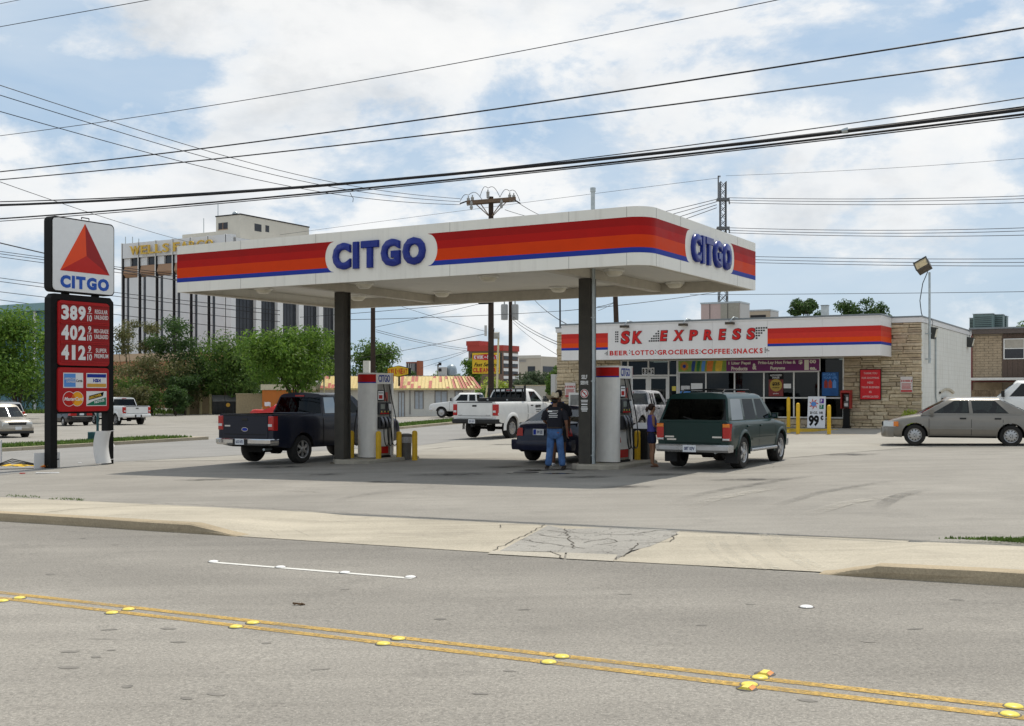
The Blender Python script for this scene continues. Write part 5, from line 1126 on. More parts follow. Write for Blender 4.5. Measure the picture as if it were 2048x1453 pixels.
# ice chest at the left end, wheel stop, wall bush
q = -.7; t = shop_thing('ice_chest', 'white framed ice chest with a grey door at the left end of the shop', 'ice chest', q); x0 = onx(1137, q)
MB().box(x0, x0 + 1.7, .02, .7, WZ, 1.78).obj('cabinet', m_frame, t); MB().box(x0 + .1, x0 + 1.6, -.01, .018, WZ + .1, 1.68).obj('door', M('grey steel door', (.20, .20, .19), .4, .3, var=.2), t)
p = G(1500, 874); q1 = at(1498, 872, 45.6); t = thing('wheel_stop', 'yellow concrete wheel stop on the asphalt before the shop', 'wheel stop', (*lot(S0, -6.7, -3.1), gz(11, 46)), A30)
MB().add([(-2.2, -.09, 0), (2.2, -.09, 0), (2.2, .09, 0), (-2.2, .09, 0), (-2.15, -.05, .14), (2.15, -.05, .14), (2.15, .05, .14), (-2.15, .05, .14)], [(4, 5, 6, 7), (0, 1, 5, 4), (1, 2, 6, 5), (2, 3, 7, 6), (3, 0, 4, 7)]).obj('block', m_ykerb, t)
for x in (-1.6, 1.6): MB().lathe([(.02, .14), (.02, .155), (.0005, .156)], 8, 0, (x, 0, 0)).obj('anchor_pin', m_galv, t)
# floodlight on a pole at the shop corner
q = onz; y_ = .86; t = thing('floodlight_pole', 'grey floodlight on a pole fixed to the corner of the white shop wall', 'floodlight', (*lot(S0, .16, y_), 0), A30)
MB().cyl((0, 0, 3.0), (0, 0, 6.75), .05, .045, 10).obj('pole', m_galv, t, 40); MB().box(-.16, .06, -.05, .05, 3.15, 3.2).box(-.16, .06, -.05, .05, 4.2, 4.25).obj('clamp', m_galv, t)
mm = Matrix.Translation((-.22, -.2, 7.0)) @ Matrix.Rotation(R(-28), 4, 'Y') @ Matrix.Rotation(R(-38), 4, 'X') @ Matrix.Scale(.78, 4)
hl = MB().box(-.36, .36, -.20, .20, -.32, .30, 0, mm).obj('lamp_head', M('bronze floodlight', (.10, .085, .07), .4, .4, var=.2), t); MB().box(-.31, .31, -.215, -.203, -.26, .24, 0, mm).obj('lens', M('floodlight glass', (.42, .33, .18), .15, coat=.5, var=.3), hl); MB().box(-.38, .38, -.24, -.203, .26, .33, 0, mm).box(-.38, -.315, -.24, -.203, -.3, .26, 0, mm).box(.315, .38, -.24, -.203, -.3, .26, 0, mm).obj('visor', m_pack, hl)
MB().tube([(-.06, -.05, 6.78), (-.25, -.1, 6.3), (-.38, 0, 5.6), (-.36, .2, 5.1), (-.3, .3, 4.85)], .018, 6).obj('cable', m_rubber, t, 60)

# ============================================================ VEHICLES
m_tyre = M('tyre rubber', (.022, .021, .020), .85, var=.25, scale=10, dirt=.3); m_alloy = M('alloy wheel', (.42, .42, .42), .3, .7, var=.1, dirt=.2); m_trim = M('black trim', (.02, .02, .02), .55, var=.2)
m_chrome = M('chrome', (.55, .55, .56), .14, 1.0, var=.05); m_under = M('underbody', (.012, .011, .010), .9, var=.3); m_seat = M('seat cloth', (.06, .058, .055), .9, var=.2)
m_tail = M('red lamp', (.42, .012, .010), .18, var=.1, coat=.6); m_amberl = M('amber lamp', (.70, .20, .02), .2, coat=.6); m_clear = M('clear lamp', (.60, .62, .62), .12, coat=.8, var=.1); m_plate = M('plate white', (.66, .68, .70), .4, var=.05); m_ink = M('plate ink', (.03, .04, .12), .5); m_seam = M('panel gap', (.008, .008, .008), .9)
g_tint = glass('tinted car glass', (.04, .044, .042), (.26, .29, .31)); g_clear = glass('car glass', (.42, .48, .45), (.6, .63, .66)); g_mid = glass('green car glass', (.14, .165, .155), (.42, .46, .5))
def lerp_tab(tab, x):
 if x <= tab[0][0]: return tab[0][1]
 for (a, u), (b, v) in zip(tab[:-1], tab[1:]):
  if x <= b: return u + (v - u) * (x - a) / (b - a) if b > a else v
 return tab[-1][1]
CARP = [(0, .90), (.10, .955), (.32, 1.0), (.60, .99), (.82, .95), (.94, .90), (1, .84)]
TRKP = [(0, .95), (.08, .98), (.35, 1.0), (.70, .995), (.90, .98), (.97, .955), (1, .93)]
_wheels = {}
def wheel_meshes(r, w, style):
 k = (r, w, style)
 if k in _wheels: return _wheels[k]
 t = MB().lathe([(r * .63, -w / 2), (r * .80, -w / 2 - .01), (r * .95, -w / 2), (r, -w / 2 + .035), (r, w / 2 - .035), (r * .95, w / 2), (r * .80, w / 2 + .01), (r * .63, w / 2), (r * .62, 0), (r * .63, -w / 2)], 26, 0, (0, 0, 0), (0, 1, 0)).mesh('wheel', m_tyre, 40)
 q = r * .63; m = MB()
 m.lathe([(q, w / 2 + .004), (q * .92, w / 2 - .004), (q * .86, w / 2 - .05)], 24, 0, (0, 0, 0), (0, 1, 0))
 m.lathe([(q * .9, w / 2 - .055), (.0005, w / 2 - .06)], 20, 1, (0, 0, 0), (0, 1, 0))
 if style == 'cover':                                            # plastic wheel cover with slots
  m.lathe([(q * .86, w / 2 - .0), (q * .62, w / 2 + .012), (q * .3, w / 2 + .012), (.0005, w / 2 + .015)], 24, 0, (0, 0, 0), (0, 1, 0))
  for i in range(11):
   a = 2 * math.pi * i / 11; e = Vector((math.cos(a), 0, math.sin(a))); f = Vector((-math.sin(a), 0, math.cos(a))); o = Vector((0, w / 2 + .006, 0))
   m.quad(o + e * q * .62 + f * q * .04 + Vector((0, .008, 0)), o + e * q * .84 + f * q * .10, o + e * q * .84 - f * q * .06, o + e * q * .62 - f * q * .07 + Vector((0, .008, 0)), 1)
  for i in range(5):
   a = 2 * math.pi * i / 5; m.lathe([(.014, w / 2 + .016), (.0005, w / 2 + .018)], 6, 1, (q * .22 * math.cos(a), 0, q * .22 * math.sin(a)), (0, 1, 0))
 else:
  n = {'five': 5, 'six': 6, 'steel': 8}[style]; wd = {'five': .20, 'six': .16, 'steel': .26}[style]
  for i in range(n):
   a = 2 * math.pi * (i + .5) / n; e = Vector((math.cos(a), 0, math.sin(a))); f = Vector((-math.sin(a), 0, math.cos(a))); y0, y1 = w / 2 - .03, w / 2 - .012
   o0, o1 = Vector((0, y1 + .012, 0)), Vector((0, y1, 0)); p = [o0 + e * q * .22 + f * q * wd * .8, o0 + e * q * .22 - f * q * wd * .8, o1 + e * q * .9 - f * q * wd, o1 + e * q * .9 + f * q * wd]
   d = Vector((0, -.035, 0)); m.add(p + [v + d for v in p], [(0, 1, 2, 3), (0, 4, 5, 1), (1, 5, 6, 2), (2, 6, 7, 3), (3, 7, 4, 0)])
  m.lathe([(q * .34, w / 2 - .03), (q * .30, w / 2 + .012), (q * .12, w / 2 + .02), (.0005, w / 2 + .02)], 14, 0, (0, 0, 0), (0, 1, 0))
 _wheels[k] = (t, m.mesh('rim', [m_alloy, m_under], 35)); return _wheels[k]
class Car:
 def __init__(s, name, label, cat, loc, head, S, pnt, group=None):
  s.S = S; s.pnt = pnt; s.t = thing(name, label, cat, loc, R(head), group); t = s.t
  s.x0, s.x1, s.W, s.zb = S['x0'], S['x1'], S['W'], S['zb']; s.P = S.get('prof', CARP); s.top = S['top']; s.zref = S['belt']
  s.body(); s.house(); s.wheels(); s.details()
 def plan(s, x):
  S = s.S; k = 1.0; dr, kr = S.get('rear_round', (.5, .10)); df, kf = S.get('front_round', (.9, .16))
  if x - s.x0 < dr: k -= kr * (1 - (x - s.x0) / dr) ** 2.6
  if s.x1 - x < df: k -= kf * (1 - (s.x1 - x) / df) ** 2.4
  return k
 def sy(s, x, z): return s.W * s.plan(x) * lerp_tab(s.P, (z - s.zb) / max(.05, (s.zref - s.zb)))
 def low(s, x):
  S = s.S; z = s.zb
  if x < s.x0 + .5: z += S.get('rear_lift', .08) * (1 - (x - s.x0) / .5)
  if x > s.x1 - .5: z += S.get('front_lift', .06) * (1 - (s.x1 - x) / .5)
  for ax in (-S['wb'] / 2, S['wb'] / 2):
   ra, zc = S.get('ra', S['r'] + .07), S['r']
   if abs(x - ax) < ra: z = max(z, zc + math.sqrt(max(0, ra * ra - (x - ax) ** 2)))
  return z
 def body(s):
  S = s.S; xs = set()
  n = int((s.x1 - s.x0) / .14)
  for i in range(n + 1): xs.add(round(s.x0 + (s.x1 - s.x0) * i / n, 4))
  for d in (.02, .05, .10): xs.add(round(s.x0 + d, 4)); xs.add(round(s.x1 - d, 4))
  for x, z in s.top: xs.add(round(min(max(x, s.x0), s.x1), 4))
  for ax in (-S['wb'] / 2, S['wb'] / 2):
   ra = S.get('ra', S['r'] + .07); xs = {x for x in xs if not (ra - .06 < abs(x - ax) < ra + .06)} | {x for x in () }
   for k in range(13): xs.add(round(ax + ra * math.cos(math.pi * k / 12) * .9999, 4))
   xs.add(round(ax - ra - .003, 4)); xs.add(round(ax + ra + .003, 4))
  bed = S.get('bed')
  if bed:
   for x in bed[:2]: xs.add(round(x - .003, 4)); xs.add(round(x + .003, 4))
  xs = sorted(xs); m = MB(); rows = [0, .10, .22, .36, .52, .68, .82, .92, .97, 1.0]; K = len(rows); rings = []
  for x in xs:
   zt = lerp_tab(s.top, x); zl = min(s.low(x), zt - .02); ring = []
   for r_ in rows:
    z = zl + (zt - zl) * r_
    # the shoulder follows the local top so bonnet and deck are rounded off too
    sh = lerp_tab(s.P, 1 - min(1, max(0, (zt - z) / max(.05, s.zref - s.zb))))
    y = s.W * s.plan(x) * min(sh if z > zt - .25 else 9, lerp_tab(s.P, (z - s.zb) / max(.05, s.zref - s.zb)) if z < s.zref else 9)
    ring.append((x, y, z))
   yt = ring[-1][1]; cr = S.get('crown', .03); inb = bed and bed[0] < x < bed[1]
   if bed and x < bed[1] + .004: ins = [(x, yt - .09, zt), (x, yt - .10, bed[2] if inb else zt), (x, 0, bed[2] if inb else zt)]
   else: ins = [(x, yt * .78, zt + cr * .5), (x, yt * .42, zt + cr * .85), (x, 0, zt + cr)]
   ring += ins; rings.append(ring)
  N = len(rings[0])
  for ring in rings: m.v += ring + [(x, -y, z) for x, y, z in ring]
  for i in range(len(xs) - 1):
   a, b = i * 2 * N, (i + 1) * 2 * N; dark = bed and bed[0] < (xs[i] + xs[i + 1]) / 2 < bed[1]
   for j in range(N - 1):
    mi = 1 if dark and j >= K else 0
    m.f += [(a + j, b + j, b + j + 1, a + j + 1), (a + N + j, a + N + j + 1, b + N + j + 1, b + N + j)]; m.mi += [mi, mi]
   m.f.append((a, a + N, b + N, b)); m.mi.append(1)
  for i in (0, len(xs) - 1):
   a = i * 2 * N; m.f.append(tuple([a + j for j in range(N)] + [a + N + j for j in range(N - 2, -1, -1)])); m.mi.append(0)
  s.b = m.obj('body', [s.pnt, m_under], s.t, 38)
  d = MB().box(s.x0 + .25, s.x1 - .25, -s.W * .72, s.W * .72, s.zb + .02, min(s.zb + .32, s.zref - .2))
  for ax in (-S['wb'] / 2, S['wb'] / 2): d.cyl((ax, -s.W * .8, S['r']), (ax, s.W * .8, S['r']), .06, n=8)
  if S.get('tall'): d.cyl((-S['wb'] / 2, -.12, S['r']), (-S['wb'] / 2, .12, S['r']), .15, n=10).cyl((s.x0 + .3, -.3, s.zb), (.4, -.3, s.zb - .02), .05).box(s.x0 + .3, s.x0 + 1.0, -.35, .25, s.zb - .12, s.zb + .02)
  d.obj('underbody', m_under, s.t)
 def house(s):
  g = s.S.get('house')
  if not g: return
  cols, fills = g['cols'], g['fill']; zb, zr, Wb, Wr = g['zb'], g['zr'], g['Wb'], g['Wr']; cr = g.get('crown', .035)
  zs = [zb - .05, zb + g.get('sill', .03), zr - g.get('head', .10), zr - .035, zr]
  def pt(c, k):
   t = max(0, min(1, (zs[k] - zb) / (zr - .035 - zb))) if k < 4 else 1; x = c[0] + (c[1] - c[0]) * t
   y = Wb + (Wr - Wb) * t + .018 * math.sin(math.pi * t)
   if k == 3: y -= .025
   if k == 4: y = Wr - .12
   return x, y, zs[k]
  FR = [-1, -.93, -.5, 0, .5, .93, 1]; shell = MB(); panes = []
  def bowed(c, k, f, bow):
   x, y, z = pt(c, k); b = bow * (1 - f * f) * (1 if k < 4 else .7)
   return (x + b, y * f, z + (cr * (1 - f * f) if k == 4 else (cr * .6 * (1 - f * f) if k == 3 else 0)))
  for sgn in (1, -1):
   for i in range(len(cols) - 1):
    for k in range(4):
     q = [(x, y * sgn, z) for x, y, z in (pt(cols[i], k), pt(cols[i + 1], k), pt(cols[i + 1], k + 1), pt(cols[i], k + 1))]
     if k == 1 and fills[i] == 'g': panes.append(('side_window', [q], g.get('side_glass', g_mid)))
     else: shell.quad(*q)
  for c, bow, nm, gl in ((cols[0], -g.get('rear_bow', .06), 'rear_window', g.get('rear_glass', g_mid)), (cols[-1], g.get('front_bow', .16), 'windscreen', g.get('front_glass', g_clear))):
   qs = []
   for k in range(4):
    for j in range(6):
     q = [bowed(c, k, FR[j], bow), bowed(c, k, FR[j + 1], bow), bowed(c, k + 1, FR[j + 1], bow), bowed(c, k + 1, FR[j], bow)]
     if k == 1 and 1 <= j <= 4: qs.append(q)
     else: shell.quad(*q)
   panes.append((nm, qs, gl))
  n = len(cols)
  for i in range(n - 1):
   for j in range(6):
    B = lambda ii: (-g.get('rear_bow', .06) if ii == 0 else g.get('front_bow', .16) if ii == n - 1 else 0)
    shell.quad(bowed(cols[i], 4, FR[j], B(i)), bowed(cols[i], 4, FR[j + 1], B(i)), bowed(cols[i + 1], 4, FR[j + 1], B(i + 1)), bowed(cols[i + 1], 4, FR[j], B(i + 1)))
  s.shell = shell.obj('cab' if s.S.get('bed') else 'roof', g.get('mat', s.pnt), s.t, 40)
  for nm, qs, gl in panes:
   m = MB()
   for q in qs: m.quad(*q)
   m.obj(nm, gl, s.shell, 60)
  # dark floor at belt height and the seats
  d = MB(); a, b = cols[0][0] + .06, cols[-1][0] - .02; d.box(a, b, -Wb + .03, Wb - .03, zb - .03, zb + s.S.get('crown', .03) + .006)
  for x in g.get('seats', ()):
   for y in (-.38, .38): d.add([(x - .06, y - .23, zb), (x - .06, y + .23, zb), (x + .09, y + .23, zb), (x + .09, y - .23, zb), (x - .12, y - .2, zb + .2), (x - .12, y + .2, zb + .2), (x - .02, y + .2, zb + .2), (x - .02, y - .2, zb + .2)], [(0, 1, 5, 4), (1, 2, 6, 5), (2, 3, 7, 6), (3, 0, 4, 7), (4, 5, 6, 7)]).box(x - .13, x - .04, y - .12, y + .12, zb + .21, zb + .36)
  d.obj('interior', m_seat, s.t)
 def wheels(s):
  S = s.S; w = S.get('tw', .22); tm, rm = wheel_meshes(S['r'], w, S.get('rim', 'five'))
  for ax in (-S['wb'] / 2, S['wb'] / 2):
   for sg in (1, -1):
    o = put('wheel', tm, s.t, None, (ax, sg * (s.W - .03 - w / 2), S['r']), (0, rng.uniform(0, 6) * 0, 0 if sg > 0 else math.pi)); put('rim', rm, o)
 def strip_(s, pts, w, name, mat, proud=.004, dash=False):
  """a narrow band lying on the flanks: pts are (x, z)"""
  for sg in (1, -1):
   m = MB()
   for (xa, za), (xb, zb_) in zip(pts[:-1], pts[1:]):
    n = max(1, int(math.hypot(xb - xa, zb_ - za) / .15)); dx, dz = xb - xa, zb_ - za; l = math.hypot(dx, dz); nx, nz = -dz / l * w / 2, dx / l * w / 2
    for i in range(n):
     q = []
     for u, e in ((i / n, -1), ((i + 1) / n, -1), ((i + 1) / n, 1), (i / n, 1)):
      x, z = xa + dx * u + nx * e, za + dz * u + nz * e; q.append((x, sg * (s.sy(x, z) + proud), z))
     m.quad(*q)
   m.obj(name, mat, s.t, 60)
 def bumper(s, x, hw, z0, z1, d, bow, name, mat, rear=True, wrap=.25):
  m = MB(); sgn = -1 if rear else 1; n = 14; prof = [(0, z0 + .02), (.6, z0), (1, z0 + (z1 - z0) * .3), (1, z1 - .03), (.8, z1), (0, z1)]
  pts = [(x - sgn * wrap, -hw)] + [(x - sgn * bow * abs(f) ** 3, hw * f) for f in [(-1 + 2 * i / n) for i in range(n + 1)]] + [(x - sgn * wrap, hw)]
  for i, (px, py) in enumerate(pts):
   for u, z in prof:
    k = d * u; fy = 1 + (.03 * u if i in (0, len(pts) - 1) else .012 * u * abs(py) / hw); m.v.append((px + sgn * k * (0.0 if i in (0, len(pts) - 1) else 1), py * fy, z))
  P = len(prof)
  for i in range(len(pts) - 1):
   for j in range(P): m.f.append((i * P + j, (i + 1) * P + j, (i + 1) * P + (j + 1) % P, i * P + (j + 1) % P))
  m.f += [tuple(range(P)), tuple(range((len(pts) - 1) * P, len(pts) * P))]; m.mi = [0] * len(m.f)
  return m.obj(name, mat, s.t, 35)
 def rearF(s, x): return F((x, 0, 0), (0, -1, 0), (-1, 0, 0))
 def frontF(s, x): return F((x, 0, 0), (0, 1, 0), (1, 0, 0))
 def block(s, name, x0, x1, y0, y1, z0, z1, mat, both=True, parent=None, label=None):
  for sg in ((1, -1) if both else (1,)):
   a, b = sorted((y0 * sg, y1 * sg)); c = min(.015, (x1 - x0) * .4, (b - a) * .4, (z1 - z0) * .4)
   fr = F((0, 0, 0), (0, 1, 0), (1, 0, 0)); m = MB().cham(fr, a, b, z0, z1, x0, x1, c); o = m.obj(name, mat, parent or s.t, 30, label)
  return o
 def plate(s, x, z, txt, w=.31, h=.155, rear=True, yc=0, blue=False):
  fr = s.rearF(x) if rear else s.frontF(x)
  p = MB().fbox(fr, yc - w / 2, yc + w / 2, z - h / 2, z + h / 2, 0, .008).obj('number_plate', m_plate, s.t)
  if txt: text(p, 'lettering', fr, txt, m_ink, yc - w * (.40 if not blue else .12), yc + w * .40, z - h * .26, z + h * .26, .0085, .010, .03)
  if blue: MB().fbox(fr, yc - w * .46, yc - w * .2, z - h * .42, z + h * .42, .0085, .0095).obj('blue_band', m_blue, p)
 def mirror(s, x, z, mat, w=.20, h=.16, out=.05):
  for sg in (1, -1):
   y = s.sy(x, z - .05) * .97; m = MB().cham(F((0, 0, 0), (0, sg, 0), (1, 0, 0)), y + out, y + out + w, z - h / 2, z + h / 2, x - .03, x + .09, .03); o = m.obj('mirror', mat, s.t, 30)
   MB().box(x, x + .05, *sorted((sg * (y - .06), sg * (y + out))), z - .06, z - .02).obj('mirror_arm', mat, o); MB().fbox(F((x - .031, 0, 0), (0, sg, 0), (-1, 0, 0)), y + out + .03, y + out + w - .03, z - h / 2 + .03, z + h / 2 - .03, 0, .002).obj('mirror_glass', m_chrome, o)
 def handle(s, xs, z, mat):
  for x in xs:
   for sg in (1, -1):
    y = s.sy(x, z); MB().cham(F((0, 0, 0), (1, 0, 0), (0, sg, 0)), x - .09, x + .09, z - .022, z + .022, y - .01, y + .022, .008).obj('door_handle', mat, s.t)
 def flare(s, mat, w=.05, proud=.03, axles=(0, 1)):
  S = s.S; ra = S.get('ra', S['r'] + .07)
  for k in axles:
   ax = (-S['wb'] / 2, S['wb'] / 2)[k]
   for sg in (1, -1):
    m = MB(); n = 16
    for i in range(n + 1):
     a = math.pi * (-.04 + 1.08 * i / n); c, sn = math.cos(a), math.sin(a)
     for r_, o in ((ra - .005, -.02), (ra, proud), (ra + w * .6, proud), (ra + w * 1.6, .002)):
      x, z = ax + r_ * c, S['r'] + r_ * sn; m.v.append((x, sg * (s.sy(x, max(z, s.zb)) + o), z))
    for i in range(n):
     for j in range(3): m.f.append((i * 4 + j, (i + 1) * 4 + j, (i + 1) * 4 + j + 1, i * 4 + j + 1))
    m.mi = [0] * len(m.f); m.obj('wheel_arch_flare', mat, s.t, 60)
 def details(s): pass
def P_fwd(x, y, head, d, side=0):
 h = R(head); return (x + math.cos(h) * d - math.sin(h) * side, y + math.sin(h) * d + math.cos(h) * side)
def at_ground(x, y): return (x, y, gz(x, y))

# ---- pickups
def pickup_spec(wb, rear, frontl, r, W, zb, rail, cabr, ws, wst, roof, cols, fill, bedfloor=.95, **k):
 x0, x1 = -wb / 2 - rear, wb / 2 + frontl
 d = dict(x0=x0, x1=x1, W=W, zb=zb, wb=wb, r=r, belt=rail, prof=TRKP, bed=(x0 + .07, cabr - .05, bedfloor), crown=.02, rear_round=(.12, .02), front_round=(.7, .10), rear_lift=.10, front_lift=.05, tw=.26, tall=True,
   top=[(x0, rail), (cabr - .03, rail), (cabr - .025, rail - .03), (ws - .05, rail - .03), (ws + .15, rail - .07), (x1 - .35, rail - .20), (x1 - .10, rail - .27), (x1 - .02, rail - .40), (x1, rail - .55)],
   house=dict(cols=cols, fill=fill, zb=rail - .03, zr=roof, Wb=W * .93, Wr=W * .76, rear_bow=.03, front_bow=.14, **k.pop('house', {})))
 d.update(k); return d
class Pickup(Car):
 def details(s):
  S = s.S; x0, W, rail = s.x0, s.W, S['belt']; D = S['d']; rf = s.rearF(x0)
  zt0, zt1 = D['gate']; tg = MB().cham(rf, -W * .80, W * .80, zt0, zt1, -.01, .025, .015).obj('tailgate', s.pnt, s.t, 30)
  MB().fbox(rf, -W * .80 + .06, W * .80 - .06, zt0 + .10, zt0 + .115, .0255, .030).obj('crease', m_seam, tg); MB().fbox(rf, -W * .8, W * .8, zt1 + .002, zt1 + .03, -.06, .02).obj('gate_cap', m_trim, tg)
  hz = zt1 - D.get('handle_drop', .12); MB().cham(rf, -.10, .10, hz - .035, hz + .035, .0255, .04, .01).obj('gate_handle', m_trim, tg)
  if D.get('oval'): MB().poly(rf, [(.115 * math.cos(w), hz - .26 + .055 * math.sin(w)) for w in [k * .3927 for k in range(16)]], .0255, .033).obj('oval_badge', m_chrome, tg); MB().poly(rf, [(.10 * math.cos(w), hz - .26 + .042 * math.sin(w)) for w in [k * .3927 for k in range(16)]], .0335, .035).obj('badge_centre', m_blue, tg)
  for a, z in D.get('badges', ()): MB().fbox(rf, a - .10, a + .10, z - .02, z + .02, .0255, .030).obj('badge', m_chrome, tg)
  lz0, lz1 = D['lamp']
  for sg in (1, -1):
   l = MB().cham(F((0, 0, 0), (0, sg, 0), (-1, 0, 0)), W * .81, W * .998, lz0, lz1, -x0 - .16, -x0 + .03, .025).obj('tail_lamp', m_tail, s.t, 30)
   MB().fbox(F((0, 0, 0), (0, sg, 0), (-1, 0, 0)), W * .83, W * .965, lz0 + (lz1 - lz0) * .27, lz0 + (lz1 - lz0) * .45, -x0 + .031, -x0 + .036).obj('reversing_lamp', m_clear, l)
  bz0, bz1, bm = D['bumper']; b = s.bumper(x0 - .10, W * .97, bz0, bz1, .11, .10, 'rear_bumper', bm, True, .30)
  MB().cham(s.rearF(x0 - .205), -.26, .26, bz0 + .01, bz1 - .01, 0, .02, .01).obj('step_pad', m_trim, b); s.plate(x0 - .228, (bz0 + bz1) / 2 + .005, D.get('plate'))
  s.bumper(s.x1 - .02, W * .93, bz0 - .02, bz1 - .0, .09, .14, 'front_bumper', bm, False, .3)
  hx = S['house']['cols']; s.strip_([(hx[-1][0] - .02, s.zb + .05), (hx[-1][0] - .05, rail - .05)], .014, 'door_gap', m_seam)
  for x in D['gaps']: s.strip_([(x, s.zb + .04), (x, rail - .05)], .016, 'door_gap', m_seam)
  s.strip_([(hx[0][0] - .04, s.zb + .06), (hx[0][0] - .04, rail - .01)], .03, 'cab_gap', m_seam)
  if D.get('mould'): s.strip_([(x0 + .15, D['mould']), (-S['wb'] / 2 - S['r'] - .15, D['mould'])], .04, 'side_moulding', s.pnt, .012); s.strip_([(-S['wb'] / 2 + S['r'] + .15, D['mould']), (S['wb'] / 2 - S['r'] - .12, D['mould'])], .04, 'side_moulding', s.pnt, .012)
  s.handle(D['handles'], rail - .16, D.get('hmat', m_trim)); s.mirror(hx[-1][0] - .22, rail + .10, D.get('mmat', m_trim), .22, .24, .06)
  f = s.frontF(s.x1); MB().cham(s.frontF(s.x1 - .03), -W * .52, W * .52, rail - .55, rail - .30, -.02, .05, .02).obj('grille', D.get('grille', m_chrome), s.t); s.block('headlamp', s.x1 - .14, s.x1 - .0, W * .55, W * .86, rail - .53, rail - .31, m_clear)
  MB().fbox(s.rearF(S['house']['cols'][0][1] + .03), -.16, .16, S['house']['zr'] - .075, S['house']['zr'] - .035, .0, .09).obj('high_stop_lamp', m_tail, s.shell)
  MB().tube([(x0 + .5, -.45, s.zb - .03), (x0 + .1, -.55, s.zb - .03)], .035, 8).obj('exhaust', m_galv, s.t)
  if D.get('flare'): s.flare(s.pnt, .09, D['flare'])
  if D.get('hitch'): MB().box(x0 - .24, x0 - .05, -.04, .04, bz0 - .12, bz0 - .03).ell((x0 - .24, 0, bz0 - .0), (.03, .03, .03)).obj('tow_hitch', m_trim, s.t)
p_navy = paint('navy paint', (.006, .009, .022), 0, .3, .05, .3); p_white = paint('white paint', (.72, .72, .70), 0, .35, .30); p_green = paint('dark green paint', (.003, .024, .021), 0, .3, .04, .25); p_tan = paint('tan metallic paint', (.205, .19, .165), .4, .35, .12); p_blue2 = paint('dark blue paint', (.006, .009, .03), 0, .3, .05, .35); p_silver = paint('silver paint', (.45, .45, .45), .6, .35, .25); p_black = paint('black paint gloss', (.008, .008, .009), 0, .22, .1, .35); p_red = paint('bright red paint', (.50, .018, .014), .1, .25, .1); p_gold = paint('champagne paint', (.36, .33, .28), .5, .35, .2)
def primer():
 m, nt, b = newmat('patchy primer paint'); t = nd(nt, 'ShaderNodeTexCoord').outputs['Object']; n = noise_tex(nt, t, 3.2, 9, .7, .5)
 c = ramp(nt, n, [(.38, (.52, .52, .52)), (.48, (.36, .36, .37)), (.54, (.20, .20, .22)), (.62, (.42, .42, .43))]); nt.links.new(c, b.inputs['Base Color']); b.inputs['Roughness'].default_value = .45; return m
p_primer = primer()
sp = pickup_spec(3.68, 1.20, .93, .385, .985, .44, 1.345, -.98, 1.22, .55, 1.885, [(-.96, -.80), (-.86, -.75), (-.36, -.32), (-.24, -.22), (.80, .34), (1.22, .55)], 'pgpgp', .92, house=dict(rear_glass=g_tint, side_glass=g_tint, seats=(.25, -.55)), rim='six',
 d=dict(gate=(.70, 1.30), lamp=(.92, 1.30), bumper=(.53, .70, m_chrome), plate='61D H72', oval=True, badges=((-.62, 1.03),), gaps=(-.30,), handles=(.0,), mmat=p_navy, handle_drop=.10))
rx, ry = -6.50, 31.55
Pickup('pickup_truck', 'dark navy pickup truck with chrome bumper parked behind the left canopy column', 'pickup truck', at_ground(*P_fwd(rx, ry, 60, 1.84)), 60, sp, p_navy)
sp = pickup_spec(3.48, 1.25, .95, .405, 1.01, .62, 1.46, -.47, 1.12, .50, 1.97, [(-.45, -.28), (-.12, -.10), (.82, .32), (1.12, .48)], 'pgp', 1.0, house=dict(rear_glass=g_tint, side_glass=g_mid, seats=(.15,)), rim='steel', ra=.50,
 d=dict(gate=(.80, 1.42), lamp=(.92, 1.36), bumper=(.60, .78, m_trim), plate='25D HZ4', badges=((-.68, .93), (.62, .93)), gaps=(), handles=(-.15,), mould=.98, flare=.05, hitch=True))
f250 = Pickup('pickup_truck', 'white work pickup with a black rack behind its cab, leaving past the right pump', 'pickup truck', at_ground(*P_fwd(-.84, 46.1, 60, 1.74)), 60, sp, p_white)
rk = MB()
for y in (-.80, -.48, -.24, 0, .24, .48, .80): rk.box(-.62, -.57, y - .022, y + .022, 1.47 if abs(y) > .7 else 1.62, 1.95)
rk.box(-.63, -.56, -.84, .84, 1.95, 2.0).box(-.63, -.56, -.82, .82, 1.58, 1.62).box(-.625, -.565, -.95, -.88, 1.47, 2.12); rk.obj('cab_rack', m_trim, f250.t)
tb = MB().box(-1.25, -.70, -.93, .93, 1.40, 1.60).obj('tool_box', m_trim, f250.t); MB().box(-1.256, -1.2501, -.5, -.42, 1.5, 1.56).box(-1.256, -1.2501, .42, .5, 1.5, 1.56).obj('latch', m_alloy, tb)
fr = F((0, -f250.sy(.4, 1.2) - .004, 0), (1, 0, 0), (0, -1, 0)); mb = MB(); text_into(mb, fr, 'GENTRY', .12, .62, 1.20, 1.32, 0, .003, .05); mb.fbox(fr, .16, .60, 1.10, 1.13, 0, .003).fbox(fr, .2, .55, 1.03, 1.06, 0, .003); mb.obj('door_lettering', m_trim, f250.t)
sp = pickup_spec(3.5, 1.2, .9, .38, .99, .52, 1.24, -.85, 1.1, .6, 1.80, [(-.83, -.74), (-.66, -.60), (-.52, -.47), (-.44, -.40), (-.28, -.25), (-.14, -.12), (.75, .42), (1.10, .60)], 'pgpgpgp', .85, house=dict(rear_glass=g_clear, side_glass=g_clear, seats=(.2,), sill=.02), rim='steel', ra=.47,
 d=dict(gate=(.66, 1.2), lamp=(.75, 1.15), bumper=(.50, .66, m_chrome), plate=None, gaps=(-.2,), handles=(-.05,), mould=.80, flare=.02))
Pickup('pickup_truck', 'old grey and white pickup with patchy primer paint parked facing the shop door', 'pickup truck', at_ground(5.25, 47.9), 60, sp, p_primer)
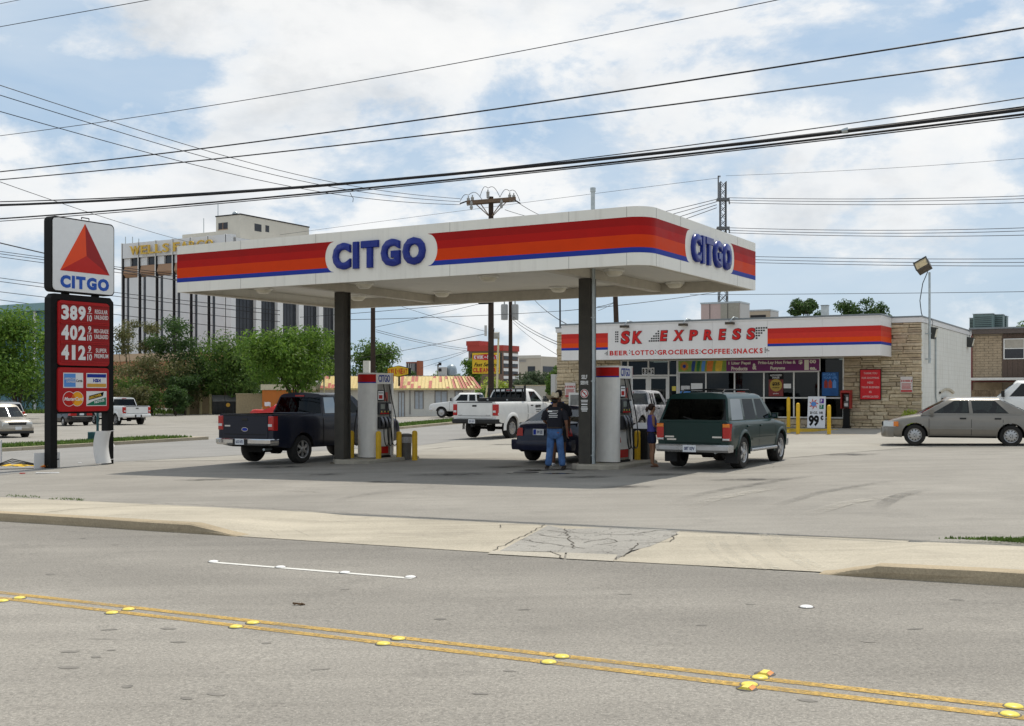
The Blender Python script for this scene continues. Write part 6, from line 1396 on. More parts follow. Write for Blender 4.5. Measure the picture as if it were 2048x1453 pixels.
sp = pickup_spec(3.57, 1.25, .98, .40, 1.01, .55, 1.36, -1.15, 1.15, .5, 1.93, [(-1.12, -.98), (-1.0, -.9), (-.35, -.32), (-.22, -.2), (.78, .30), (1.15, .48)], 'pgpgp', 1.0, house=dict(rear_glass=g_tint, side_glass=g_tint, seats=(.2,)), rim='five',
 d=dict(gate=(.72, 1.31), lamp=(.85, 1.28), bumper=(.56, .76, p_white), plate='X', gaps=(-.28,), handles=(0,), flare=.04))
sp['d']['plate'] = None
Pickup('pickup_truck', 'white pickup seen from behind in the far left lot, partly behind the price sign', 'pickup truck', at_ground(*P_fwd(-27.2, 81.3, 134, 1.78)), 134, sp, p_white)
sp = pickup_spec(3.64, 1.2, 1.02, .385, .99, .48, 1.25, -1.0, 1.2, .5, 1.82, [(-.98, -.86), (-.86, -.78), (-.36, -.32), (-.22, -.2), (.76, .30), (1.20, .50)], 'pgpgp', .9, house=dict(rear_glass=g_tint, side_glass=g_tint, seats=(.2,)), rim='steel',
 d=dict(gate=(.72, 1.2), lamp=(.85, 1.2), bumper=(.50, .68, m_chrome), plate=None, gaps=(-.28,), handles=(0,), mmat=m_trim))
silv = Pickup('pickup_truck', 'white extended cab pickup facing left before the dry cleaners', 'pickup truck', at_ground(*P_fwd(-5.0, 86.5, 163, -1.82)), 163, sp, p_white)
MB().box(-2.6, -1.15, -.86, .86, 1.30, 1.50).obj('tool_box', m_alloy, silv.t)

# ---- sport utility vehicles
class SUV(Car):
 def details(s):
  S, D = s.S, s.S['d']; x0, W, belt = s.x0, s.W, S['belt']; rf = s.rearF(x0)
  zt0, zt1 = D['gate']; tg = MB().cham(rf, -W * .76, W * .76, zt0, zt1, -.03, .018, .015).obj('tailgate', s.pnt, s.t, 30)
  lz0, lz1 = D['lamp']
  for sg in (1, -1):
   q = F((0, 0, 0), (0, sg, 0), (-1, 0, 0)); l = MB().cham(q, W * .79, W * .985, lz0, lz1, -x0 - .15, -x0 + .02, .02).obj('tail_lamp', m_tail, s.t, 30)
   MB().cham(q, W * .795, W * .98, lz1 - .09, lz1 - .005, -x0 - .14, -x0 + .024, .015).obj('amber_lens', m_amberl if D.get('amber') else m_tail, l); MB().cham(q, W * .795, W * .975, lz0 + .005, lz0 + .06, -x0 - .14, -x0 + .024, .015).obj('clear_lens', m_clear, l)
  bz0, bz1, bm = D['bumper']; s.bumper(x0 - .06, W * .96, bz0, bz1, .13, .10, 'rear_bumper', bm, True, .30); s.plate(x0 - .20, D.get('plate_z', (bz0 + bz1) / 2), D.get('plate'), yc=D.get('plate_y', 0)); s.bumper(s.x1 - .03, W * .93, bz0, bz1, .10, .16, 'front_bumper', bm, False, .3)
  for a, z in D.get('badges', ()): MB().fbox(rf, a - .11, a + .11, z - .018, z + .018, .0185, .023).obj('badge', m_chrome, tg)
  for x in D['gaps']: s.strip_([(x, s.zb + .06), (x, belt - .02)], .014, 'door_gap', m_seam)
  if D.get('mould'): s.strip_([(-S['wb'] / 2 + S['r'] + .14, D['mould']), (S['wb'] / 2 - S['r'] - .12, D['mould'])], .05, 'side_moulding', D.get('mmould', s.pnt), .014)
  s.handle(D['handles'], belt - .14, D.get('hmat', s.pnt)); s.mirror(S['house']['cols'][-1][0] - .25, belt + .08, s.pnt, .15, .13, .03)
  g = S['house']; zr = g['zr']
  if D.get('rack'):
   for sg in (1, -1):
    y = g['Wr'] * .72 * sg; m = MB().tube([(g['cols'][0][1] + .25, y, zr + .02), (g['cols'][0][1] + .4, y, zr + .09), (-.0, y, zr + .095), (.15, y, zr + .03)], .018, 6); m.obj('roof_rail', m_trim, s.t, 60)
   m = MB()
   for x in (g['cols'][0][1] + .6, -.4): m.tube([(x, -g['Wr'] * .72, zr + .09), (x, 0, zr + .11), (x, g['Wr'] * .72, zr + .09)], .014, 6)
   m.obj('cross_bars', m_trim, s.t, 60)
  MB().fbox(s.rearF(g['cols'][0][1] + .0), -.22, .22, zr - .085, zr - .05, .0, .055).obj('high_stop_lamp', m_tail, s.shell)
  if D.get('board'):
   for sg in (1, -1): MB().cham(F((0, 0, 0), (1, 0, 0), (0, sg, 0)), -S['wb'] / 2 + S['r'] + .08, S['wb'] / 2 - S['r'] - .08, s.zb - .07, s.zb - .0, W * .75, W * 1.04, .02).obj('running_board', m_alloy, s.t)
  if D.get('flaps'):
   for ax in (-S['wb'] / 2, ):
    for sg in (1, -1): MB().box(ax - S['r'] - .12, ax - S['r'] - .10, *sorted((sg * (W - .30), sg * (W + .0))), .14, .52).obj('mud_flap', m_trim, s.t)
  MB().tube([(x0 + .6, -.42, s.zb - .04), (x0 + .08, -.50, s.zb - .05)], .03, 8).obj('exhaust', m_galv, s.t); MB().cham(s.frontF(s.x1 - .05), -W * .5, W * .5, belt - .40, belt - .22, -.02, .04, .02).obj('grille', m_trim, s.t); s.block('headlamp', s.x1 - .16, s.x1 - .02, W * .52, W * .84, belt - .42, belt - .22, m_clear)
  if D.get('wiper'): MB().tube([(g['cols'][0][0] - .05, -.05, g['zb'] + .02), (g['cols'][0][0] + .0, .25, g['zb'] + .1)], .012, 5).obj('wiper', m_trim, s.shell)
  s.flare(s.pnt, .05, .02)
ex = dict(x0=-2.42, x1=2.26, W=.885, zb=.44, wb=2.84, r=.37, belt=1.10, prof=TRKP, crown=.03, rear_round=(.25, .05), front_round=(.8, .13), tw=.25, rim='five', ra=.45, tall=True,
 top=[(-2.42, 1.10), (.95, 1.09), (1.15, 1.06), (1.95, .98), (2.16, .90), (2.24, .78), (2.26, .62)],
 house=dict(cols=[(-2.36, -2.06), (-2.16, -1.92), (-1.36, -1.28), (-1.22, -1.14), (-.42, -.40), (-.30, -.28), (.66, .14), (1.00, .28)], fill='pgpgpgp', zb=1.09, zr=1.71, Wb=.825, Wr=.68, rear_bow=.06, front_bow=.14, rear_glass=g_tint, side_glass=g_tint, front_glass=g_clear, seats=(.15, -.9), head=.12),
 d=dict(gate=(.60, 1.08), lamp=(.66, 1.04), bumper=(.40, .57, m_alloy), plate='08T KFV', badges=((-.55, .74), (-.50, .68), (.58, .74)), gaps=(-1.3, -.36, .92), handles=(-1.15, -.2), mould=.66, rack=True, board=True, flaps=True, amber=True, wiper=True))
rx, ry = 4.57, 26.66
SUV('sport_utility', 'dark green sport utility vehicle with silver bumper being fuelled by the woman', 'suv', at_ground(*P_fwd(rx, ry, 60, 1.42)), 60, ex, p_green)
tbz = dict(ex); tbz.update(x0=-2.40, x1=2.46, W=.94, wb=2.87, r=.375, belt=1.14, house=dict(ex['house'], zb=1.13, zr=1.76, Wb=.87, Wr=.72), d=dict(gate=(.66, 1.12), lamp=(.80, 1.12), bumper=(.48, .66, p_silver), plate=None, badges=(), gaps=(-1.3, -.36, .92), handles=(-1.15, -.2), rack=True, flaps=False))
tbz['top'] = [(-2.40, 1.14), (.95, 1.13), (1.15, 1.10), (2.1, 1.02), (2.36, .94), (2.44, .78), (2.46, .62)]
SUV('sport_utility', 'silver sport utility vehicle seen from behind at the left edge of the far lot', 'suv', at_ground(*P_fwd(-34.6, 78.3, 133, 1.43)), 133, tbz, p_silver)
crv = dict(ex); crv.update(x0=-2.2, x1=2.24, W=.875, wb=2.62, r=.335, zb=.36, belt=1.02, rim='five', ra=.41, tall=False, front_round=(.9, .18), house=dict(ex['house'], cols=[(-2.14, -1.95), (-1.98, -1.82), (-1.3, -1.25), (-1.18, -1.12), (-.42, -.40), (-.30, -.28), (.70, .18), (1.10, .38)], zb=1.01, zr=1.66, Wb=.82, Wr=.68, front_glass=g_clear, side_glass=g_mid), d=dict(gate=(.55, 1.0), lamp=(.70, 1.0), bumper=(.36, .56, p_gold), plate=None, badges=(), gaps=(-1.25, -.36, .95), handles=(-1.1, -.2)))
crv['top'] = [(-2.2, 1.02), (1.0, 1.01), (1.2, .98), (1.95, .90), (2.14, .82), (2.22, .70), (2.24, .55)]
c = SUV('sport_utility', 'champagne compact sport utility vehicle facing right at the left edge, nearest in the far lot', 'suv', at_ground(*P_fwd(-24.8, 57.0, 315, -1.75)), 315, crv, p_gold)
MB().cham(c.frontF(2.20), -.34, .34, .66, .78, -.02, .04, .02).obj('grille_bar', m_trim, c.t); c.plate(2.33, .5, None, rear=False); c.bumper(2.19, .84, .22, .36, .10, .18, 'lower_bumper', m_trim, False, .3)

# ---- saloons
class Saloon(Car):
 def details(s):
  S, D = s.S, s.S['d']; x0, W, belt = s.x0, s.W, S['belt']
  for x in D['gaps']: s.strip_([(x, s.zb + .08), (x, belt - .03)], .012, 'door_gap', m_seam)
  s.handle(D['handles'], D.get('hz', belt - .14), D.get('hmat', s.pnt)); s.mirror(S['house']['cols'][-1][0] - .33, belt + .06, s.pnt, .17, .12, .02)
  if D.get('mould'): s.strip_([(-S['wb'] / 2 + S['r'] + .1, D['mould']), (S['wb'] / 2 - S['r'] - .09, D['mould'])], .045, 'side_moulding', D.get('mmould', s.pnt), .012)
  s.strip_([(-S['wb'] / 2 + S['r'] + .09, s.zb + .03), (S['wb'] / 2 - S['r'] - .09, s.zb + .03)], .05, 'sill', m_under, .004)
  z0, z1 = D['lamp']; hz0, hz1 = D['head']
  def wrap(xa, xb, z0, z1, name, mat, k=6, proud=.006, ends=None):
   """a lamp that follows the body round its corner"""
   for sg in (1, -1):
    m = MB(); xs = [xa + (xb - xa) * i / k for i in range(k + 1)]
    for x in xs:
     for j in range(3): z = z0 + (z1 - z0) * j / 2; m.v.append((x + (proud if xb > 0 else -proud) * .5, sg * (s.sy(x, z) + proud), z))
    e = len(xs) - 1 if abs(xs[-1]) > abs(xs[0]) else 0; xe = xs[e]; y_in = D.get('lamp_in', .45) * W if ends is None else ends * W
    n0 = len(m.v); so_ = .012 if xe > 0 else -.012
    for j in range(3): z = z0 + (z1 - z0) * j / 2; m.v.append((xe + so_, sg * y_in, z))
    for i in range(k):
     for j in range(2): m.f.append((i * 3 + j, (i + 1) * 3 + j, (i + 1) * 3 + j + 1, i * 3 + j + 1))
    for j in range(2): m.f.append((e * 3 + j, n0 + j, n0 + j + 1, e * 3 + j + 1))
    m.mi = [0] * len(m.f); m.obj(name, mat, s.t, 50)
  wrap(x0 + .30, x0 + .0, z0, z1, 'tail_lamp', m_tail); wrap(s.x1 - .42, s.x1 - .06, hz0, hz1, 'headlamp', m_clear, ends=.42); wrap(s.x1 - .50, s.x1 - .36, hz0 + .01, hz1 - .005, 'indicator', m_amberl, 2, .008, ends=D.get('ind', .8))
  s.bumper(x0 - .0, W * .92, S['zb'] + .08, D['bz'], .06, .16, 'rear_bumper', s.pnt, True, .30); s.bumper(s.x1 - .02, W * .88, S['zb'] + .0, hz0 - .02, .06, .22, 'front_bumper', s.pnt, False, .34)
  s.plate(x0 - D.get('plate_x', .035), D.get('plate_z', (z0 + z1) / 2), D.get('plate'), blue=D.get('blue', False)); MB().cham(s.frontF(s.x1 - .03), -.34, .34, hz0 + .01, hz1 - .02, -.03, .03, .01).obj('grille', m_trim, s.t)
  if D.get('spoiler'): MB().cham(F((0, 0, 0), (0, 1, 0), (0, 0, 1), (1, 0, 0)), -W * .7, W * .7, x0 + .05, x0 + .25, D['spoiler'], D['spoiler'] + .04, .015).obj('spoiler', s.pnt, s.t)
cam_ = dict(x0=-2.46, x1=2.30, W=.89, zb=.24, wb=2.67, r=.315, belt=.96, crown=.035, rear_round=(.7, .16), front_round=(1.0, .24), tw=.20, rim='cover', ra=.375, rear_lift=.12, front_lift=.05,
 top=[(-2.46, .70), (-2.43, .90), (-2.36, .985), (-2.2, 1.01), (-1.7, 1.0), (-.5, .965), (.9, .95), (1.15, .925), (1.7, .83), (2.05, .72), (2.2, .64), (2.28, .54), (2.30, .46)],
 house=dict(cols=[(-1.86, -1.02), (-1.50, -.92), (-1.30, -.86), (-.30, -.24), (-.20, -.16), (.86, .16), (1.16, .36)], fill='ppgpgp', zb=.955, zr=1.425, Wb=.80, Wr=.66, rear_bow=.10, front_bow=.16, rear_glass=g_mid, side_glass=g_mid, front_glass=g_clear, seats=(.1, -.85), head=.075, sill=.02),
 d=dict(gaps=(-1.12, -.25, .93), handles=(-.98, -.02), hz=.82, hmat=m_trim, lamp=(.72, .92), head=(.56, .72), bz=.62, mould=.52, plate=None, ind=.82))
c = Saloon('saloon_car', 'tan metallic saloon car with silver wheel covers in front of the white shop wall', 'car', at_ground(*P_fwd(12.19, 34.65, 160, -1.335, -.75)), 160, cam_, p_tan)
tau = dict(cam_); tau.update(x0=-2.50, x1=2.45, W=.925, wb=2.76, r=.33, rear_round=(1.1, .30), zb=.26, belt=.98, rear_lift=.16, top=[(-2.50, .66), (-2.47, .84), (-2.40, .96), (-2.25, 1.02), (-1.7, 1.05), (-.5, 1.0), (.9, .97), (1.15, .93), (1.8, .82), (2.2, .70), (2.38, .6), (2.45, .48)],
 house=dict(cam_['house'], cols=[(-1.95, -1.05), (-1.55, -.95), (-1.30, -.86), (-.30, -.24), (-.20, -.16), (.90, .16), (1.24, .36)], zb=.985, zr=1.42, Wb=.80, Wr=.64, rear_glass=g_clear, side_glass=g_mid), rim='five',
 d=dict(gaps=(-1.15, -.25, .98), handles=(-1.0, -.02), hz=.84, lamp=(.70, .90), head=(.58, .72), bz=.60, plate='RW OZK', plate_z=.80, plate_x=.03, lamp_in=.50, blue=True))
Saloon('saloon_car', 'dark blue saloon car seen from behind at the right pump, men standing at its boot', 'car', at_ground(1.93, 31.0), 60, tau, p_blue2)
blk = dict(cam_); blk.update(rear_round=(.6, .10), d=dict(cam_['d'], lamp=(.74, .92), lamp_in=.40, plate=None, mould=None, hmat=p_black, plate_z=.84))
c = Saloon('saloon_car', 'black saloon car seen from behind in the far left lot behind the price sign posts', 'car', at_ground(*P_fwd(-30.9, 81.0, 133, 1.35)), 133, blk, p_black); MB().fbox(c.rearF(c.x0 - .065), -.7, .7, .66, .70, 0, .02).obj('chrome_strip', m_chrome, c.t)
red = dict(cam_); red.update(house=dict(cam_['house'], cols=[(-1.80, -.95), (-1.40, -.82), (-1.15, -.70), (.70, .10), (1.05, .28)], fill='ppgp', zr=1.33, side_glass=g_tint, rear_glass=g_tint, seats=(-.1,)), d=dict(cam_['d'], gaps=(-.35, .9), handles=(-.2,), hmat=p_red))
c = Saloon('coupe_car', 'bright red coupe half hidden behind the navy pickup', 'car', at_ground(-13.2, 69.0), 8, red, p_red)
fl = thing('window_flag', 'small white flag on a stick clipped to the red coupe', 'flag', (-14.8 + .0, 69 - .8, 0)); q = at(540, 836, 68.3); fl.location = (q.x, q.y, at(540, 822, 68.3).z)
MB().cyl((0, 0, 0), (.03, 0, .50), .010, n=6).obj('stick', m_white, fl); mb = MB()
for i in range(7):
 for z in (.24, .48): mb.v.append((.03 - .06 * i, .035 * math.sin(i * 1.4), z + .012 * i + .03 * math.sin(i)))
mb.f = [(2 * i, 2 * i + 2, 2 * i + 3, 2 * i + 1) for i in range(6)]; mb.mi = [0] * 6; fo = mb.obj('cloth', M('white flag cloth', (.7, .7, .72), .8), fl, 60)
wht = dict(cam_); wht.update(d=dict(cam_['d'], hmat=p_white))
Saloon('saloon_car', 'white saloon car mostly hidden behind the roof of the tan saloon', 'car', at_ground(22.0, 47.2), 150, wht, p_white)
sp = pickup_spec(3.5, 1.2, .95, .39, 1.0, .5, 1.34, -.6, 1.15, .5, 1.92, [(-.58, -.46), (-.40, -.34), (.78, .30), (1.15, .48)], 'pgp', .95, house=dict(rear_glass=g_tint, side_glass=g_mid, seats=(.1,)), rim='steel', d=dict(gate=(.72, 1.3), lamp=(.85, 1.28), bumper=(.55, .72, m_chrome), plate=None, gaps=(), handles=(-.2,), mmat=m_trim))
q = at(2046, 0, 43.5); Pickup('pickup_truck', 'white pickup cab cut off by the right edge of the photograph', 'pickup truck', at_ground(q.x + .25, 43.2), 152, sp, p_white)

# ============================================================ PEOPLE
def skin_mesh(name, J, E_, mat, sub=2, root=0):
 """grow one continuous surface over a skeleton: J = {joint: (x, y, z, rx, ry)}, E_ = bones"""
 ks = list(J); ix = {k: i for i, k in enumerate(ks)}
 me = bpy.data.meshes.new(name); me.from_pydata([J[k][:3] for k in ks], [(ix[a], ix[b]) for a, b in E_], [])
 ob = bpy.data.objects.new(name, me); col.objects.link(ob); md = ob.modifiers.new('skin', 'SKIN'); md.use_smooth_shade = True
 for i, k in enumerate(ks):
  v = me.skin_vertices[0].data[i]; v.radius = (J[k][3], J[k][4] if len(J[k]) > 4 else J[k][3]); v.use_root = (i == root); v.use_loose = False
 sb = ob.modifiers.new('sub', 'SUBSURF'); sb.levels = sub; sb.render_levels = sub
 dg = bpy.context.evaluated_depsgraph_get(); dg.update(); out = bpy.data.meshes.new_from_object(ob.evaluated_get(dg)); out.name = name
 out.materials.clear(); out.materials.append(mat); out.polygons.foreach_set('use_smooth', [True] * len(out.polygons)); bpy.data.objects.remove(ob); return out
def hand(J, E_, side, wrist, d, flat, r=.0085):
 """palm, four unequal curled fingers and a thumb; d = direction of the hand, flat = direction across the palm"""
 d = Vector(d).normalized(); f = Vector(flat).normalized(); up = d.cross(f).normalized(); w = Vector(J[wrist][:3])
 p = w + d * .055; J[side + 'palm'] = (*p, .030, .016); E_.append((wrist, side + 'palm'))
 for i, ln in enumerate((.066, .078, .074, .058)):
  b = w + d * .092 + f * (.030 - .02 * i); k1 = b + d * ln * .5 + up * .008; k2 = k1 + d * ln * .38 + up * .026
  for n_, q, rr in (('a', b, r * 1.05), ('b', k1, r), ('c', k2, r * .8)): J[f'{side}f{i}{n_}'] = (*q, rr)
  E_ += [(side + 'palm', f'{side}f{i}a'), (f'{side}f{i}a', f'{side}f{i}b'), (f'{side}f{i}b', f'{side}f{i}c')]
 t0 = w + d * .035 + f * .036; t1 = t0 + d * .04 + f * .018 + up * .012; J[side + 't0'] = (*t0, r * 1.2); J[side + 't1'] = (*t1, r); E_ += [(side + 'palm', side + 't0'), (side + 't0', side + 't1')]
def figure(t, P, skin, fat=1.0):
 """the body in one piece; P overrides joint positions"""
 J = dict(pelvis=(0, 0, .93, .145, .105), waist=(0, 0, 1.06, .135, .095), chest=(0, .0, 1.27, .155, .105), neck0=(0, -.01, 1.44, .065, .06), neck=(0, .005, 1.51, .052, .054), jaw=(0, .025, 1.575, .060, .072), head=(0, .015, 1.655, .074, .090), crown=(0, .01, 1.715, .055, .068),
   rsh=(.175, -.01, 1.40, .062, .058), rel=(.25, -.03, 1.13, .042, .042), rwr=(.26, .05, .88, .027, .024), lsh=(-.175, -.01, 1.40, .062, .058), lel=(-.25, -.03, 1.13, .042, .042), lwr=(-.26, .05, .88, .027, .024),
   rhip=(.095, 0, .86, .088, .095), rkn=(.11, .02, .48, .055, .06), rcalf=(.115, -.015, .33, .052, .055), ran=(.12, -.02, .085, .034, .038), rtoe=(.135, .14, .035, .034, .026), lhip=(-.095, 0, .86, .088, .095), lkn=(-.11, .02, .48, .055, .06), lcalf=(-.115, -.015, .33, .052, .055), lan=(-.12, -.02, .085, .034, .038), ltoe=(-.135, .14, .035, .034, .026))
 for k, v in P.items(): J[k] = tuple(v) + J[k][len(v):] if k in J else v
 if fat != 1:
  for k in ('pelvis', 'waist', 'chest', 'rhip', 'lhip', 'rsh', 'lsh', 'rel', 'lel'): J[k] = J[k][:3] + tuple(r * fat for r in J[k][3:])
 E_ = [('pelvis', 'waist'), ('waist', 'chest'), ('chest', 'neck0'), ('neck0', 'neck'), ('neck', 'jaw'), ('jaw', 'head'), ('head', 'crown'), ('chest', 'rsh'), ('rsh', 'rel'), ('rel', 'rwr'), ('chest', 'lsh'), ('lsh', 'lel'), ('lel', 'lwr'),
  ('pelvis', 'rhip'), ('rhip', 'rkn'), ('rkn', 'rcalf'), ('rcalf', 'ran'), ('ran', 'rtoe'), ('pelvis', 'lhip'), ('lhip', 'lkn'), ('lkn', 'lcalf'), ('lcalf', 'lan'), ('lan', 'ltoe')]
 base = dict(J)
 for sd, sg in (('r', 1), ('l', -1)):
  d = Vector(J[sd + 'wr'][:3]) - Vector(J[sd + 'el'][:3]); flat = Vector((0, 1, 0)) if abs(d.normalized().y) < .7 else Vector((-sg, 0, .3)); hand(J, E_, sd, sd + 'wr', d, flat)
 put('body', skin_mesh('body', J, E_, skin), t); return base
def garment(t, name, J, keys, bones, grow, mat, label=None, over={}):
 G_ = {k: J[k][:3] + tuple(r + grow for r in (J[k][3:] if len(J[k]) > 4 else (J[k][3], J[k][3]))) for k in keys}
 for k, v in over.items(): G_[k] = v
 return put(name, skin_mesh(name, G_, bones, mat), t, label)
m_skin1 = M('brown skin', (.20, .095, .055), .55, var=.06); m_skin2 = M('dark brown skin', (.13, .06, .035), .55, var=.06); m_skin3 = M('tan skin', (.30, .155, .09), .55, var=.06)
m_hairk = M('black hair', (.012, .009, .008), .5, var=.3, scale=40); m_hairb = M('dark brown hair', (.035, .018, .012), .5, var=.3, scale=40)
m_tee = M('black tee shirt', (.016, .016, .022), .85, var=.2, bmp=.2); m_jean = M('blue jeans', (.060, .13, .29), .85, var=.35, scale=9, bmp=.3); m_straw = M('straw hat', (.62, .53, .38), .8, var=.12, scale=20, bmp=.3); m_boot = M('boot leather', (.03, .02, .015), .5)
m_tank = M('violet blue top', (.075, .075, .32), .85, var=.15, bmp=.2); m_short = M('navy shorts', (.018, .024, .06), .85, var=.2, bmp=.2); m_greysh = M('dark grey shorts', (.03, .03, .035), .85); m_shoe = M('white shoe', (.6, .6, .6), .6)
def face(t, hz, y, mats, tilt=0):
 """eyes, nose, mouth and ears on the head (its own small parts)"""
 MB().add([(-.012, y + .012, hz - .035), (.012, y + .012, hz - .035), (0, y + .034, hz - .03), (0, y + .008, hz + .012)], [(0, 1, 2), (0, 2, 3), (1, 3, 2)]).obj('nose', mats[0], t)
 for sx in (-1, 1): MB().ell((sx * .030, y + .004, hz + .005), (.012, .006, .006), 8, 5).obj('eye', m_ink, t); MB().ell((sx * .076, y - .085, hz - .02), (.010, .022, .032), 8, 5).obj('ear', mats[0], t, 60)
 MB().ell((0, y + .002, hz - .066), (.024, .006, .006), 8, 5).obj('mouth', M('lips', (.22, .07, .06), .5), t)
def loft(t, name, rings, sleeves, mat, n=22):
 """a garment for the trunk: elliptical rings (z, x, y, rx, ry) with slight folds, and sleeves as tapered tubes"""
 mb = MB()
 for z, x, y, rx, ry in rings:
  for j in range(n): a = 2 * math.pi * j / n; f = 1 + .025 * math.sin(5 * a + z * 31) + .015 * math.sin(9 * a - z * 50); c, s_ = math.cos(a), math.sin(a); mb.v.append((x + rx * f * math.copysign(abs(c) ** .85, c), y + ry * f * math.copysign(abs(s_) ** .85, s_), z))
 m = len(rings)
 for i in range(m - 1):
  for j in range(n): mb.f.append((i * n + j, i * n + (j + 1) % n, (i + 1) * n + (j + 1) % n, (i + 1) * n + j))
 mb.f.append(tuple((m - 1) * n + j for j in range(n))); mb.mi = [0] * len(mb.f)
 for pts, rr in sleeves: mb.tube(pts, rr, 12, 0, False)
 return mb.obj(name, mat, t, 70)
# the man in the hat, seen from behind
px_, py_ = 1.02, 27.25
t = thing('person', 'man in a pale cowboy hat, black tee shirt and blue jeans, back turned', 'person', (px_, py_, gz(px_, py_)), R(-14))
J = figure(t, dict(rel=(.285, -.03, 1.12), rwr=(.285, .06, .86), lel=(-.27, .02, 1.14), lwr=(-.16, .20, 1.02), rhip=(.10, 0, .86), rkn=(.135, .03, .47), rcalf=(.16, 0, .32), ran=(.19, -.02, .085), rtoe=(.23, .13, .04), lkn=(-.12, .02, .47), lcalf=(-.135, -.01, .32), lan=(-.16, -.03, .085), ltoe=(-.20, .11, .04)), m_skin1, 1.08)
sh_ = loft(t, 'tee_shirt', [(.972, 0, -.005, .178, .140), (1.03, 0, -.005, .182, .142), (1.12, 0, -.005, .188, .142), (1.22, 0, -.005, .205, .145), (1.32, 0, -.008, .215, .142), (1.39, 0, -.01, .205, .125), (1.435, 0, -.012, .165, .10), (1.47, 0, -.012, .085, .08)],
 [([(.10, -.012, 1.36), (.17, -.013, 1.352), (.225, -.016, 1.31), (.262, -.022, 1.21), (.275, -.028, 1.15)], [.06, .082, .086, .078, .076]), ([(-.10, -.012, 1.36), (-.17, -.01, 1.352), (-.222, -.006, 1.31), (-.255, .005, 1.22), (-.265, .015, 1.16)], [.06, .082, .086, .078, .076])], m_tee)
garment(t, 'jeans', J, ('pelvis', 'rhip', 'rkn', 'rcalf', 'lhip', 'lkn', 'lcalf'), [('top', 'pelvis'), ('pelvis', 'rhip'), ('rhip', 'rkn'), ('rkn', 'rcalf'), ('rcalf', 'rhem'), ('pelvis', 'lhip'), ('lhip', 'lkn'), ('lkn', 'lcalf'), ('lcalf', 'lhem')], .018, m_jean,
  over=dict(pelvis=(0, -.005, .90, .165, .125), top=(0, 0, .99, .160, .118), rhem=(.19, -.01, .05, .085, .09), lhem=(-.16, -.02, .05, .085, .09), rkn=(.135, .03, .47, .086, .088), lkn=(-.12, .02, .47, .086, .088), rcalf=(.16, 0, .30, .084, .088), lcalf=(-.135, -.01, .30, .084, .088)))
loft(t, 'jeans_seat', [(.72, .0, -.0, .120, .115), (.78, 0, -.01, .172, .136), (.86, 0, -.012, .182, .146), (.93, 0, -.008, .182, .145), (.985, 0, -.005, .180, .142)], [], m_jean)
MB().lathe([(.186, -.02), (.190, 0), (.186, .02)], 24, 0, (0, 0, 0)).obj('belt', m_boot, t, 60).location = (0, 0, .975); t.children[-1].scale = (1, .80, 1)
for x in (.06, .12): MB().ell((x, -.138 + .4 * (x - .06), .975), (.014, .006, .014), 8, 5).obj('belt_stud', m_chrome, t)
MB().fbox(F((.10, -.138, .86), (1, .25, 0), (.2, -1, 0)), -.03, .03, -.012, .012, 0, .006).obj('pocket_label', M('leather label', (.25, .08, .04), .7), t)
fr = F((-.015, -.156, 0), (1, 0, 0), (0, -1, 0)); mb = MB(); mb.fbox(fr, -.13, -.02, 1.345, 1.385, 0, .004); mb.fbox(fr, -.015, .12, 1.376, 1.385, 0, .004).fbox(fr, -.015, .12, 1.345, 1.352, 0, .004)
for k, w in enumerate((.09, .11, .10)): mb.fbox(fr, -w, w, 1.305 - k * .042, 1.320 - k * .042, 0, .004)
mb.obj('back_print', m_white, sh_)
for s_, (hx, hy) in (('r', (.215, .05)), ('l', (-.185, .04))): MB().ell((hx, hy, .045), (.05, .14, .045), 12, 6).box(hx - .04, hx + .04, hy - .13, hy - .05, .0, .04).obj('boot', m_boot, t, 60)
ht = thing('cowboy_hat', '', ''); del ht['label']; del ht['category']; ht.parent = t; mb = MB(); n = 24
prof = [(.20, 0), (.15, -.006), (.105, .0), (.10, .03), (.095, .09), (.080, .125), (.045, .118), (.0005, .11)]
for r_, h in prof:
 for j in range(n):
  a = 2 * math.pi * j / n; c, s_ = math.cos(a), math.sin(a); lift = .075 * max(0, r_ - .11) / .09 * abs(c) ** 2.2 - .02 * max(0, r_ - .11) / .09 * abs(s_) ** 3; mb.v.append((r_ * c * (1.0 if r_ > .12 else .86), r_ * s_ * (1.15 if r_ > .12 else 1.05), h + lift - (.025 * (abs(c) < .35) if h > .11 else 0)))
for i in range(len(prof) - 1):
 for j in range(n): mb.f.append((i * n + j, i * n + (j + 1) % n, (i + 1) * n + (j + 1) % n, (i + 1) * n + j))
mb.mi = [0] * len(mb.f); bpy.data.objects.remove(ht); ht = mb.obj('cowboy_hat', m_straw, t, 60); ht.scale = (1.12, 1.12, 1.15); ht.location = (0, .0, 1.67); ht.rotation_euler = (R(-10), R(4), R(20)); MB().lathe([(.104, .004), (.102, .028)], 24).obj('hat_band', m_boot, ht, 60)
put('hair', MB().ell((0, -.045, 1.615), (.078, .06, .06), 12, 8).mesh('hair', m_hairk, 60), t); face(t, 1.64, .10, (m_skin1,))
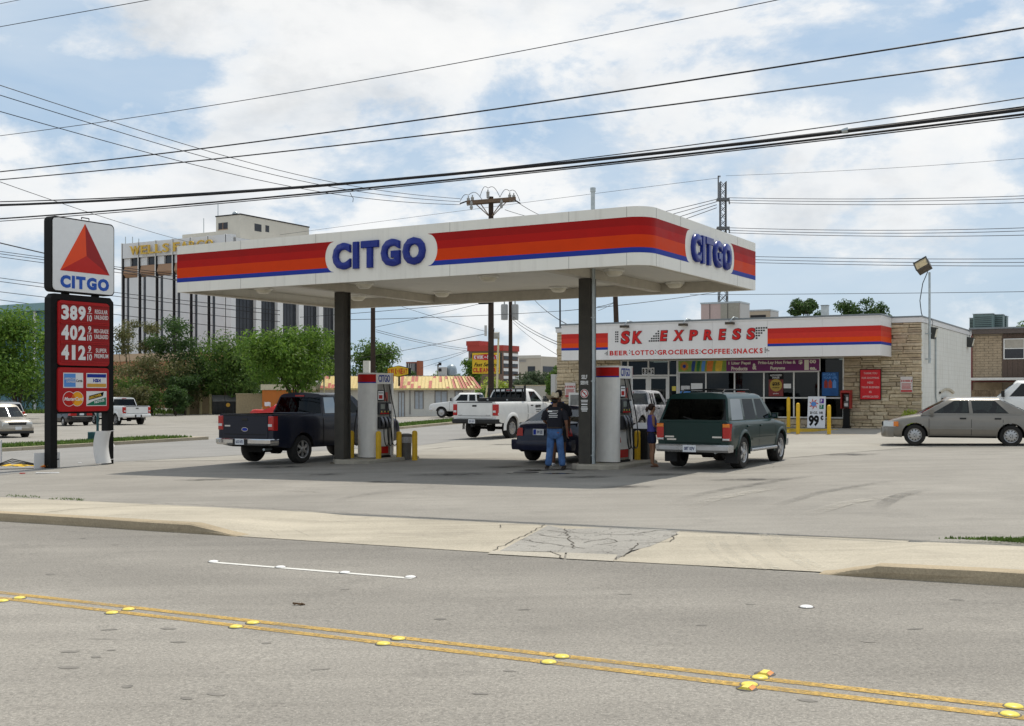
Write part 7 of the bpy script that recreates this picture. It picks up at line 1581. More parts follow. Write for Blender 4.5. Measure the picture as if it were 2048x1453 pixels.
# the second man, beyond him
px_, py_ = 1.15, 28.05
t = thing('person', 'man with short black hair in dark clothes mostly hidden behind the man in the hat', 'person', (px_, py_, gz(px_, py_)), R(-5)); t.scale = (1.04, 1.04, 1.07)
J = figure(t, dict(rel=(.24, .0, 1.13), rwr=(.24, .10, .88)), m_skin2, 1.02)
loft(t, 'tee_shirt', [(.90, 0, -.0, .185, .145), (1.10, 0, 0, .185, .142), (1.22, 0, 0, .20, .142), (1.32, 0, -.005, .21, .14), (1.39, 0, -.01, .20, .125), (1.435, 0, -.012, .16, .10), (1.47, 0, -.012, .08, .075)],
 [([(.10, -.012, 1.36), (.17, -.012, 1.35), (.215, -.012, 1.30), (.24, -.01, 1.20), (.245, -.005, 1.15)], [.06, .08, .083, .076, .074]), ([(-.10, -.012, 1.36), (-.17, -.012, 1.35), (-.215, -.012, 1.30), (-.24, -.01, 1.20), (-.245, -.015, 1.15)], [.06, .08, .083, .076, .074])], m_tee)
garment(t, 'shorts', J, ('pelvis', 'rhip', 'lhip'), [('pelvis', 'rhip'), ('rhip', 'rhem'), ('pelvis', 'lhip'), ('lhip', 'lhem')], .02, m_greysh, over=dict(rhem=(.105, .01, .52, .085, .09), lhem=(-.105, .01, .52, .085, .09)))
MB().ell((0, .005, 1.675), (.086, .105, .085), 14, 8).obj('hair', m_hairk, t, 60); face(t, 1.64, .10, (m_skin2,))
for sx in (-1, 1): MB().ell((sx * .13, .05, .045), (.05, .13, .05), 12, 6).obj('shoe', m_shoe, t, 60)
# the woman at the green car, in profile
px_, py_ = 3.33, 27.32
t = thing('person', 'woman in a violet blue sleeveless top and dark shorts standing beside the green vehicle', 'person', (px_, py_, gz(px_, py_)), R(-75)); t.scale = (.88, .88, .865)
J = figure(t, dict(jaw=(0, .045, 1.57), head=(0, .035, 1.65, .070, .088), crown=(0, .02, 1.71), neck0=(0, -.01, 1.44, .052, .05), neck=(0, .015, 1.51, .043, .045), chest=(0, .0, 1.27, .135, .105), waist=(0, 0, 1.06, .115, .09), pelvis=(0, -.01, .93, .145, .115), rsh=(.15, -.01, 1.40, .048, .048), lsh=(-.15, -.01, 1.40, .048, .048), rel=(.21, -.02, 1.14, .037, .037), lel=(-.21, -.02, 1.14, .037, .037), rwr=(.13, .22, 1.03, .024, .022), lwr=(-.07, .23, 1.04, .024, .022),
 rkn=(.10, .02, .48, .056, .06), lkn=(-.10, .05, .48, .056, .06), lan=(-.11, .06, .085), lcalf=(-.105, .03, .33), ltoe=(-.12, .22, .035)), m_skin3)
loft(t, 'sleeveless_top', [(.97, 0, -.005, .160, .132), (1.06, 0, 0, .150, .122), (1.16, 0, .005, .160, .132), (1.26, 0, .015, .172, .145), (1.33, 0, .005, .172, .128), (1.39, 0, -.005, .165, .10), (1.43, 0, -.01, .125, .08)], [], m_tank)
garment(t, 'shorts', J, ('pelvis', 'rhip', 'lhip'), [('top', 'pelvis'), ('pelvis', 'rhip'), ('rhip', 'rhem'), ('pelvis', 'lhip'), ('lhip', 'lhem')], .018, m_short, over=dict(top=(0, 0, 1.0, .14, .11), rhem=(.10, .01, .62, .088, .095), lhem=(-.10, .02, .62, .088, .095)))
hb = MB().ell((0, .0, 1.668), (.083, .098, .082), 14, 8).ell((0, -.025, 1.62), (.078, .075, .075), 12, 6); hb = hb.obj('hair', m_hairb, t, 60); MB().tube([(0, -.07, 1.64), (0, -.115, 1.63), (0, -.14, 1.58), (0, -.13, 1.51)], [.025, .045, .048, .015], 8).obj('pony_tail', m_hairb, hb, 60)
face(t, 1.635, .128, (m_skin3,)); MB().lathe([(.155, 0), (.158, .025)], 20).obj('belt_bag', m_boot, t, 60).location = (0, 0, .95); t.children[-1].scale = (1, .82, 1)
MB().cham(F((.0, .12, .93), (1, 0, 0), (0, 1, 0)), -.08, .08, -.05, .05, 0, .05, .015).obj('waist_pouch', m_boot, t)
for sx, yy in ((1, .05), (-1, .13)): MB().ell((sx * .125, yy, .012), (.05, .135, .014), 12, 4).obj('sandal', M('sandal leather', (.16, .08, .05), .7), t, 60)

# ============================================================ BUILDINGS BEYOND
def ony(px, xl, o):                                                 # local y where a photo column meets the plane x = xl
 k = (px - 1024) / FOC; p = Vector((o[0], o[1], 0)) + RX * xl
 return (k * p.y - p.x) / (BK.x - k * BK.y)
def onzy(px, py, xl, o):
 y = ony(px, xl, o); d = o[1] + RX.y * xl + BK.y * y; return EYE + (HZ - py) * d / FOC
m_bconc = M('pale grey concrete', (.52, .51, .49), .8, var=.05, scale=.4, streak=.1); m_bpanel = M('white precast panel', (.70, .70, .70), .75, var=.04, scale=.4); m_btan = M('tan spandrel tile', (.36, .22, .135), .6, var=.08, scale=2); m_bglass = M('dark office glass', (.035, .038, .045), .12, var=.3, scale=.5); m_bfin = M('white fin', (.76, .75, .73), .6, var=.04); m_bstuc = M('cream stucco penthouse', (.56, .53, .46), .85, var=.06, scale=.5, streak=.12); m_goldl = M('gold letter', (.62, .40, .07), .35, .3, var=.06); m_dkline = M('dark joint', (.03, .03, .032), .8)
WO = (-45.4, 185.0); wz = -.8
wf = thing('office_building', 'tall pale office block with gold lettering along its top and narrow dark windows', 'office building', (*WO, 0), A30)
xl, yr = onx(243, 0, WO), 28.0; zt, z1, z2, z3 = 27.4, 24.85, 23.45, 21.5
MB().box(xl, -1.2, 1.1, yr, wz, z1).box(xl, 0, .5, yr, z1, zt - .4).obj('core_wall', m_bconc, wf)
fx = [onx(p, 0, WO) for p in (244.4, 277.4, 311.6, 345.7, 380, 415.3, 450.7)]
for a, b in zip(fx[:-1], fx[1:]):
 MB().box(a + .10, b - .10, 0, .498, z1, zt).obj('parapet_panel', m_bpanel, wf)
 MB().box(a + (b - a) * .42, b - .25, .62, .72, z2, z1 - .02).obj('window', m_bglass, wf); MB().box(a + .1, a + (b - a) * .41, .3, 1.0, z2, z1 - .02).obj('reveal', m_bpanel, wf)
 MB().add([(a + .3, .25, z2), (b - .2, .25, z2), (b - .2, -.05, z3 + .7), (a + .3, -.05, z3 + .7), (b - .2, .5, z3), (a + .3, .5, z3), (a + .3, 1.0, z2), (b - .2, 1.0, z2), (a + .3, 1.0, z3), (b - .2, 1.0, z3)], [(3, 2, 1, 0), (5, 4, 2, 3), (0, 1, 7, 6), (0, 6, 8, 5, 3), (1, 2, 4, 9, 7)]).obj('spandrel', m_btan, wf)
 w = b - a; MB().box(a + .15 + w * .17, a + .15 + w * .30, .40, .50, wz, z3 - .02).obj('window_strip', m_bglass, wf); MB().box(a + .3, a + .15 + w * .15, .3, .9, wz, z3 - .02).obj('reveal', m_bpanel, wf); MB().box(a + .16 + w * .31, b - .17, .3, .9, wz, z3 - .02).obj('wall_panel', m_bpanel, wf)
for x in fx: MB().box(x - .16, x + .02, -.10, .9, wz, zt + .1).obj('fin', m_bfin, wf); MB().box(x + .022, x + .07, -.05, .9, wz, zt).obj('fin_joint', m_dkline, wf)
MB().box(fx[-1] + .1, 0, 0, 1.09, wz, zt).obj('corner_pier', m_bpanel, wf)
yb = [ony(p, 0, WO) for p in (471, 474, 509, 519.5, 552, 563, 594.5, 604.5, 635, 643.5, 669)]
MB().box(-1.19, -.3, 1.1, yr, wz, 24).obj('glazing_backing', m_dkline, wf)
for i in range(1, 10, 2):
 y0, y1 = yb[i], yb[i + 1]; pn = MB()
 for k in range(5): pn.box(-.295, -.25, y0 + (y1 - y0) * k / 5 + .08, y0 + (y1 - y0) * (k + 1) / 5 - .08, wz, 24.0)
 pn.obj('window_strip', m_bglass, wf)
 MB().box(-.28, .35, y1 + .002, (yb[i + 2] if i < 9 else yr) - .02, wz, zt - 2.4).obj('fin', m_bfin, wf)
for i in range(6): MB().box(-.1, .05, 1.1 + i * 4.4, 5.45 + i * 4.4, 24.02, zt - .5).obj('parapet_panel', m_bpanel, wf)
fr = F((0, -.02, 0), (1, 0, 0), (0, -1, 0))
def serif_letter(ch, a0, a1, b0, b1):
 mb = MB(); w = a1 - a0; text_into(mb, fr, ch, a0, a1, b0, b1, .36, .56, .02)
 sr = {'W': ((.0, 1), (.5, 1), (1, 1)), 'E': ((.05, 0), (.05, 1)), 'L': ((.08, 0), (.08, 1)), 'F': ((.08, 0), (.08, 1)), 'A': ((.02, 0), (.98, 0)), 'R': ((.08, 0), (.95, 0))}.get(ch, ())
 for u, v in sr: c = a0 + u * w; z = b1 - .10 if v else b0; mb.fbox(fr, c - .22, c + .22, z, z + .10, .36, .55)
 mb.obj('letter', m_goldl, wf)
for s, pa, pb in (('WELLS', 265.2, 342), ('FARGO', 351, 430)):
 a0, a1 = onx(pa, 0, WO), onx(pb, 0, WO); ws = [1.25 if c == 'W' else .95 if c in 'AGO' else .8 for c in s]; k = (a1 - a0) / (sum(ws) + .14 * 4); a = a0
 for c, w in zip(s, ws): serif_letter(c, a, a + w * k, 25.25, 26.75); a += (w + .14) * k
PO = lot(WO, -5.5, 8); PO = (PO[0], PO[1]); x4, y6 = onx(432, 0, PO), ony(618, 0, PO); x3 = onx(362, 0, PO); zc = onz(480, 429.8, 0, PO)
ph = MB().box(-5.5 + x4, -5.5, 8, 8 + y6, zt - .6, zc).obj('penthouse', m_bstuc, wf); MB().box(-5.5 + x3, -5.5 + x4 - .01, 8.3, 8 + y6 * .7, zt - .6, onz(400, 466, 0, PO)).obj('lower_penthouse', m_bstuc, wf)
MB().box(-5.6 + x4, -5.4, 7.9, 8.1 + y6, zc + .01, zc + .2).obj('coping', m_dkline, ph)
fq = F((0, 7.99, 0), (1, 0, 0), (0, -1, 0)); fy_ = F((-5.49, 0, 0), (0, 1, 0), (1, 0, 0))
a0, a1 = -5.5 + onx(437, 0, PO), -5.5 + onx(455.5, 0, PO); b1, b0 = onz(446, 446, 0, PO), onz(446, 459, 0, PO); w = MB().fbox(fq, a0, a1, b0, b1, 0, .03).obj('window', m_bglass, ph); MB().fbox(fq, a0 - .1, a1 + .1, b0 - .1, b0, 0, .06).fbox(fq, (a0 + a1) / 2 - .04, (a0 + a1) / 2 + .04, b0, b1, .03, .06).obj('frame', m_btan, w)
for p0, p1, q0, q1 in ((509, 522.7, 447.5, 462), (530.8, 538, 451, 464)): MB().fbox(fy_, 8 + ony(p0, 0, PO), 8 + ony(p1, 0, PO), onzy(p0, q1, 0, PO), onzy(p0, q0, 0, PO), 0, .03).obj('window', m_bglass, ph)
mb = MB()
for px, y0, y1, d in ((436, 408, 437, 8.5), (407.5, 437, 468, 12), (251, 474, 490, 1), (265, 474, 487, 1), (277.5, 478, 484, 1)):
 x = onx(px, d, WO); dep = WO[1] + BK.y * d + RX.y * x; mb.cyl((x, d, EYE + (HZ - y1) * dep / FOC), (x, d, EYE + (HZ - y0) * dep / FOC), .07, n=6)
mb.ell((onx(470, 9, WO), 9, zc + .45), (.6, .3, .4), 10, 6); mb.obj('aerial', m_galv, wf)
# brown and white tower block, beige block, small brown block
def far_block(name, label, px0, px1, ytop, Y, depth, wall, cat='office building', rz=A30):
 a = at(px1, ytop, Y); t = thing(name, label, cat, (a.x, a.y, 0), rz); o = (a.x, a.y); w = onx(px0, 0, o); MB().box(w, 0, 0, depth, -1, a.z).obj('wall', wall, t); return t, o, w, a.z
t, o, w, z = far_block('tower_block', 'brown tower block with white floor bands and a red roof edge behind the cleaners sign', 937, 1006, 702, 262, 7, M('brown brick tower', (.20, .13, .10), .85, var=.08))
MB().box(w - .2, .2, -.3, 7.2, z + .01, z + 1.3).box(w - .4, w + 3.2, -.4, 5, z + 1.31, z + 2.4).obj('roof_edge', M('red metal edge', (.40, .05, .035), .5, var=.1), t)
for k in range(5): MB().box(w + .6, w + 3.2, -.06, -.002, z - 2.1 - k * 2.0, z - .7 - k * 2.0).obj('window', m_bglass, t)
for k in range(7): MB().box(.003, .14, .2, 6.8, z - 1.15 - k * 1.75, z - .5 - k * 1.75).obj('floor_band', m_bfin, t); MB().box(.003, .06, .4, 6.6, z - 1.95 - k * 1.75, z - 1.2 - k * 1.75).obj('window_band', m_bglass, t)
t, o, w, z = far_block('office_block', 'beige office block with a tall dark window strip far behind the trees', 1037, 1082, 713, 300, 20, M('beige precast', (.50, .45, .37), .8, var=.05))
MB().box(w * .58, w * .26, -.1, -.002, -1, z - 2.6).obj('window_strip', m_bglass, t); MB().box(.002, .1, 1, 19, z - 4.2, z - 2.6).box(.002, .1, 1, 19, z - 7.5, z - 5.6).obj('window_band', m_bglass, t); MB().box(w, 0, -.15, -.003, z - .5, z + .3).obj('parapet', m_bstuc, t)
mb = MB(); mb.box(w + .3, w * .66, -.2, -.152, z - 1.35, z - 1.15).box(w + .3, w * .66, -.2, -.152, z - 1.0, z - .85); mb.obj('name_print', M('grey print', (.3, .3, .3), .6), t)
t, o, w, z = far_block('office_block', 'small brown framed block with grey windows seen past the tree by the dark pole', 812, 839, 724, 230, 1.2, M('brick brown', (.26, .10, .065), .85, var=.1)); MB().box(w + .1, -.5, -.1, -.002, z - 2.9, z - .3).obj('window_band', m_bglass, t)
mb = MB()
for k in range(5): mb.box(w + .2 + k * .45, w + .28 + k * .45, -.15, -.101, z - 2.9, z - .3)
mb.obj('mullion', m_bfin, t); MB().box(-.45, .1, -.3, 1.2, -1, z + .2).obj('end_wall', M('brick orange', (.33, .11, .06), .85), t)
# teal shed at far left, terracotta building behind the trees
t, o, w, z = far_block('metal_shed', 'teal metal building behind the big tree at the left edge', -60, 96, 622, 135, 1.5, M('teal ribbed metal', (.09, .20, .23), .5, var=.1, streak=.15)); MB().box(w - .5, .6, -.8, 1.6, z + .01, z + .9).obj('roof_edge', M('pale teal fascia', (.20, .33, .35), .5), t)
mb = MB()
for k in range(12): mb.box(-.5 - k * .8, -.42 - k * .8, -.06, -.002, 0, z)
mb.obj('rib', M('teal rib', (.12, .25, .28), .5), t); MB().box(-2.4, -2.0, -.2, -.061, -1, z).obj('downpipe', m_bpanel, t)
t, o, w, z = far_block('brick_building', 'low terracotta building seen through gaps in the trees', 225, 400, 705, 175, 10, M('terracotta wall', (.42, .20, .11), .9, var=.15), 'building')
MB().box(w, 0, -.2, -.002, z - 1.2, z).obj('parapet', M('pale terracotta', (.50, .36, .24), .9, var=.1), t)
# orange and cream shed, white metal building, tan yard walls
m_or = M('orange stucco', (.50, .16, .035), .9, var=.08, scale=.8, dirt=.12); m_cr = M('cream stucco', (.50, .42, .27), .9, var=.08, dirt=.1)
t, o, w, z = far_block('stucco_shed', 'orange and cream stucco building behind the green tree with a forked trunk', 526, 632, 774, 96, 1.2, m_cr, 'building'); xm = onx(598, 0, o)
MB().box(w - .02, xm, -.08, -.002, -1, z - .28).obj('orange_wall', m_or, t); MB().box(w - .1, .1, -.16, 1.2, z - .26, z + .22).obj('parapet', M('pale cream band', (.58, .52, .38), .85, dirt=.15), t)
x0, x1 = onx(606, 0, o), onx(622, 0, o); d = MB().box(x0, x1, -.05, -.002, -.6, z - .55).obj('door', M('tan door', (.52, .44, .26), .6), t); MB().box(x0 - .06, x0 - .005, -.08, -.002, -.6, z - .5).box(x1 + .005, x1 + .06, -.08, -.002, -.6, z - .5).box(x0 - .06, x1 + .06, -.08, -.002, z - .54, z - .48).obj('door_frame', m_cr, d)
t, o, w, z = far_block('metal_building', 'white ribbed metal building left of the left fuel pump', 633, 735, 764, 99, 2, M('white ribbed metal', (.60, .61, .63), .5, var=.05, streak=.15), 'building'); mb = MB()
for k in range(14): mb.box(w + .2 + k * .32, w + .25 + k * .32, -.04, -.002, -.5, z - .05)
mb.obj('rib', m_bpanel, t); MB().box(w - .05, .05, -.1, -.0, z + .005, z + .12).obj('gutter', m_frame, t)
def yard_wall(px0, px1, ytop, Y, label, mat):
 a, b = at(px0, ytop, Y), at(px1, ytop, Y); t = thing('yard_wall', label, 'wall', (b.x, b.y, 0)); MB().box(a.x - b.x, 0, 0, .25, -1, a.z).obj('wall', mat, t); MB().box(a.x - b.x - .05, .05, -.05, .3, a.z + .002, a.z + .08).obj('coping', m_cr, t)
m_tanw = M('tan yard wall', (.36, .28, .17), .9, var=.15, dirt=.2)
yard_wall(472, 523, 789, 118, 'tan yard wall between the dumpster and the orange building', m_tanw); yard_wall(371, 397, 790, 126, 'tan yard wall and gate left of the dumpster', m_tanw)
a = at(399, 792, 125); t = thing('yard_gate', 'tan metal gate beside the pale bollards by the dumpster', 'gate', (a.x, a.y, gz(-36, 0)), R(20)); MB().box(0, 1.0, -.04, .04, .1, 1.95).obj('leaf', M('tan gate metal', (.40, .31, .19), .6, dirt=.2), t); MB().box(.05, .15, -.07, -.041, 1.0, 1.1).obj('latch', m_black, t)
for px, w in ((376.5, 'left'), (401.5, 'middle'), (421, 'right')):
 p = at(px, 0, 124.0); o = put('bollard', bol, None, None, (p.x, 124, gz(-36, 0))); o.data = o.data if px != 376.5 else o.data.copy()
 if px == 376.5: o.data.materials.clear(); o.data.materials.append(m_paley); pale = o.data
 o.data = pale; o.scale = (1.9, 1.9, 2.35); tag(o, f'pale yellow bollard by the yard gate, {w} of three far behind the lot', 'bollard', 'pale bollards by the dumpster')
p = at(449, 828, 122); t = thing('dumpster', 'dark grey dumpster with a sloped two leaf lid under the trees', 'dumpster', (p.x, 122, gz(-36, 0)), R(18)); m_dump = M('dark dumpster steel', (.035, .036, .038), .6, .2, var=.3, dirt=.4)
MB().add([(-1.25, -.75, .1), (1.25, -.75, .1), (1.25, .9, .1), (-1.25, .9, .1), (-1.25, -.95, 1.45), (1.25, -.95, 1.45), (1.25, .9, 2.05), (-1.25, .9, 2.05)], [(3, 2, 1, 0), (0, 1, 5, 4), (1, 2, 6, 5), (2, 3, 7, 6), (3, 0, 4, 7)]).obj('bin', m_dump, t)
for x in (-1.27, .02): MB().add([(x, -1.05, 1.46), (x + 1.25, -1.05, 1.46), (x + 1.25, .92, 2.10), (x, .92, 2.10), (x, -1.05, 1.5), (x + 1.25, -1.05, 1.5), (x + 1.25, .92, 2.14), (x, .92, 2.14)], [(0, 3, 2, 1), (4, 5, 6, 7), (0, 1, 5, 4), (1, 2, 6, 5), (2, 3, 7, 6), (3, 0, 4, 7)]).obj('lid', M('grey dumpster lid', (.11, .105, .10), .6, var=.25, dirt=.3), t)
mb = MB()
for x in (-.85, 0, .85): mb.box(x - .05, x + .05, -.97, -.80, .15, 1.44)
mb.obj('rib', m_dump, t); MB().poly(F((.3, -.93, 1.1), (1, 0, 0), (0, -1, .1)), [(.22 * math.cos(k), .22 * math.sin(k)) for k in [i * .698 for i in range(9)]], .02, .03).obj('yellow_mark', m_gold, t)
# dry cleaners
o = at(942, 777, 93.5); CO = (o.x, o.y); cxx = lambda px, yl=0: (px - 1024) / FOC * (CO[1] + yl) - CO[0]; t = thing('cleaners_shop', 'low white dry cleaners building with a patchy red and yellow sloped metal roof', 'shop', (*CO, 0), 0); m_cw = M('white painted wall', (.66, .64, .58), .8, var=.05, dirt=.12)
w0 = cxx(640); ze = o.z; MB().box(w0, 0, .0, 9, -1, ze - .02).obj('wall', m_cw, t); MB().box(w0, -1.0, 1.2, 9, ze, ze + 1.05).obj('roof_core', m_roof, t)
fxr = [cxx(640 + i * (958 - 640) / 44, -.6) for i in range(45)]; m_ry = M('yellow roof panel', (.62, .48, .20), .5, var=.12, dirt=.15); m_rr = M('faded red roof panel', (.42, .10, .07), .5, var=.2, dirt=.15)
zr = EYE + (HZ - 752.5) * 94 / FOC; q = random.Random(3)
def rpt(x, u, up=0): return (x - .75 * u * max(0, (x + 3) / 3.6) if x > -3 else x, -.6 + 1.5 * u - .04 * up, ze - .02 + (zr - ze) * u + .03 * up)
for a, b in zip(fxr[:-1], fxr[1:]):
 z_ = [0, q.uniform(.15, .5), q.uniform(.5, .85), 1]; red0 = q.random() < .5; m = MB()
 for i in range(3): m.add([rpt(a, z_[i]), rpt(b, z_[i]), rpt(b, z_[i + 1]), rpt(a, z_[i + 1])], [(0, 1, 2, 3)], 1 if (q.random() < (.62 if red0 else .22)) else 0)
 m.add([rpt(b, 0), rpt(b, 0, 1.6), rpt(b, 1, 1.6), rpt(b, 1), rpt(b - .035, 0, 1.6), rpt(b - .035, 1, 1.6), rpt(b - .035, 0), rpt(b - .035, 1)], [(0, 1, 2, 3), (1, 4, 5, 2), (4, 6, 7, 5)], 0); m.obj('roof_panel', [m_ry, m_rr], t)
MB().box(fxr[0], fxr[-1], -.66, -.605, ze - .14, ze + .0).obj('eave', M('yellow eave', (.64, .52, .24), .5, dirt=.15), t); b = fxr[-1]; MB().add([(b, -.6, ze), (b, 8, ze), (rpt(b, 1)[0], 8, zr), rpt(b, 1)], [(0, 1, 2, 3)]).obj('roof_end', m_rr, t)
for p0, p1, nm, tp in ((798, 808, 'door', 785), (830.5, 845.5, 'window', 783.5), (871, 893.5, 'window', 783), (911, 924.5, 'window', 783)):
 x0, x1 = cxx(p0, 0), cxx(p1, 0); zt_, zb_ = (EYE + (HZ - (tp)) * (CO[1] + (0)) / FOC), (-.3 if nm == 'door' else (EYE + (HZ - (818)) * (CO[1] + (0)) / FOC)); wd = MB().box(x0, x1, -.03, -.002, zb_, zt_).obj(nm, M('pale blue blind', (.42, .46, .50), .5, var=.1) if nm == 'window' else M('pale door', (.50, .54, .57), .5), t)
 MB().box(x0 - .07, x0 - .004, -.06, -.002, zb_, zt_ + .06).box(x1 + .004, x1 + .07, -.06, -.002, zb_, zt_ + .06).box(x0, x1, -.06, -.031, zt_ - .02, zt_ + .06).box((x0 + x1) / 2 - .03, (x0 + x1) / 2 + .03, -.05, -.031, zb_, zt_ - .03).obj('frame', M('grey frame', (.25, .22, .19), .6), wd)
MB().cyl((cxx(820, 0), -.05, 0), (cxx(820, 0), -.05, ze - .1), .05, n=6).obj('downpipe', M('grey downpipe', (.3, .29, .27), .5), t); u = MB().box(cxx(876, 2), cxx(893, 2), 2, 4, zr + .05, EYE + (HZ - 735) * 96 / FOC).obj('roof_unit', m_bconc, t); MB().box(cxx(877, 2), cxx(883, 2), 1.97, 1.998, zr + .9, zr + 1.15).obj('louvre', m_dkline, u); MB().box(cxx(877, 2), cxx(883, 2), 1.97, 1.998, zr + .4, zr + .65).obj('louvre', m_dkline, u)
MB().lathe([(.45, 0), (.45, .5), (.36, .75), (.15, .9), (.0005, .92)], 14, 0, (cxx(903, 3), 3, zr + .1)).obj('roof_vent', M('blue grey metal', (.30, .35, .38), .4, .4), t, 50); MB().box(cxx(726, 2), cxx(738, 2), 2, 3, zr, zr + 1.3).obj('roof_unit', m_cw, t)
m_ky = M('yellow sign face', (.72, .47, .03), .45, var=.05); m_kr = M('red sign print', (.50, .03, .03), .45)
q_ = at(796, 743, 92.6); t = thing('hexagon_sign', 'yellow six sided sign with red lettering on the cleaners roof edge', 'sign', (q_.x, q_.y, q_.z), A30); k_ = FOC / 92.6; fz = F((0, 0, 0), (1, 0, 0), (0, -1, 0)); W_, H_ = 25 / k_, 10.5 / k_
hexp = lambda e: [(-W_ * e, -H_ * .55 * e), (0, -H_ * e), (W_ * e, -H_ * .55 * e), (W_ * e, H_ * .55 * e), (0, H_ * e), (-W_ * e, H_ * .55 * e)]
MB().poly(fz, hexp(1.08), -.25, -.0).obj('frame', m_black, t); MB().poly(fz, hexp(1.0), .002, .02).obj('face', m_ky, t); MB().box(-.06, .06, .1, .2, -1.2, -H_).obj('bracket', m_black, t)
def arched(s, x, w, h, parent):
 for i, ch in enumerate(s):
  if ch == ' ': continue
  a = x + i * w; hh = h * (1 - .35 * abs(a + w / 2) / W_); mb = MB(); text_into(mb, fz, ch, a + w * .1, a + w * (.9 if ch != 'I' else .45), -hh, hh, .021, .03, .03); mb.obj('letter', m_kr, parent)
arched('KWIK', -W_ * .94, W_ * .215, H_ * .62, t); arched('NEAT', W_ * .08, W_ * .215, H_ * .62, t); mb = MB(); text_into(mb, fz, "'N'", -W_ * .08, W_ * .06, -H_ * .15, H_ * .2, .021, .03, .02); mb.obj('letter', m_kr, t)
q_ = at(972, 727, 92.0); t = thing('cleaners_sign', 'square yellow and red cleaners pole sign partly hidden by the big utility pole', 'sign', (q_.x, q_.y, q_.z), R(-14)); k_ = FOC / 92.0; W_, H_ = 29.5 / k_, 21.5 / k_
MB().box(-W_, W_, .02, .55, -H_, H_).obj('box', m_black, t); MB().fbox(fz, -W_ * .97, W_ * .97, -H_ * .97, H_ * .97, -.019, .0).obj('face', m_ky, t); MB().poly(fz, [(-W_ * .9, H_ * .38), (0, H_ * .28), (W_ * .9, H_ * .38), (W_ * .9, H_ * .74), (0, H_ * .86), (-W_ * .9, H_ * .74)], .002, .015).obj('red_lozenge', m_kr, t)
for i, (ch, u) in enumerate(zip("KWIK", (-.84, -.66, -.44, -.34))): mb = MB(); w = (.16, .20, .06, .18)[i]; text_into(mb, fz, ch, W_ * u, W_ * (u + w), H_ * .40, H_ * .74, .016, .025, .03); mb.obj('letter', m_white, t)
mb = MB(); text_into(mb, fz, "-N-", -W_ * .14, W_ * .06, H_ * .50, H_ * .64, .016, .025, .03); mb.obj('letter', m_white, t)
for ch, u in zip('NEAT', (.10, .29, .46, .66)): mb = MB(); text_into(mb, fz, ch, W_ * u, W_ * (u + .15), H_ * .40, H_ * .74, .016, .025, .03); mb.obj('letter', m_white, t)
text(t, 'lettering', fz, 'Fast Service', m_black, -W_ * .84, W_ * .8, -H_ * .30, H_ * .06, .002, .012, .02, .1)
for i, ch in enumerate('CLEANERS'): a = -W_ * .92 + i * W_ * .235; mb = MB(); text_into(mb, fz, ch, a, a + W_ * .20, -H_ * .85, -H_ * .42, .002, .012, .045); mb.obj('letter', m_kr, t)
MB().cyl((.3, .3, -6.5), (.3, .3, -H_), .14, n=8).obj('pole', m_black, t)
# apartments on the right
AO = at(1943, 660, 72.0); AP = (AO.x, AO.y); za = AO.z; t = thing('apartment_house', 'tan brick two storey apartment house with brown siding at the right edge', 'house', (*AP, 0), A30); m_brk = M('tan brick', (.36, .28, .19), .9, var=.18, scale=3, rnd=.0)
MB().box(0, 22, .05, 11, -.3, za - .30).obj('wall', M('brick mortar', (.30, .25, .19), .95, var=.15), t); br = MB(); xe = onx(2004, 0, AP); nrow = int((za - .3 - 2.6) / .16)
for r_ in range(nrow):
 x = -.25 if r_ % 2 else 0
 while x < xe: br.box(max(0, x) + .01, min(xe, x + .5) - .01, .0, .048, 2.62 + r_ * .16, 2.62 + r_ * .16 + .14); x += .5
kind(br.obj('brickwork', m_brk, t), 'stuff'); MB().box(0, xe, .0, .049, -.3, 2.4).obj('lower_wall', m_brk, t); m_sid = M('brown siding', (.10, .07, .055), .8, var=.12, streak=.1); xw = 10.5
for k in range(int((xw - xe) / .30)): MB().box(xe + .02 + k * .30, xe + .30 + k * .30, .0, .049, 2.55, za - .32).obj('siding_board', m_sid, t)
MB().box(-.1, 22, -.35, 11, za - .29, za + .0).obj('roof_edge', M('dark brown fascia', (.10, .08, .07), .7), t); MB().box(-.1, 22, -.40, 11, za + .002, za + .10).obj('roof', m_flash, t)
x0, x1 = onx(2007, -.05, AP), onx(2007, -.05, AP) + 3.0; zt_, zb_ = onz(2010, 678, 0, AP), onz(2010, 719, 0, AP); wn_ = MB()
for a, b in ((x0, x0 + .06), (x0 + 1.15, x0 + 1.23), (x1 - .06, x1)): wn_.box(a, b, -.06, -.002, zb_, zt_)
for z in (zb_, (zb_ + zt_) / 2, zt_ - .05):
 for a, b in ((x0 + .06, x0 + 1.15), (x0 + 1.23, x1 - .06)): wn_.box(a, b, -.055, -.003, z, z + .05)
wn_ = wn_.obj('window', m_frame, t)
for a, b in ((x0 + .06, x0 + 1.15), (x0 + 1.23, x1 - .06)): MB().box(a, b, -.03, -.004, zb_ + .05, (zb_ + zt_) / 2).obj('pane', m_bglass, wn_); MB().box(a, b, -.03, -.004, (zb_ + zt_) / 2 + .05, zt_ - .05).obj('blind', M('beige blind', (.36, .33, .28), .7, var=.1), wn_)
MB().box(-.02, 12, -.08, -.03, 2.44, 2.54).obj('red_band', M('dark red trim', (.16, .03, .03), .6), t); MB().box(-.06, .06, -.09, -.001, -.3, za - .3).obj('red_pipe', M('dark red trim', (.16, .03, .03), .6), t)
zcp = onz(1990, 757, -3, AP); cr = MB().box(.2, 13, -4.2, -.1, zcp - .12, zcp + .02).obj('porch_roof', m_frame, t); mb = MB()
for x in (.5, 4.5, 8.5): mb.cyl((x, -4.0, 0), (x, -4.0, zcp - .13), .05, n=8)
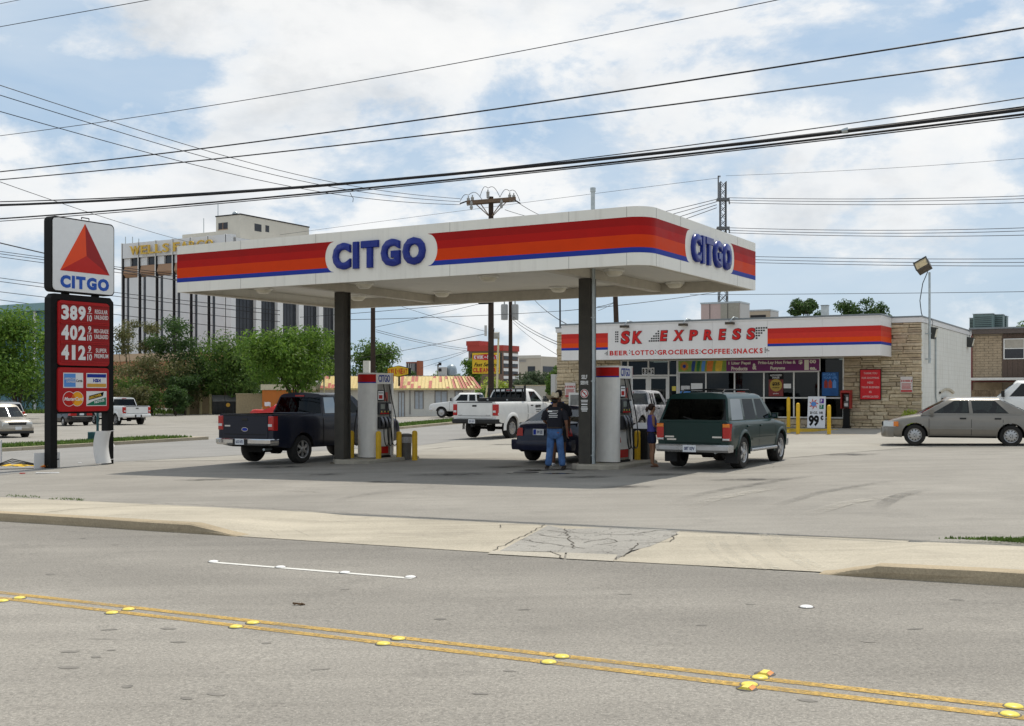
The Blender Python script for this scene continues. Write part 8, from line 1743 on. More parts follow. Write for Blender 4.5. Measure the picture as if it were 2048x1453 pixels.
mb.obj('post', m_frame, cr); x0 = onx(2009, 0, AP); lw = MB().box(x0, x0 + 1.9, -.05, -.002, 1.1, 2.0).obj('window', m_frame, t); MB().box(x0 + .08, x0 + 1.82, -.06, -.051, 1.16, 1.94).obj('pane', m_bglass, lw)
# roof machines, fence
m_ac = M('grey green machine casing', (.16, .22, .21), .5, .3, var=.12, dirt=.2)
for px0, px1, y0, y1, dy, nm in ((1946, 1986, 628, 655, 1.5, 'large'), (1988, 2006, 629, 655, 2.5, 'middle'), (2005, 2013, 632, 655, 3.5, 'right'), (1939, 1947, 636, 655, 2.2, 'small left')):
 x0, x1 = onx(px0, dy, AP), onx(px1, dy, AP); zt_ = onz(px0, y0, dy, AP); c = thing('roof_air_conditioner', f'grey green air conditioner on the apartment roof, {nm} one of the row', 'air conditioner', (*lot(AP, (x0 + x1) / 2, dy), za + .1), A30, 'air conditioners on the apartment roof'); w = (x1 - x0) / 2; h = zt_ - za - .1
 MB().cham(F((0, 0, 0), (1, 0, 0), (0, 0, 1), (0, 1, 0)), -w, w, 0, .9, .06, h - .05, .03).obj('casing', m_ac, c); MB().box(-w - .03, w + .03, -.03, .93, h - .045, h).box(-w - .02, w + .02, -.02, .92, 0, .05).obj('cap', m_galv, c); mb = MB()
 for k in range(6): mb.box(-w * .85, w * .85, -.02, -.001, h * (.15 + .12 * k), h * (.15 + .12 * k) + .03)
 mb.obj('louvre', m_dkline, c)
FO = lot(AP, -.5, -6.5); t = thing('board_fence', 'weathered wooden board fence below the apartment house', 'fence', (*FO, 0), A30)
zf0 = onz(1970, 781, 0, FO)
for k in range(38): MB().box(k * .145, k * .145 + .13, -.012, .012, -.1, zf0 + rng.uniform(-.03, .03)).obj('board', M('weathered boards', (.17, .125, .08), .9, var=.3, rnd=.35), t)
MB().box(0, 5.5, .014, .06, .4, .5).box(0, 5.5, .014, .06, zf0 - .3, zf0 - .2).obj('rail', M('fence rail', (.14, .10, .065), .9), t)
# boxes showing over the shop roof
def roof_block(px0, pxc, px1, ytop, ybot, Y, label, m1, m2):
 a = at(pxc, ytop, Y); t = thing('roof_block', label, 'building', (a.x, a.y, 0), A30); o = (a.x, a.y); w, d = onx(px0, 0, o), ony(px1, 0, o); z0 = -.5
 MB().box(w, 0, 0, d, z0, a.z).obj('wall', m1, t); MB().box(.002, .06, .05, d, z0, a.z - .02).obj('side_wall', m2, t); MB().box(w - .06, .08, -.06, d + .05, a.z + .002, a.z + .16).obj('coping', m_galv, t); return t, w, a.z
m_pk = M('pinkish block wall', (.52, .40, .37), .85, var=.06, dirt=.12)
t, w, z = roof_block(1402, 1479, 1498, 606, 645, 112, 'pink and grey block shaped building over the shop roof', m_pk, m_bconc); xm = w * .48; MB().box(xm, 0, -.06, -.002, -.5, z - .02).obj('grey_wall', M('olive grey wall', (.34, .32, .27), .85, var=.1, dirt=.2), t); MB().box(w * .77, w * .76, -.05, -.001, -.5, z - .02).box(w * .30, w * .29, -.1, -.061, -.5, z - .02).obj('joint', m_dkline, t)
t, w, z = roof_block(1499, 1540, 1556, 622, 640, 118, 'low tan block with a dark louvre over the shop roof', M('tan block', (.44, .38, .29), .85, var=.08), m_bconc); MB().box(w * .95, w * .2, -.05, -.002, z - .75, z - .4).obj('louvre', m_dkline, t)
a = at(1655, 612, 60); t = thing('roof_vent', 'small grey metal vent over the shop roof before the trees', 'vent', (a.x, a.y, 0), A30); MB().box(-.34, 0, 0, .3, 4.6, a.z).obj('casing', m_galv, t); MB().box(-.36, .02, -.02, .32, a.z + .002, a.z + .05).obj('cap', m_flash, t)
# low wall and cars' yard behind the white pickup, grey metal panel at the shop's left end
yard_wall(1030, 1092, 772, 120, 'low pale wall behind the white work pickup', M('pale yard wall', (.45, .42, .36), .9, var=.1, dirt=.15))
q_ = at(1106, 768, 57); t = thing('grey_panel', 'tall grey metal panel standing left of the stone wall end', 'panel', (q_.x, q_.y, gz(q_.x, q_.y)), A30); MB().box(-.12, .12, 0, .6, 0, EYE + (HZ - 749) * 57 / FOC - gz(q_.x, q_.y)).obj('casing', m_bconc, t); MB().box(-.14, .14, -.02, .62, -.0, .1).obj('base', m_dkline, t)
q_ = G(1117, 830); t = thing('newspaper_box', 'blue and yellow newspaper box standing before the left end of the shop', 'newspaper box', (*lot(S0, -16.2, -1.2), WZ), A30); MB().box(-.25, .25, 0, .42, .35, 1.05).obj('body', M('blue box', (.02, .05, .22), .4), t); MB().box(-.2, .2, -.02, -.001, .55, .95).obj('window', m_grey, t); MB().box(-.2, .2, .1, .3, 0, .349).obj('stand', m_black, t); MB().box(-.26, .02, .02, .4, 1.052, 1.35).obj('rack_card', m_ybut, t)
# teal utility box and post in the kerbed grass
q_ = at(190, 860, 47); t = thing('utility_box', 'dark teal utility box with a post standing in the grass behind the price sign', 'utility box', (q_.x, q_.y, gz(q_.x, q_.y) + .1), R(20)); m_teal = M('dark teal paint', (.02, .075, .085), .5, var=.15); MB().cham(F((0, 0, 0), (1, 0, 0), (0, -1, 0)), -.28, .28, 0, .40, -.2, .2, .03).obj('box', m_teal, t); MB().cyl((.10, .05, .40), (.10, .05, 1.25), .05, n=8).obj('post', m_teal, t)

# ============================================================ POLES, TOWER, WIRES
m_wood = M('dark creosoted pole', (.045, .030, .022), .9, var=.3, scale=3, streak=.2); m_ins = M('grey insulator', (.34, .34, .33), .3, var=.1); m_steel = M('grey lattice steel', (.14, .145, .15), .5, .4, var=.15); m_xarm = M('weathered crossarm', (.16, .11, .075), .9, var=.2)
def pole(px, Y, ytop, wpx, label, lean=0, px_top=None):
 p = at(px, HZ, Y); zt_ = EYE + (HZ - ytop) * Y / FOC; t = thing('utility_pole', label, 'utility pole', (p.x, Y, gz(p.x, Y))); r_ = wpx / 2 * Y / FOC; tx = ((px_top - px) * Y / FOC) if px_top else 0
 MB().cyl((0, 0, -.3), (tx, 0, zt_ - gz(p.x, Y)), r_ * 1.1, r_ * .85, 12).obj('pole', m_wood, t, 40); return t, zt_ - gz(p.x, Y), r_
t, zt_, r_ = pole(982, 77, 394, 11.5, 'thick dark wooden utility pole with an insulator crossarm behind the canopy'); k_ = 77 / FOC
zx = EYE + (HZ - 403) * k_ - gz(-1.5, 77); ax = MB(); ex_ = lambda px: (px - 982) * k_
for dy in (-.26, .26): ax.box(ex_(933), ex_(1032), dy - .05, dy + .05, zx - .12, zx + .12)
arm = ax.obj('crossarm', m_xarm, t); arm.rotation_euler = (0, R(-4.5), 0); arm.location = (0, 0, zx * 0)
arm.location = Vector((0, 0, zx)) - Matrix.Rotation(R(-4.5), 4, 'Y') @ Vector((0, 0, zx))
br = MB()
for a, b in ((949, 977), (960, 978), (1003, 984), (1012, 986)): br.tube([(ex_(a), -.2, zx - .12 + .0005 * (a - 982)), (ex_(b), -.2, zx - 1.0)], .035, 5)
br.obj('brace', m_xarm, t)
for px, py in ((937, 402), (945, 400), (976, 389), (1019.5, 395), (1027.5, 396)):
 z = EYE + (HZ - py) * k_ - gz(-1.5, 77); iz = MB().lathe([(.05, -.32), (.10, -.28), (.11, .10), (.12, .12), (.05, .16), (.04, .28), (.0005, .29)], 10, 0, (ex_(px), -.2, z)); iz.obj('insulator', m_ins, t, 40)
for px, py in ((943, 413), (1003, 410)): z = EYE + (HZ - py) * k_ - gz(-1.5, 77); MB().lathe([(.0005, -.3), (.07, -.28), (.12, -.1), (.06, 0), (.12, .1), (.05, .3)], 8, 0, (ex_(px), -.3, z)).obj('insulator', m_ins, t, 40)
def arc3(a, b, h, n=8, y=-.2): return [(ex_(a[0] + (b[0] - a[0]) * i / n), y, EYE + (HZ - (a[1] + (b[1] - a[1]) * i / n)) * k_ - gz(-1.5, 77) + h * math.sin(math.pi * i / n)) for i in range(n + 1)]
jm = MB()
for a, b, h in (((921, 403), (937, 392), .2), ((937, 392), (965, 402), .35), ((960, 395), (976, 378), .35), ((976, 378), (1000, 396), .35), ((1000, 396), (1019, 384), .3), ((1019, 384), (1040, 404), .35)): jm.tube(arc3(a, b, h), .018, 4)
jm.tube(arc3((920, 409), (934, 404), 0), .05, 5).tube(arc3((1030, 402), (1041, 409), 0), .05, 5); jm.obj('jumper_cable', m_rubber, t)
MB().box(ex_(969), ex_(974), -.35, -.1, EYE + (HZ - 671) * k_, EYE + (HZ - 650) * k_).obj('meter_box', m_bconc, t); bl = MB().tube([(0, -.2, EYE + (HZ - 604) * k_), (ex_(957), -.3, EYE + (HZ - 605) * k_)], .12, 6).obj('lamp_bracket', m_black, t)
t, zt_, r_ = pole(1021, 104, 560, 8, 'dark utility pole with grey transformers right of the thick pole'); k_ = 104 / FOC
for dx in (-.55, .42): z = EYE + (HZ - 624) * k_; MB().lathe([(.0005, -.75), (.30, -.72), (.32, .55), (.28, .68), (.0005, .70)], 12, 0, (dx, -.35, z)).obj('transformer', m_ins, t, 40); MB().cyl((dx, -.35, z + .7), (dx - .02, -.35, z + 1.3), .07, .05, 6).obj('bushing', m_ins, t)
pole(746, 83, 560, 10, 'dark utility pole rising behind the left fuel pump'); pole(1240, 70, 545, 11, 'dark utility pole standing behind the shop roof right of the right column', 0, 1229)
p = at(1121, HZ, 62); t = thing('mast', 'thin dark mast beside the left end of the shop', 'mast', (p.x, 62, gz(p.x, 62))); MB().cyl((0, 0, 0), (-.03, 0, EYE + (HZ - 575) * 62 / FOC), .045, n=8).obj('pole', m_black, t)
p = at(1040, HZ, 210); t = thing('utility_pole', 'tiny far pole with two short arms before the beige office block', 'utility pole', (p.x, 210, -.3)); k_ = 210 / FOC; MB().cyl((0, 0, 0), (0, 0, EYE + (HZ - 742) * k_), .14, n=6).obj('pole', m_wood, t); MB().box(-1.2, 1.2, -.1, .1, EYE + (HZ - 747) * k_, EYE + (HZ - 745) * k_).box(-.8, .8, -.1, .1, EYE + (HZ - 753) * k_, EYE + (HZ - 751.5) * k_).obj('crossarm', m_wood, t)
p = at(876, HZ, 190); t = thing('utility_pole', 'tiny far pole above the cleaners roof left of the roof unit', 'utility pole', (p.x, 190, -.3)); k_ = 190 / FOC; MB().cyl((0, 0, 0), (0, 0, EYE + (HZ - 725) * k_), .12, n=6).obj('pole', m_wood, t); MB().box(-.5, .5, -.1, .1, EYE + (HZ - 727.5) * k_, EYE + (HZ - 726.5) * k_).obj('crossarm', m_wood, t)
# pale yellow lamp post by the cleaners
p = at(990, HZ, 84); k_ = 84 / FOC; t = thing('lamp_post', 'leaning pale yellow lamp post with a box head beside the thick utility pole', 'lamp post', (p.x, 84, -.1)); m_lpy = M('pale yellow lamp post', (.60, .55, .34), .5, var=.1); MB().tube([(0, 0, 0), (.12, 0, 1.5), ((997 - 990) * k_, 0, EYE + (HZ - 676) * k_ + .1)], [.10, .09, .07], 8).obj('pole', m_lpy, t, 40); MB().cham(F((0, 0, 0), (1, 0, 0), (0, -1, 0)), -5 * k_, 9 * k_, EYE + (HZ - 675) * k_, EYE + (HZ - 662) * k_, -.3, .3, .08).obj('lamp_head', M('grey lamp head', (.38, .37, .33), .5), t)
p = at(973, HZ, 79); t = thing('guy_guard', 'yellow guy wire guard leaning at the foot of the thick utility pole', 'guy wire', (p.x - .05, 79, 0)); MB().cyl((-.2, 0, .0), (.12, 0, 2.3), .06, n=8).obj('sleeve', m_paley, t); MB().cyl((.121, 0, 2.32), (.6, -.5, 6.2), .02, n=5).obj('wire', m_steel, t)
p = at(648, HZ, 92); t = thing('flag_mast', 'thin cream post in front of the white metal building', 'post', (p.x, 92, -.3)); MB().cyl((0, 0, 0), (0, 0, EYE + (HZ - 745) * 92 / FOC + .3), .07, n=8).obj('pole', m_lpy, t); MB().ell((0, 0, EYE + (HZ - 745) * 92 / FOC + .36), (.1, .1, .1), 8, 6).obj('cap', m_lpy, t)
# lattice pylon
PY = 150.0; k_ = PY / FOC; p = at(1446, HZ, PY); t = thing('lattice_pylon', 'slender grey lattice steel pylon above the right end of the canopy', 'pylon', (p.x, PY, 0)); hz = lambda py: EYE + (HZ - py) * k_
lev = [605, 570, 535, 500, 480, 465, 452, 440, 425, 412, 402, 392, 378, 364]; wid = lambda py: (13 if py > 465 else 9.0) * k_ / 1.0 * .62
lg = MB()
for sx in (-1, 1):
 for sy in (-1, 1):
  pts = [(sx * wid(y) , sy * wid(y), hz(y)) for y in [800] + lev]; lg.tube(pts, .075, 5)
lg.box(-9.5 * k_ - .07, -9.5 * k_ + .08, -.1, .1, hz(402), hz(352)); lg.box(-9.5 * k_, -5 * k_, -.1, .1, hz(354), hz(352)); lg.obj('leg', m_steel, t); bc = MB()
for a, b in zip(([800] + lev)[:-1], ([800] + lev)[1:]):
 n = max(1, int((a - b) / 14))
 for i in range(n):
  ya, yb_ = a + (b - a) * i / n, a + (b - a) * (i + 1) / n; wa, wb_ = wid(ya), wid(yb_)
  for s1 in (-1, 1):
   for s2 in (-1, 1): bc.tube([(s1 * wa, s2 * wa, hz(ya)), (-s1 * wb_, s2 * wb_, hz(yb_))], .035, 4).tube([(s1 * wa, s2 * wa, hz(ya)), (s1 * wb_, -s2 * wb_, hz(yb_))], .035, 4)
kind(bc.obj('bracing', m_steel, t), 'stuff')
for y in (400, 457): MB().box(-11 * k_, 12 * k_, -.5, .5, hz(y + 2.5), hz(y - 2.5)).obj('crossarm', m_steel, t); MB().tube([(12 * k_, 0, hz(y)), (13 * k_, 0, hz(y + 9))], .1, 5).tube([(-11 * k_, 0, hz(y - 3)), (-13 * k_, 0, hz(y + 3))], .1, 5).obj('insulator', m_ins, t)

m_wire = M('black cable', (.014, .014, .016), .6)
def wire(pts, r, label, group=None, n=24):
 """a cable through 2 or 3 points given in the place: a sagging curve"""
 P = [Vector(p) for p in pts]; out = []
 if len(P) == 2: P = [P[0], (P[0] + P[1]) / 2 - Vector((0, 0, .02 * (P[1] - P[0]).length)), P[1]]
 if len(P) == 3:
  for i in range(n + 1): u = i / n; out.append(P[0] * (2 * (u - .5) * (u - 1)) + P[1] * (4 * u * (1 - u)) + P[2] * (2 * u * (u - .5)))
 else: out = P
 return tag(MB().tube(out, r, 5).obj('power_line', m_wire, None, 60), label, 'power line', group)
# the line along the near pavement: every cable lies over one row, read off at three columns
Q0 = Vector((1.0, 18.4, 0))
def over(px, py, off=0):
 k = (px - 1024) / FOC; q = Q0 + BK * off; tt = (k * q.y - q.x) / (RX.x - k * RX.y); y = q.y + RX.y * tt; return Vector((q.x + RX.x * tt, y, EYE + (HZ - py) * y / FOC))
def along(ys, r, label, off=0, group=None, xs=(0, 1024, 2048)):
 """fit the sag from three readings, then run the cable on past both edges of the picture"""
 A = [over(x, y, off) for x, y in zip(xs, ys)]; s_ = [(a - (Q0 + BK * off)).dot(RX) for a in A]; z = [a.z for a in A]
 def zz(s): return sum(z[i] * math.prod((s - s_[j]) / (s_[i] - s_[j]) for j in range(3) if j != i) for i in range(3))
 e0, e1 = min(s_) - 20, max(s_) + (25 if xs[2] == 2048 else 4); pts = [(Q0 + BK * off) + RX * (e0 + (e1 - e0) * i / 60) + Vector((0, 0, zz(e0 + (e1 - e0) * i / 60))) for i in range(61)]
 return tag(MB().tube(pts, r, 6).obj('power_line', m_wire, None, 60), label, 'power line', group)
along((54, 27, 0), .008, 'thin cable crossing the top left corner of the sky', 1.2, None, (0, 150, 300)); along((8, 3.5, -1), .006, 'thinnest cable at the very top left corner of the sky', 1.4, None, (0, 22, 45))
along((272, 106, -77), .007, 'thin upper cable rising from the left edge to the top of the sky', .8, None, (0, 1024, 1920))
along((344, 214, 56), .013, 'upper of the two parallel cables above the canopy', .3); along((360, 250, 115), .012, 'lower of the two parallel cables above the canopy', .3)
along((411, 337, 219), .026, 'thick bundled cable, fattest line passing just above the canopy'); along((404, 336, 214), .012, 'cable lashed on top of the thick bundle', .03); along((409, 334, 196), .008, 'thin cable parting upwards from the thick bundle towards the right', .06)
along((438, 347, 229), .016, 'second thick cable running just below the fattest bundle', .02); along((443, 350.5, 234), .009, 'thin cable under the second thick cable', .05)
q0 = over(700, 386); tag(MB().tube([q0, q0 + Vector((.03, 0, -.06)), q0 + Vector((.06, 0, -.10)), q0 + Vector((.05, 0, -.17))], .005, 4).obj('cable_tail', m_wire, None, 60), 'loose cable tail hanging from the fattest bundle', 'cable')
q0 = over(1690, 262); tag(MB().lathe([(.0005, -.05), (.035, -.04), (.045, .04), (.0005, .05)], 8, 0, q0, (1, -.5, .1)).obj('cable_clamp', m_galv), 'small metal clamp on the fattest cable bundle at the right', 'clamp')
px3 = lambda a, b, ya, yb: (at(a[0], a[1], ya), at(b[0], b[1], yb))
def span(p, q, ya, yb, r, label, mid=None, group=None):
 a, b = at(*p, ya), at(*q, yb); wire([a, at(*mid, 2 * ya * yb / (ya + yb) if False else (ya + yb) / 2), b] if mid else [a, (a + b) / 2 - Vector((0, 0, .004 * (b - a).length)), b], r, label, group)
g1 = 'three cables running down from the left to the crossarm pole'
for (y0, m, y1), w in (((174, (430, 292), 398), 'top one'), ((196, (430, 314), 404), 'middle one'), ((233, (430, 336), 410), 'lowest one')):
 a, b = at(-150, y0 - 52, 40), at(921, y1, 77); Ym = 1 / (.5 / 40 + .5 / 77); tm = .5
 c = at(m[0], m[1], 40 + (77 - 40) * .70); tag(MB().tube([b.lerp(a, i / 24) + Vector((0, 0, -1.1 * math.sin(math.pi * i / 24) * (1 - .3 * i / 24))) for i in range(25)], .016, 4).obj('power_line', m_wire, None, 60), 'cable sloping down from the top left to the thick pole crossarm, ' + w, 'power line', g1)
span((-40, 350), (400, 490), 60, 120, .02, 'lone cable sloping behind the price sign head towards the office letters'); span((-60, 472), (420, 572), 34, 62, .02, 'black service cable passing behind the price sign to the canopy')
g2 = 'far transmission cables in the left sky'
for y0, y1, w in ((498, 521, 'first from the top'), (503, 525, 'second from the top'), (509, 532, 'third from the top'), (552, 570, 'fourth from the top'), (559, 578, 'fifth from the top'), (581, 592, 'sixth from the top'), (596, 614, 'lowest')): span((-120, y0 - 12), (560, y1 + 52), 190, 175, .05, f'far transmission cable crossing the left sky, {w}', None, g2)
g3 = 'transmission cables from the lattice pylon'
for y0, y1, ym, w in ((396, 389, 398, 'highest'), (401, 395, 403, 'second'), (406, 403, 410, 'third'), (456, 453, 461, 'fourth'), (461, 459, 467, 'fifth'), (466, 469, 473, 'sixth')): span((1457, y0), (2150, y1 - 1), 150, 118, .035, f'transmission cable running right from the pylon, {w} from the top', (1790, ym), g3)
for y0, y1, ym, w in ((512, 517, 518, 'upper'), (518, 524, 525, 'middle'), (524, 532, 531, 'lower')): span((1440, y0), (2150, y1), 150, 118, .035, f'transmission cable low above the shop roof, {w} of three', (1790, ym), g3)
span((1380, 590), (2150, 582), 150, 110, .03, 'single cable right above the shop roof and the floodlight pole', (1790, 587), g3); span((1452, 352), (2150, 308), 150, 110, .02, 'thin earth wire rising right from the pylon tip', (1790, 336), g3); span((1441, 356), (560, 470), 150, 190, .025, 'thin earth wire falling left from the pylon tip', (1000, 412), g3)
for y0, x1, y1, w in ((399, 1200, 450, 'first'), (404, 1210, 462, 'second'), (410, 1220, 474, 'third'), (416, 1230, 484, 'fourth')): span((1433, y0), (x1, y1), 150, 185, .045, f'transmission cable falling left from the pylon behind the canopy, {w} from the top', None, g3)
g4 = 'service wires between the poles under the canopy'
for p, q, ya, yb, r, w in (((600, 635), (976, 603), 83, 77, .018, 'to the thick pole near the canopy edge'), ((690, 640), (1130, 622), 83, 104, .022, 'running level across the gap under the canopy'), ((1130, 622), (1470, 578), 104, 150, .03, 'rising right to the pylon'), ((750, 655), (960, 608), 83, 77, .015, 'from the left pole up to the bracket lamp'),
 ((765, 600), (974, 664), 100, 77, .015, 'crossing down to the meter box'), ((752, 660), (935, 698), 83, 120, .018, 'drooping from the left pole towards the cleaners sign'), ((752, 664), (940, 703), 83, 120, .018, 'drooping just below another from the left pole'), ((640, 728), (972, 668), 110, 77, .018, 'climbing from the trees to the thick pole'), ((840, 724), (932, 702), 130, 110, .018, 'short one left of the cleaners sign'), ((842, 736), (938, 702), 130, 110, .018, 'steeper short one left of the cleaners sign'),
 ((1026, 634), (1118, 686), 104, 64, .02, 'falling right from the transformer pole to the shop'), ((1026, 640), (1116, 690), 104, 64, .02, 'falling right below its twin to the shop'), ((1026, 645), (1118, 712), 104, 64, .015, 'falling most steeply from the transformer pole to the shop'), ((1065, 596), (1136, 650), 104, 58, .022, 'thick one falling right behind the canopy to the shop roof'), ((1010, 420), (1100, 440), 77, 110, .02, 'leaving the crossarm to the right'), ((1041, 409), (1095, 436), 77, 100, .02, 'leaving the crossarm end steeply to the right'), ((1195, 614), (1226, 606), 62, 70, .018, 'short one ending at the pole behind the shop'), ((1196, 622), (1226, 607), 62, 70, .012, 'shorter steep one ending at the pole behind the shop')): span(p, q, ya, yb, r, 'service wire ' + w, None, g4)

# ============================================================ TREES AND SHRUBS
def leaf_mat(name, c0, c1, c2):
 m, nt, b = newmat(name); pos = nd(nt, 'ShaderNodeNewGeometry'); r_ = ramp(nt, pos.outputs['Random Per Island'], [(0, c0), (.5, c1), (1, c2)])
 c = mixc(nt, 1.0, r_, ramp(nt, noise_tex(nt, pos.outputs['Position'], .55, 4, .6), [(.3, .72), (.7, 1.25)]), 'MULTIPLY'); nt.links.new(c, b.inputs['Base Color']); b.inputs['Roughness'].default_value = .55; b.inputs['Specular IOR Level'].default_value = .3
 o = nt.nodes['Material Output']; tr = nd(nt, 'ShaderNodeBsdfTranslucent'); nt.links.new(c, tr.inputs[0]); mx_ = nd(nt, 'ShaderNodeMixShader'); mx_.inputs[0].default_value = .42; nt.links.new(b.outputs[0], mx_.inputs[1]); nt.links.new(tr.outputs[0], mx_.inputs[2]); nt.links.new(mx_.outputs[0], o.inputs[0]); return m
L_bright = leaf_mat('bright leaves', (.065, .14, .015), (.105, .20, .022), (.18, .28, .042)); L_mid = leaf_mat('green leaves', (.055, .11, .022), (.09, .165, .03), (.15, .225, .045)); L_dark = leaf_mat('dark leaves', (.03, .065, .018), (.05, .10, .025), (.085, .145, .035)); L_olive = leaf_mat('olive leaves', (.075, .09, .03), (.125, .135, .045), (.20, .17, .08)); L_lime = leaf_mat('lime leaves', (.20, .28, .03), (.32, .40, .05), (.46, .50, .10)); L_grey = leaf_mat('grey green leaves', (.05, .08, .04), (.07, .105, .05), (.10, .13, .065))
m_bark = M('bark', (.06, .045, .032), .95, var=.35, scale=4, bmp=.6)
def blob_leaves(mb, c, rr, n, L, q, dens=.55):
 for _ in range(n):
  while True:
   d = Vector((q.uniform(-1, 1), q.uniform(-1, 1), q.uniform(-1, 1)))
   if .05 < d.length <= 1: break
  d.normalize(); u = q.random() ** dens; p = c + Vector((d.x * rr[0], d.y * rr[1], d.z * rr[2])) * u
  nrm = (d * .7 + Vector((q.uniform(-1, 1), q.uniform(-1, 1), q.uniform(-.4, 1.2)))).normalized(); a = nrm.cross(Vector((q.uniform(-1, 1), q.uniform(-1, 1), q.uniform(-1, 1)))).normalized(); b = nrm.cross(a); l = L * q.uniform(.6, 1.35); w = l * q.uniform(.32, .5)
  mb.add([p - a * l * .5, p + b * w * .5 + nrm * l * .06, p + a * l * .5 - nrm * l * .08, p - b * w * .5 + nrm * l * .06], [(0, 1, 2, 3)])
def tree(px, ybase, Y, x0, x1, ytop, ybot, label, mat, n=5000, L=.32, clumps=16, seed=1, thin=1.0, group=None, trunk_forks=3, trunk_r=.16, cat='tree', name='tree', dep=.8):
 """crown read from its outline in the photograph, given a real depth"""
 q = random.Random(seed); k = Y / FOC; b = at(px, ybase, Y); zg = gz(b.x, Y) if ybase is not None else b.z; t = thing(name, label, cat, (b.x, Y, zg), 0, group)
 cx = ((x0 + x1) / 2 - px) * k; cz = EYE + (HZ - (ytop + ybot) / 2) * k - zg; rx, rz = (x1 - x0) / 2 * k * 1.22, (ybot - ytop) / 2 * k * 1.20; ry = rx * dep; cr = MB(); cl = []
 for i in range(clumps):
  while True:
   d = Vector((q.uniform(-1, 1), q.uniform(-1, 1), q.uniform(-1, 1)))
   if abs(d.x) ** 3 + abs(d.y) ** 3 + abs(d.z) ** 3 <= 1: break
  s = q.uniform(.28, .50) * thin; d = d * (1 - s * .9) if d.length > 0 else d
  c = Vector((cx + d.x * rx, d.y * ry, cz + d.z * rz)); f = (rx + rz) / 2 * .5 + min(rx, rz) * .5; cl.append((c, (s * f * q.uniform(.9, 1.4), s * f * q.uniform(.9, 1.4), s * f * q.uniform(.6, .95))))
 vol = [r_[0] * r_[2] for _, r_ in cl]; tv = sum(vol)
 for (c, r_), v in zip(cl, vol): blob_leaves(cr, c, r_, int(n * v / tv), L, q)
 cr.obj('crown', mat, t); tk = MB(); base = Vector((0, 0, -.3)); fork = Vector((cx * .25, 0, max(.6, (cz - rz) * .8)))
 tk.tube([base, fork * .5 + Vector((q.uniform(-.1, .1), 0, 0)), fork], [trunk_r * 1.25, trunk_r, trunk_r * .85], 9)
 for i, (c, r_) in enumerate(sorted(cl, key=lambda e: -e[1][0])[:max(trunk_forks, 7)]):
  m_ = fork.lerp(c, .5) + Vector((q.uniform(-.25, .25), q.uniform(-.2, .2), q.uniform(-.1, .4))) * rx * .3; tk.tube([fork - Vector((0, 0, .15)), m_, c], [trunk_r * (.7 if i < trunk_forks else .4), trunk_r * .38, trunk_r * .12], 6)
 tk.obj('trunk', m_bark, t, 60); return t
gt = 'trees behind the far lots'
tree(40, 812, 92, -70, 128, 612, 815, 'big bright green tree at the left edge behind the parked vehicles', L_bright, 11000, .34, 26, 11, 1, gt); tree(-70, 812, 100, -150, 10, 640, 815, 'tall green tree mostly outside the left edge', L_mid, 3500, .36, 16, 12, 1, gt)
tree(262, 822, 128, 222, 330, 640, 800, 'thin brownish tree with gaps in front of the office windows', L_olive, 4200, .30, 24, 13, .62, gt, 4, .12); tree(350, 822, 126, 300, 420, 628, 800, 'tree with ragged dark green top left of the bright crown', L_dark, 5500, .36, 22, 14, .78, gt); tree(300, 824, 122, 225, 400, 712, 826, 'wide olive shrubby tree low under the office block', L_olive, 6500, .30, 26, 15, .85, gt)
tree(385, 826, 128, 330, 470, 690, 826, 'mid green tree filling the row left of the dumpster', L_mid, 5500, .38, 20, 51, 1, gt); tree(545, 822, 118, 480, 640, 668, 800, 'green tree behind the broad bright crown', L_mid, 5000, .38, 18, 52, 1, gt); tree(450, 824, 124, 392, 560, 655, 800, 'dark green tree above the dumpster', L_mid, 7500, .38, 22, 16, 1, gt); tree(420, 826, 130, 350, 540, 715, 832, 'dense shady thicket tree directly behind the dumpster', L_dark, 6500, .40, 22, 17, 1, gt)
tree(597, 840, 90, 478, 668, 640, 782, 'broad bright green tree with a forked trunk before the orange building', L_bright, 10500, .33, 26, 18, 1, gt, 3, .17); tree(660, 800, 120, 610, 712, 665, 800, 'green tree seen on both sides of the left canopy column', L_bright, 4500, .36, 14, 19, 1, gt)
tree(742, 820, 122, 697, 800, 678, 775, 'round dark green tree behind the left utility pole', L_mid, 5200, .36, 18, 20, .95, gt); tree(800, 815, 140, 770, 830, 735, 790, 'low dark green tree behind the six sided sign', L_dark, 1800, .36, 9, 21, 1, gt)
tree(925, 830, 112, 893, 962, 712, 800, 'light green tree left of the cleaners pole sign', L_bright, 4200, .30, 16, 22, .9, gt); tree(990, 830, 108, 950, 1024, 745, 825, 'light green bushy tree below the cleaners pole sign', L_lime, 2600, .28, 14, 23, .9, gt); tree(975, 826, 104, 945, 1000, 770, 830, 'dark green bush under the cleaners roof end', L_mid, 2200, .28, 10, 24, 1, gt)
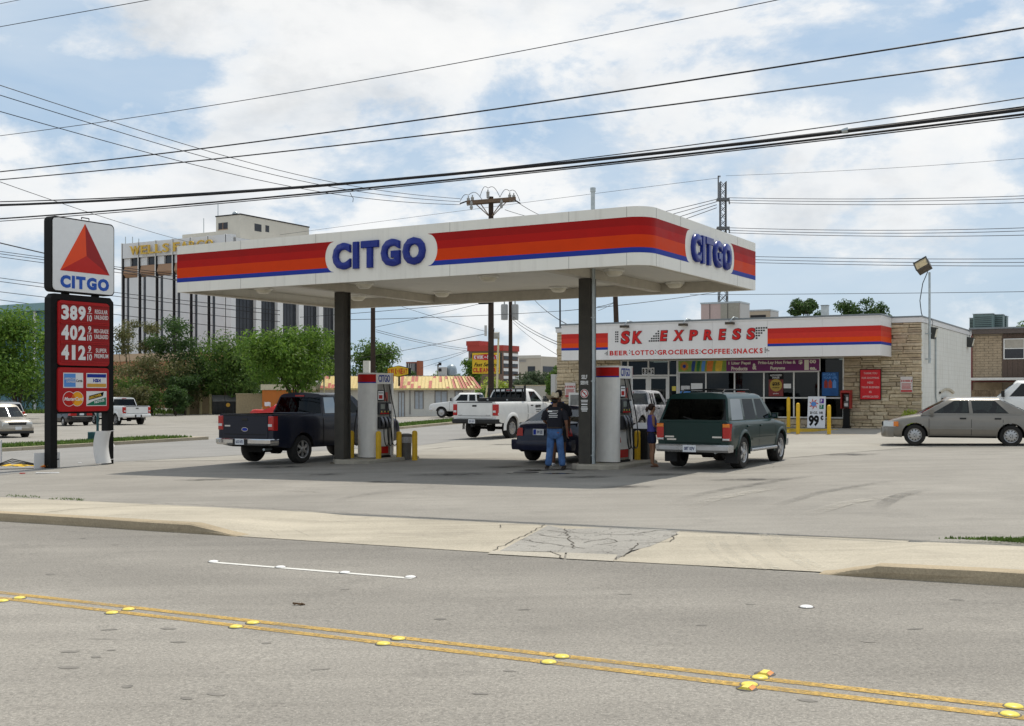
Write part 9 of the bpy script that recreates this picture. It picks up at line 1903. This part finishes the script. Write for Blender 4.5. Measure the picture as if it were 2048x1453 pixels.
tree(1075, 815, 190, 1030, 1120, 738, 795, 'grey green rounded tree before the beige office block', L_grey, 4200, .42, 16, 25, 1, gt); tree(1055, 815, 170, 1020, 1085, 758, 795, 'low grey green tree before the brown tower', L_grey, 2000, .38, 9, 26, 1, gt); tree(1108, 820, 92, 1094, 1128, 728, 815, 'narrow dark green tree against the left end of the shop', L_mid, 2400, .28, 10, 27, 1, gt)
tree(1610, 800, 82, 1568, 1662, 596, 670, 'leafy tree top showing over the shop roof, left of two', L_dark, 3200, .26, 18, 28, .75, gt); tree(1722, 800, 84, 1650, 1792, 592, 672, 'leafy tree top showing over the shop roof, right and larger of two', L_dark, 4600, .26, 24, 29, .72, gt); tree(2040, 800, 96, 2008, 2080, 640, 720, 'small tree top behind the apartment roof at the right edge', L_mid, 1600, .28, 10, 30, .9, gt)
tree(885, 815, 165, 845, 935, 742, 800, 'distant low green tree line right behind the cleaners roof', L_mid, 2000, .4, 10, 31, 1, gt)
for i, (a, b, y0, y1, Y, mt) in enumerate(((228, 345, 735, 828, 119, L_mid), (340, 400, 730, 828, 121, L_dark), (455, 530, 740, 828, 127, L_dark), (120, 232, 700, 815, 118, L_dark), (-30, 118, 730, 820, 106, L_dark), (222, 300, 770, 828, 116, L_olive), (330, 372, 765, 828, 116, L_dark))): tree((a + b) / 2, 826, Y, a, b, y0, y1, ('green shrub mass at the far edge of the lot under the olive tree', 'dark shrub right of the olive tree', 'dark shrub between the dumpster and the orange building', 'dark shrub mass behind the price sign posts', 'dark shrub mass under the big tree at the left edge', 'olive shrub at the far edge of the left lot', 'dark shrub left of the yard gate')[i], mt, 3200, .30, 14, 40 + i, 1, 'shrubs along the far lot', 3, .08, 'shrub', 'shrub')
bp = lot(S0, .15, -.75); t = thing('shrub', 'lime green shrub at the foot of the stone wall before the white side wall', 'shrub', (*bp, .25)); cr = MB(); q = random.Random(5)
for i in range(22): blob_leaves(cr, Vector((q.uniform(-.75, 1.0), q.uniform(-.35, .35), q.uniform(.1, .72))), (.24, .22, .2), 150, .08, q)
cr.obj('crown', L_lime, t); mb = MB()
for i in range(8): mb.tube([(q.uniform(-.2, .2), 0, -.1), (q.uniform(-.8, .9), q.uniform(-.3, .3), .4)], .012, 4)
mb.obj('stem', m_bark, t)
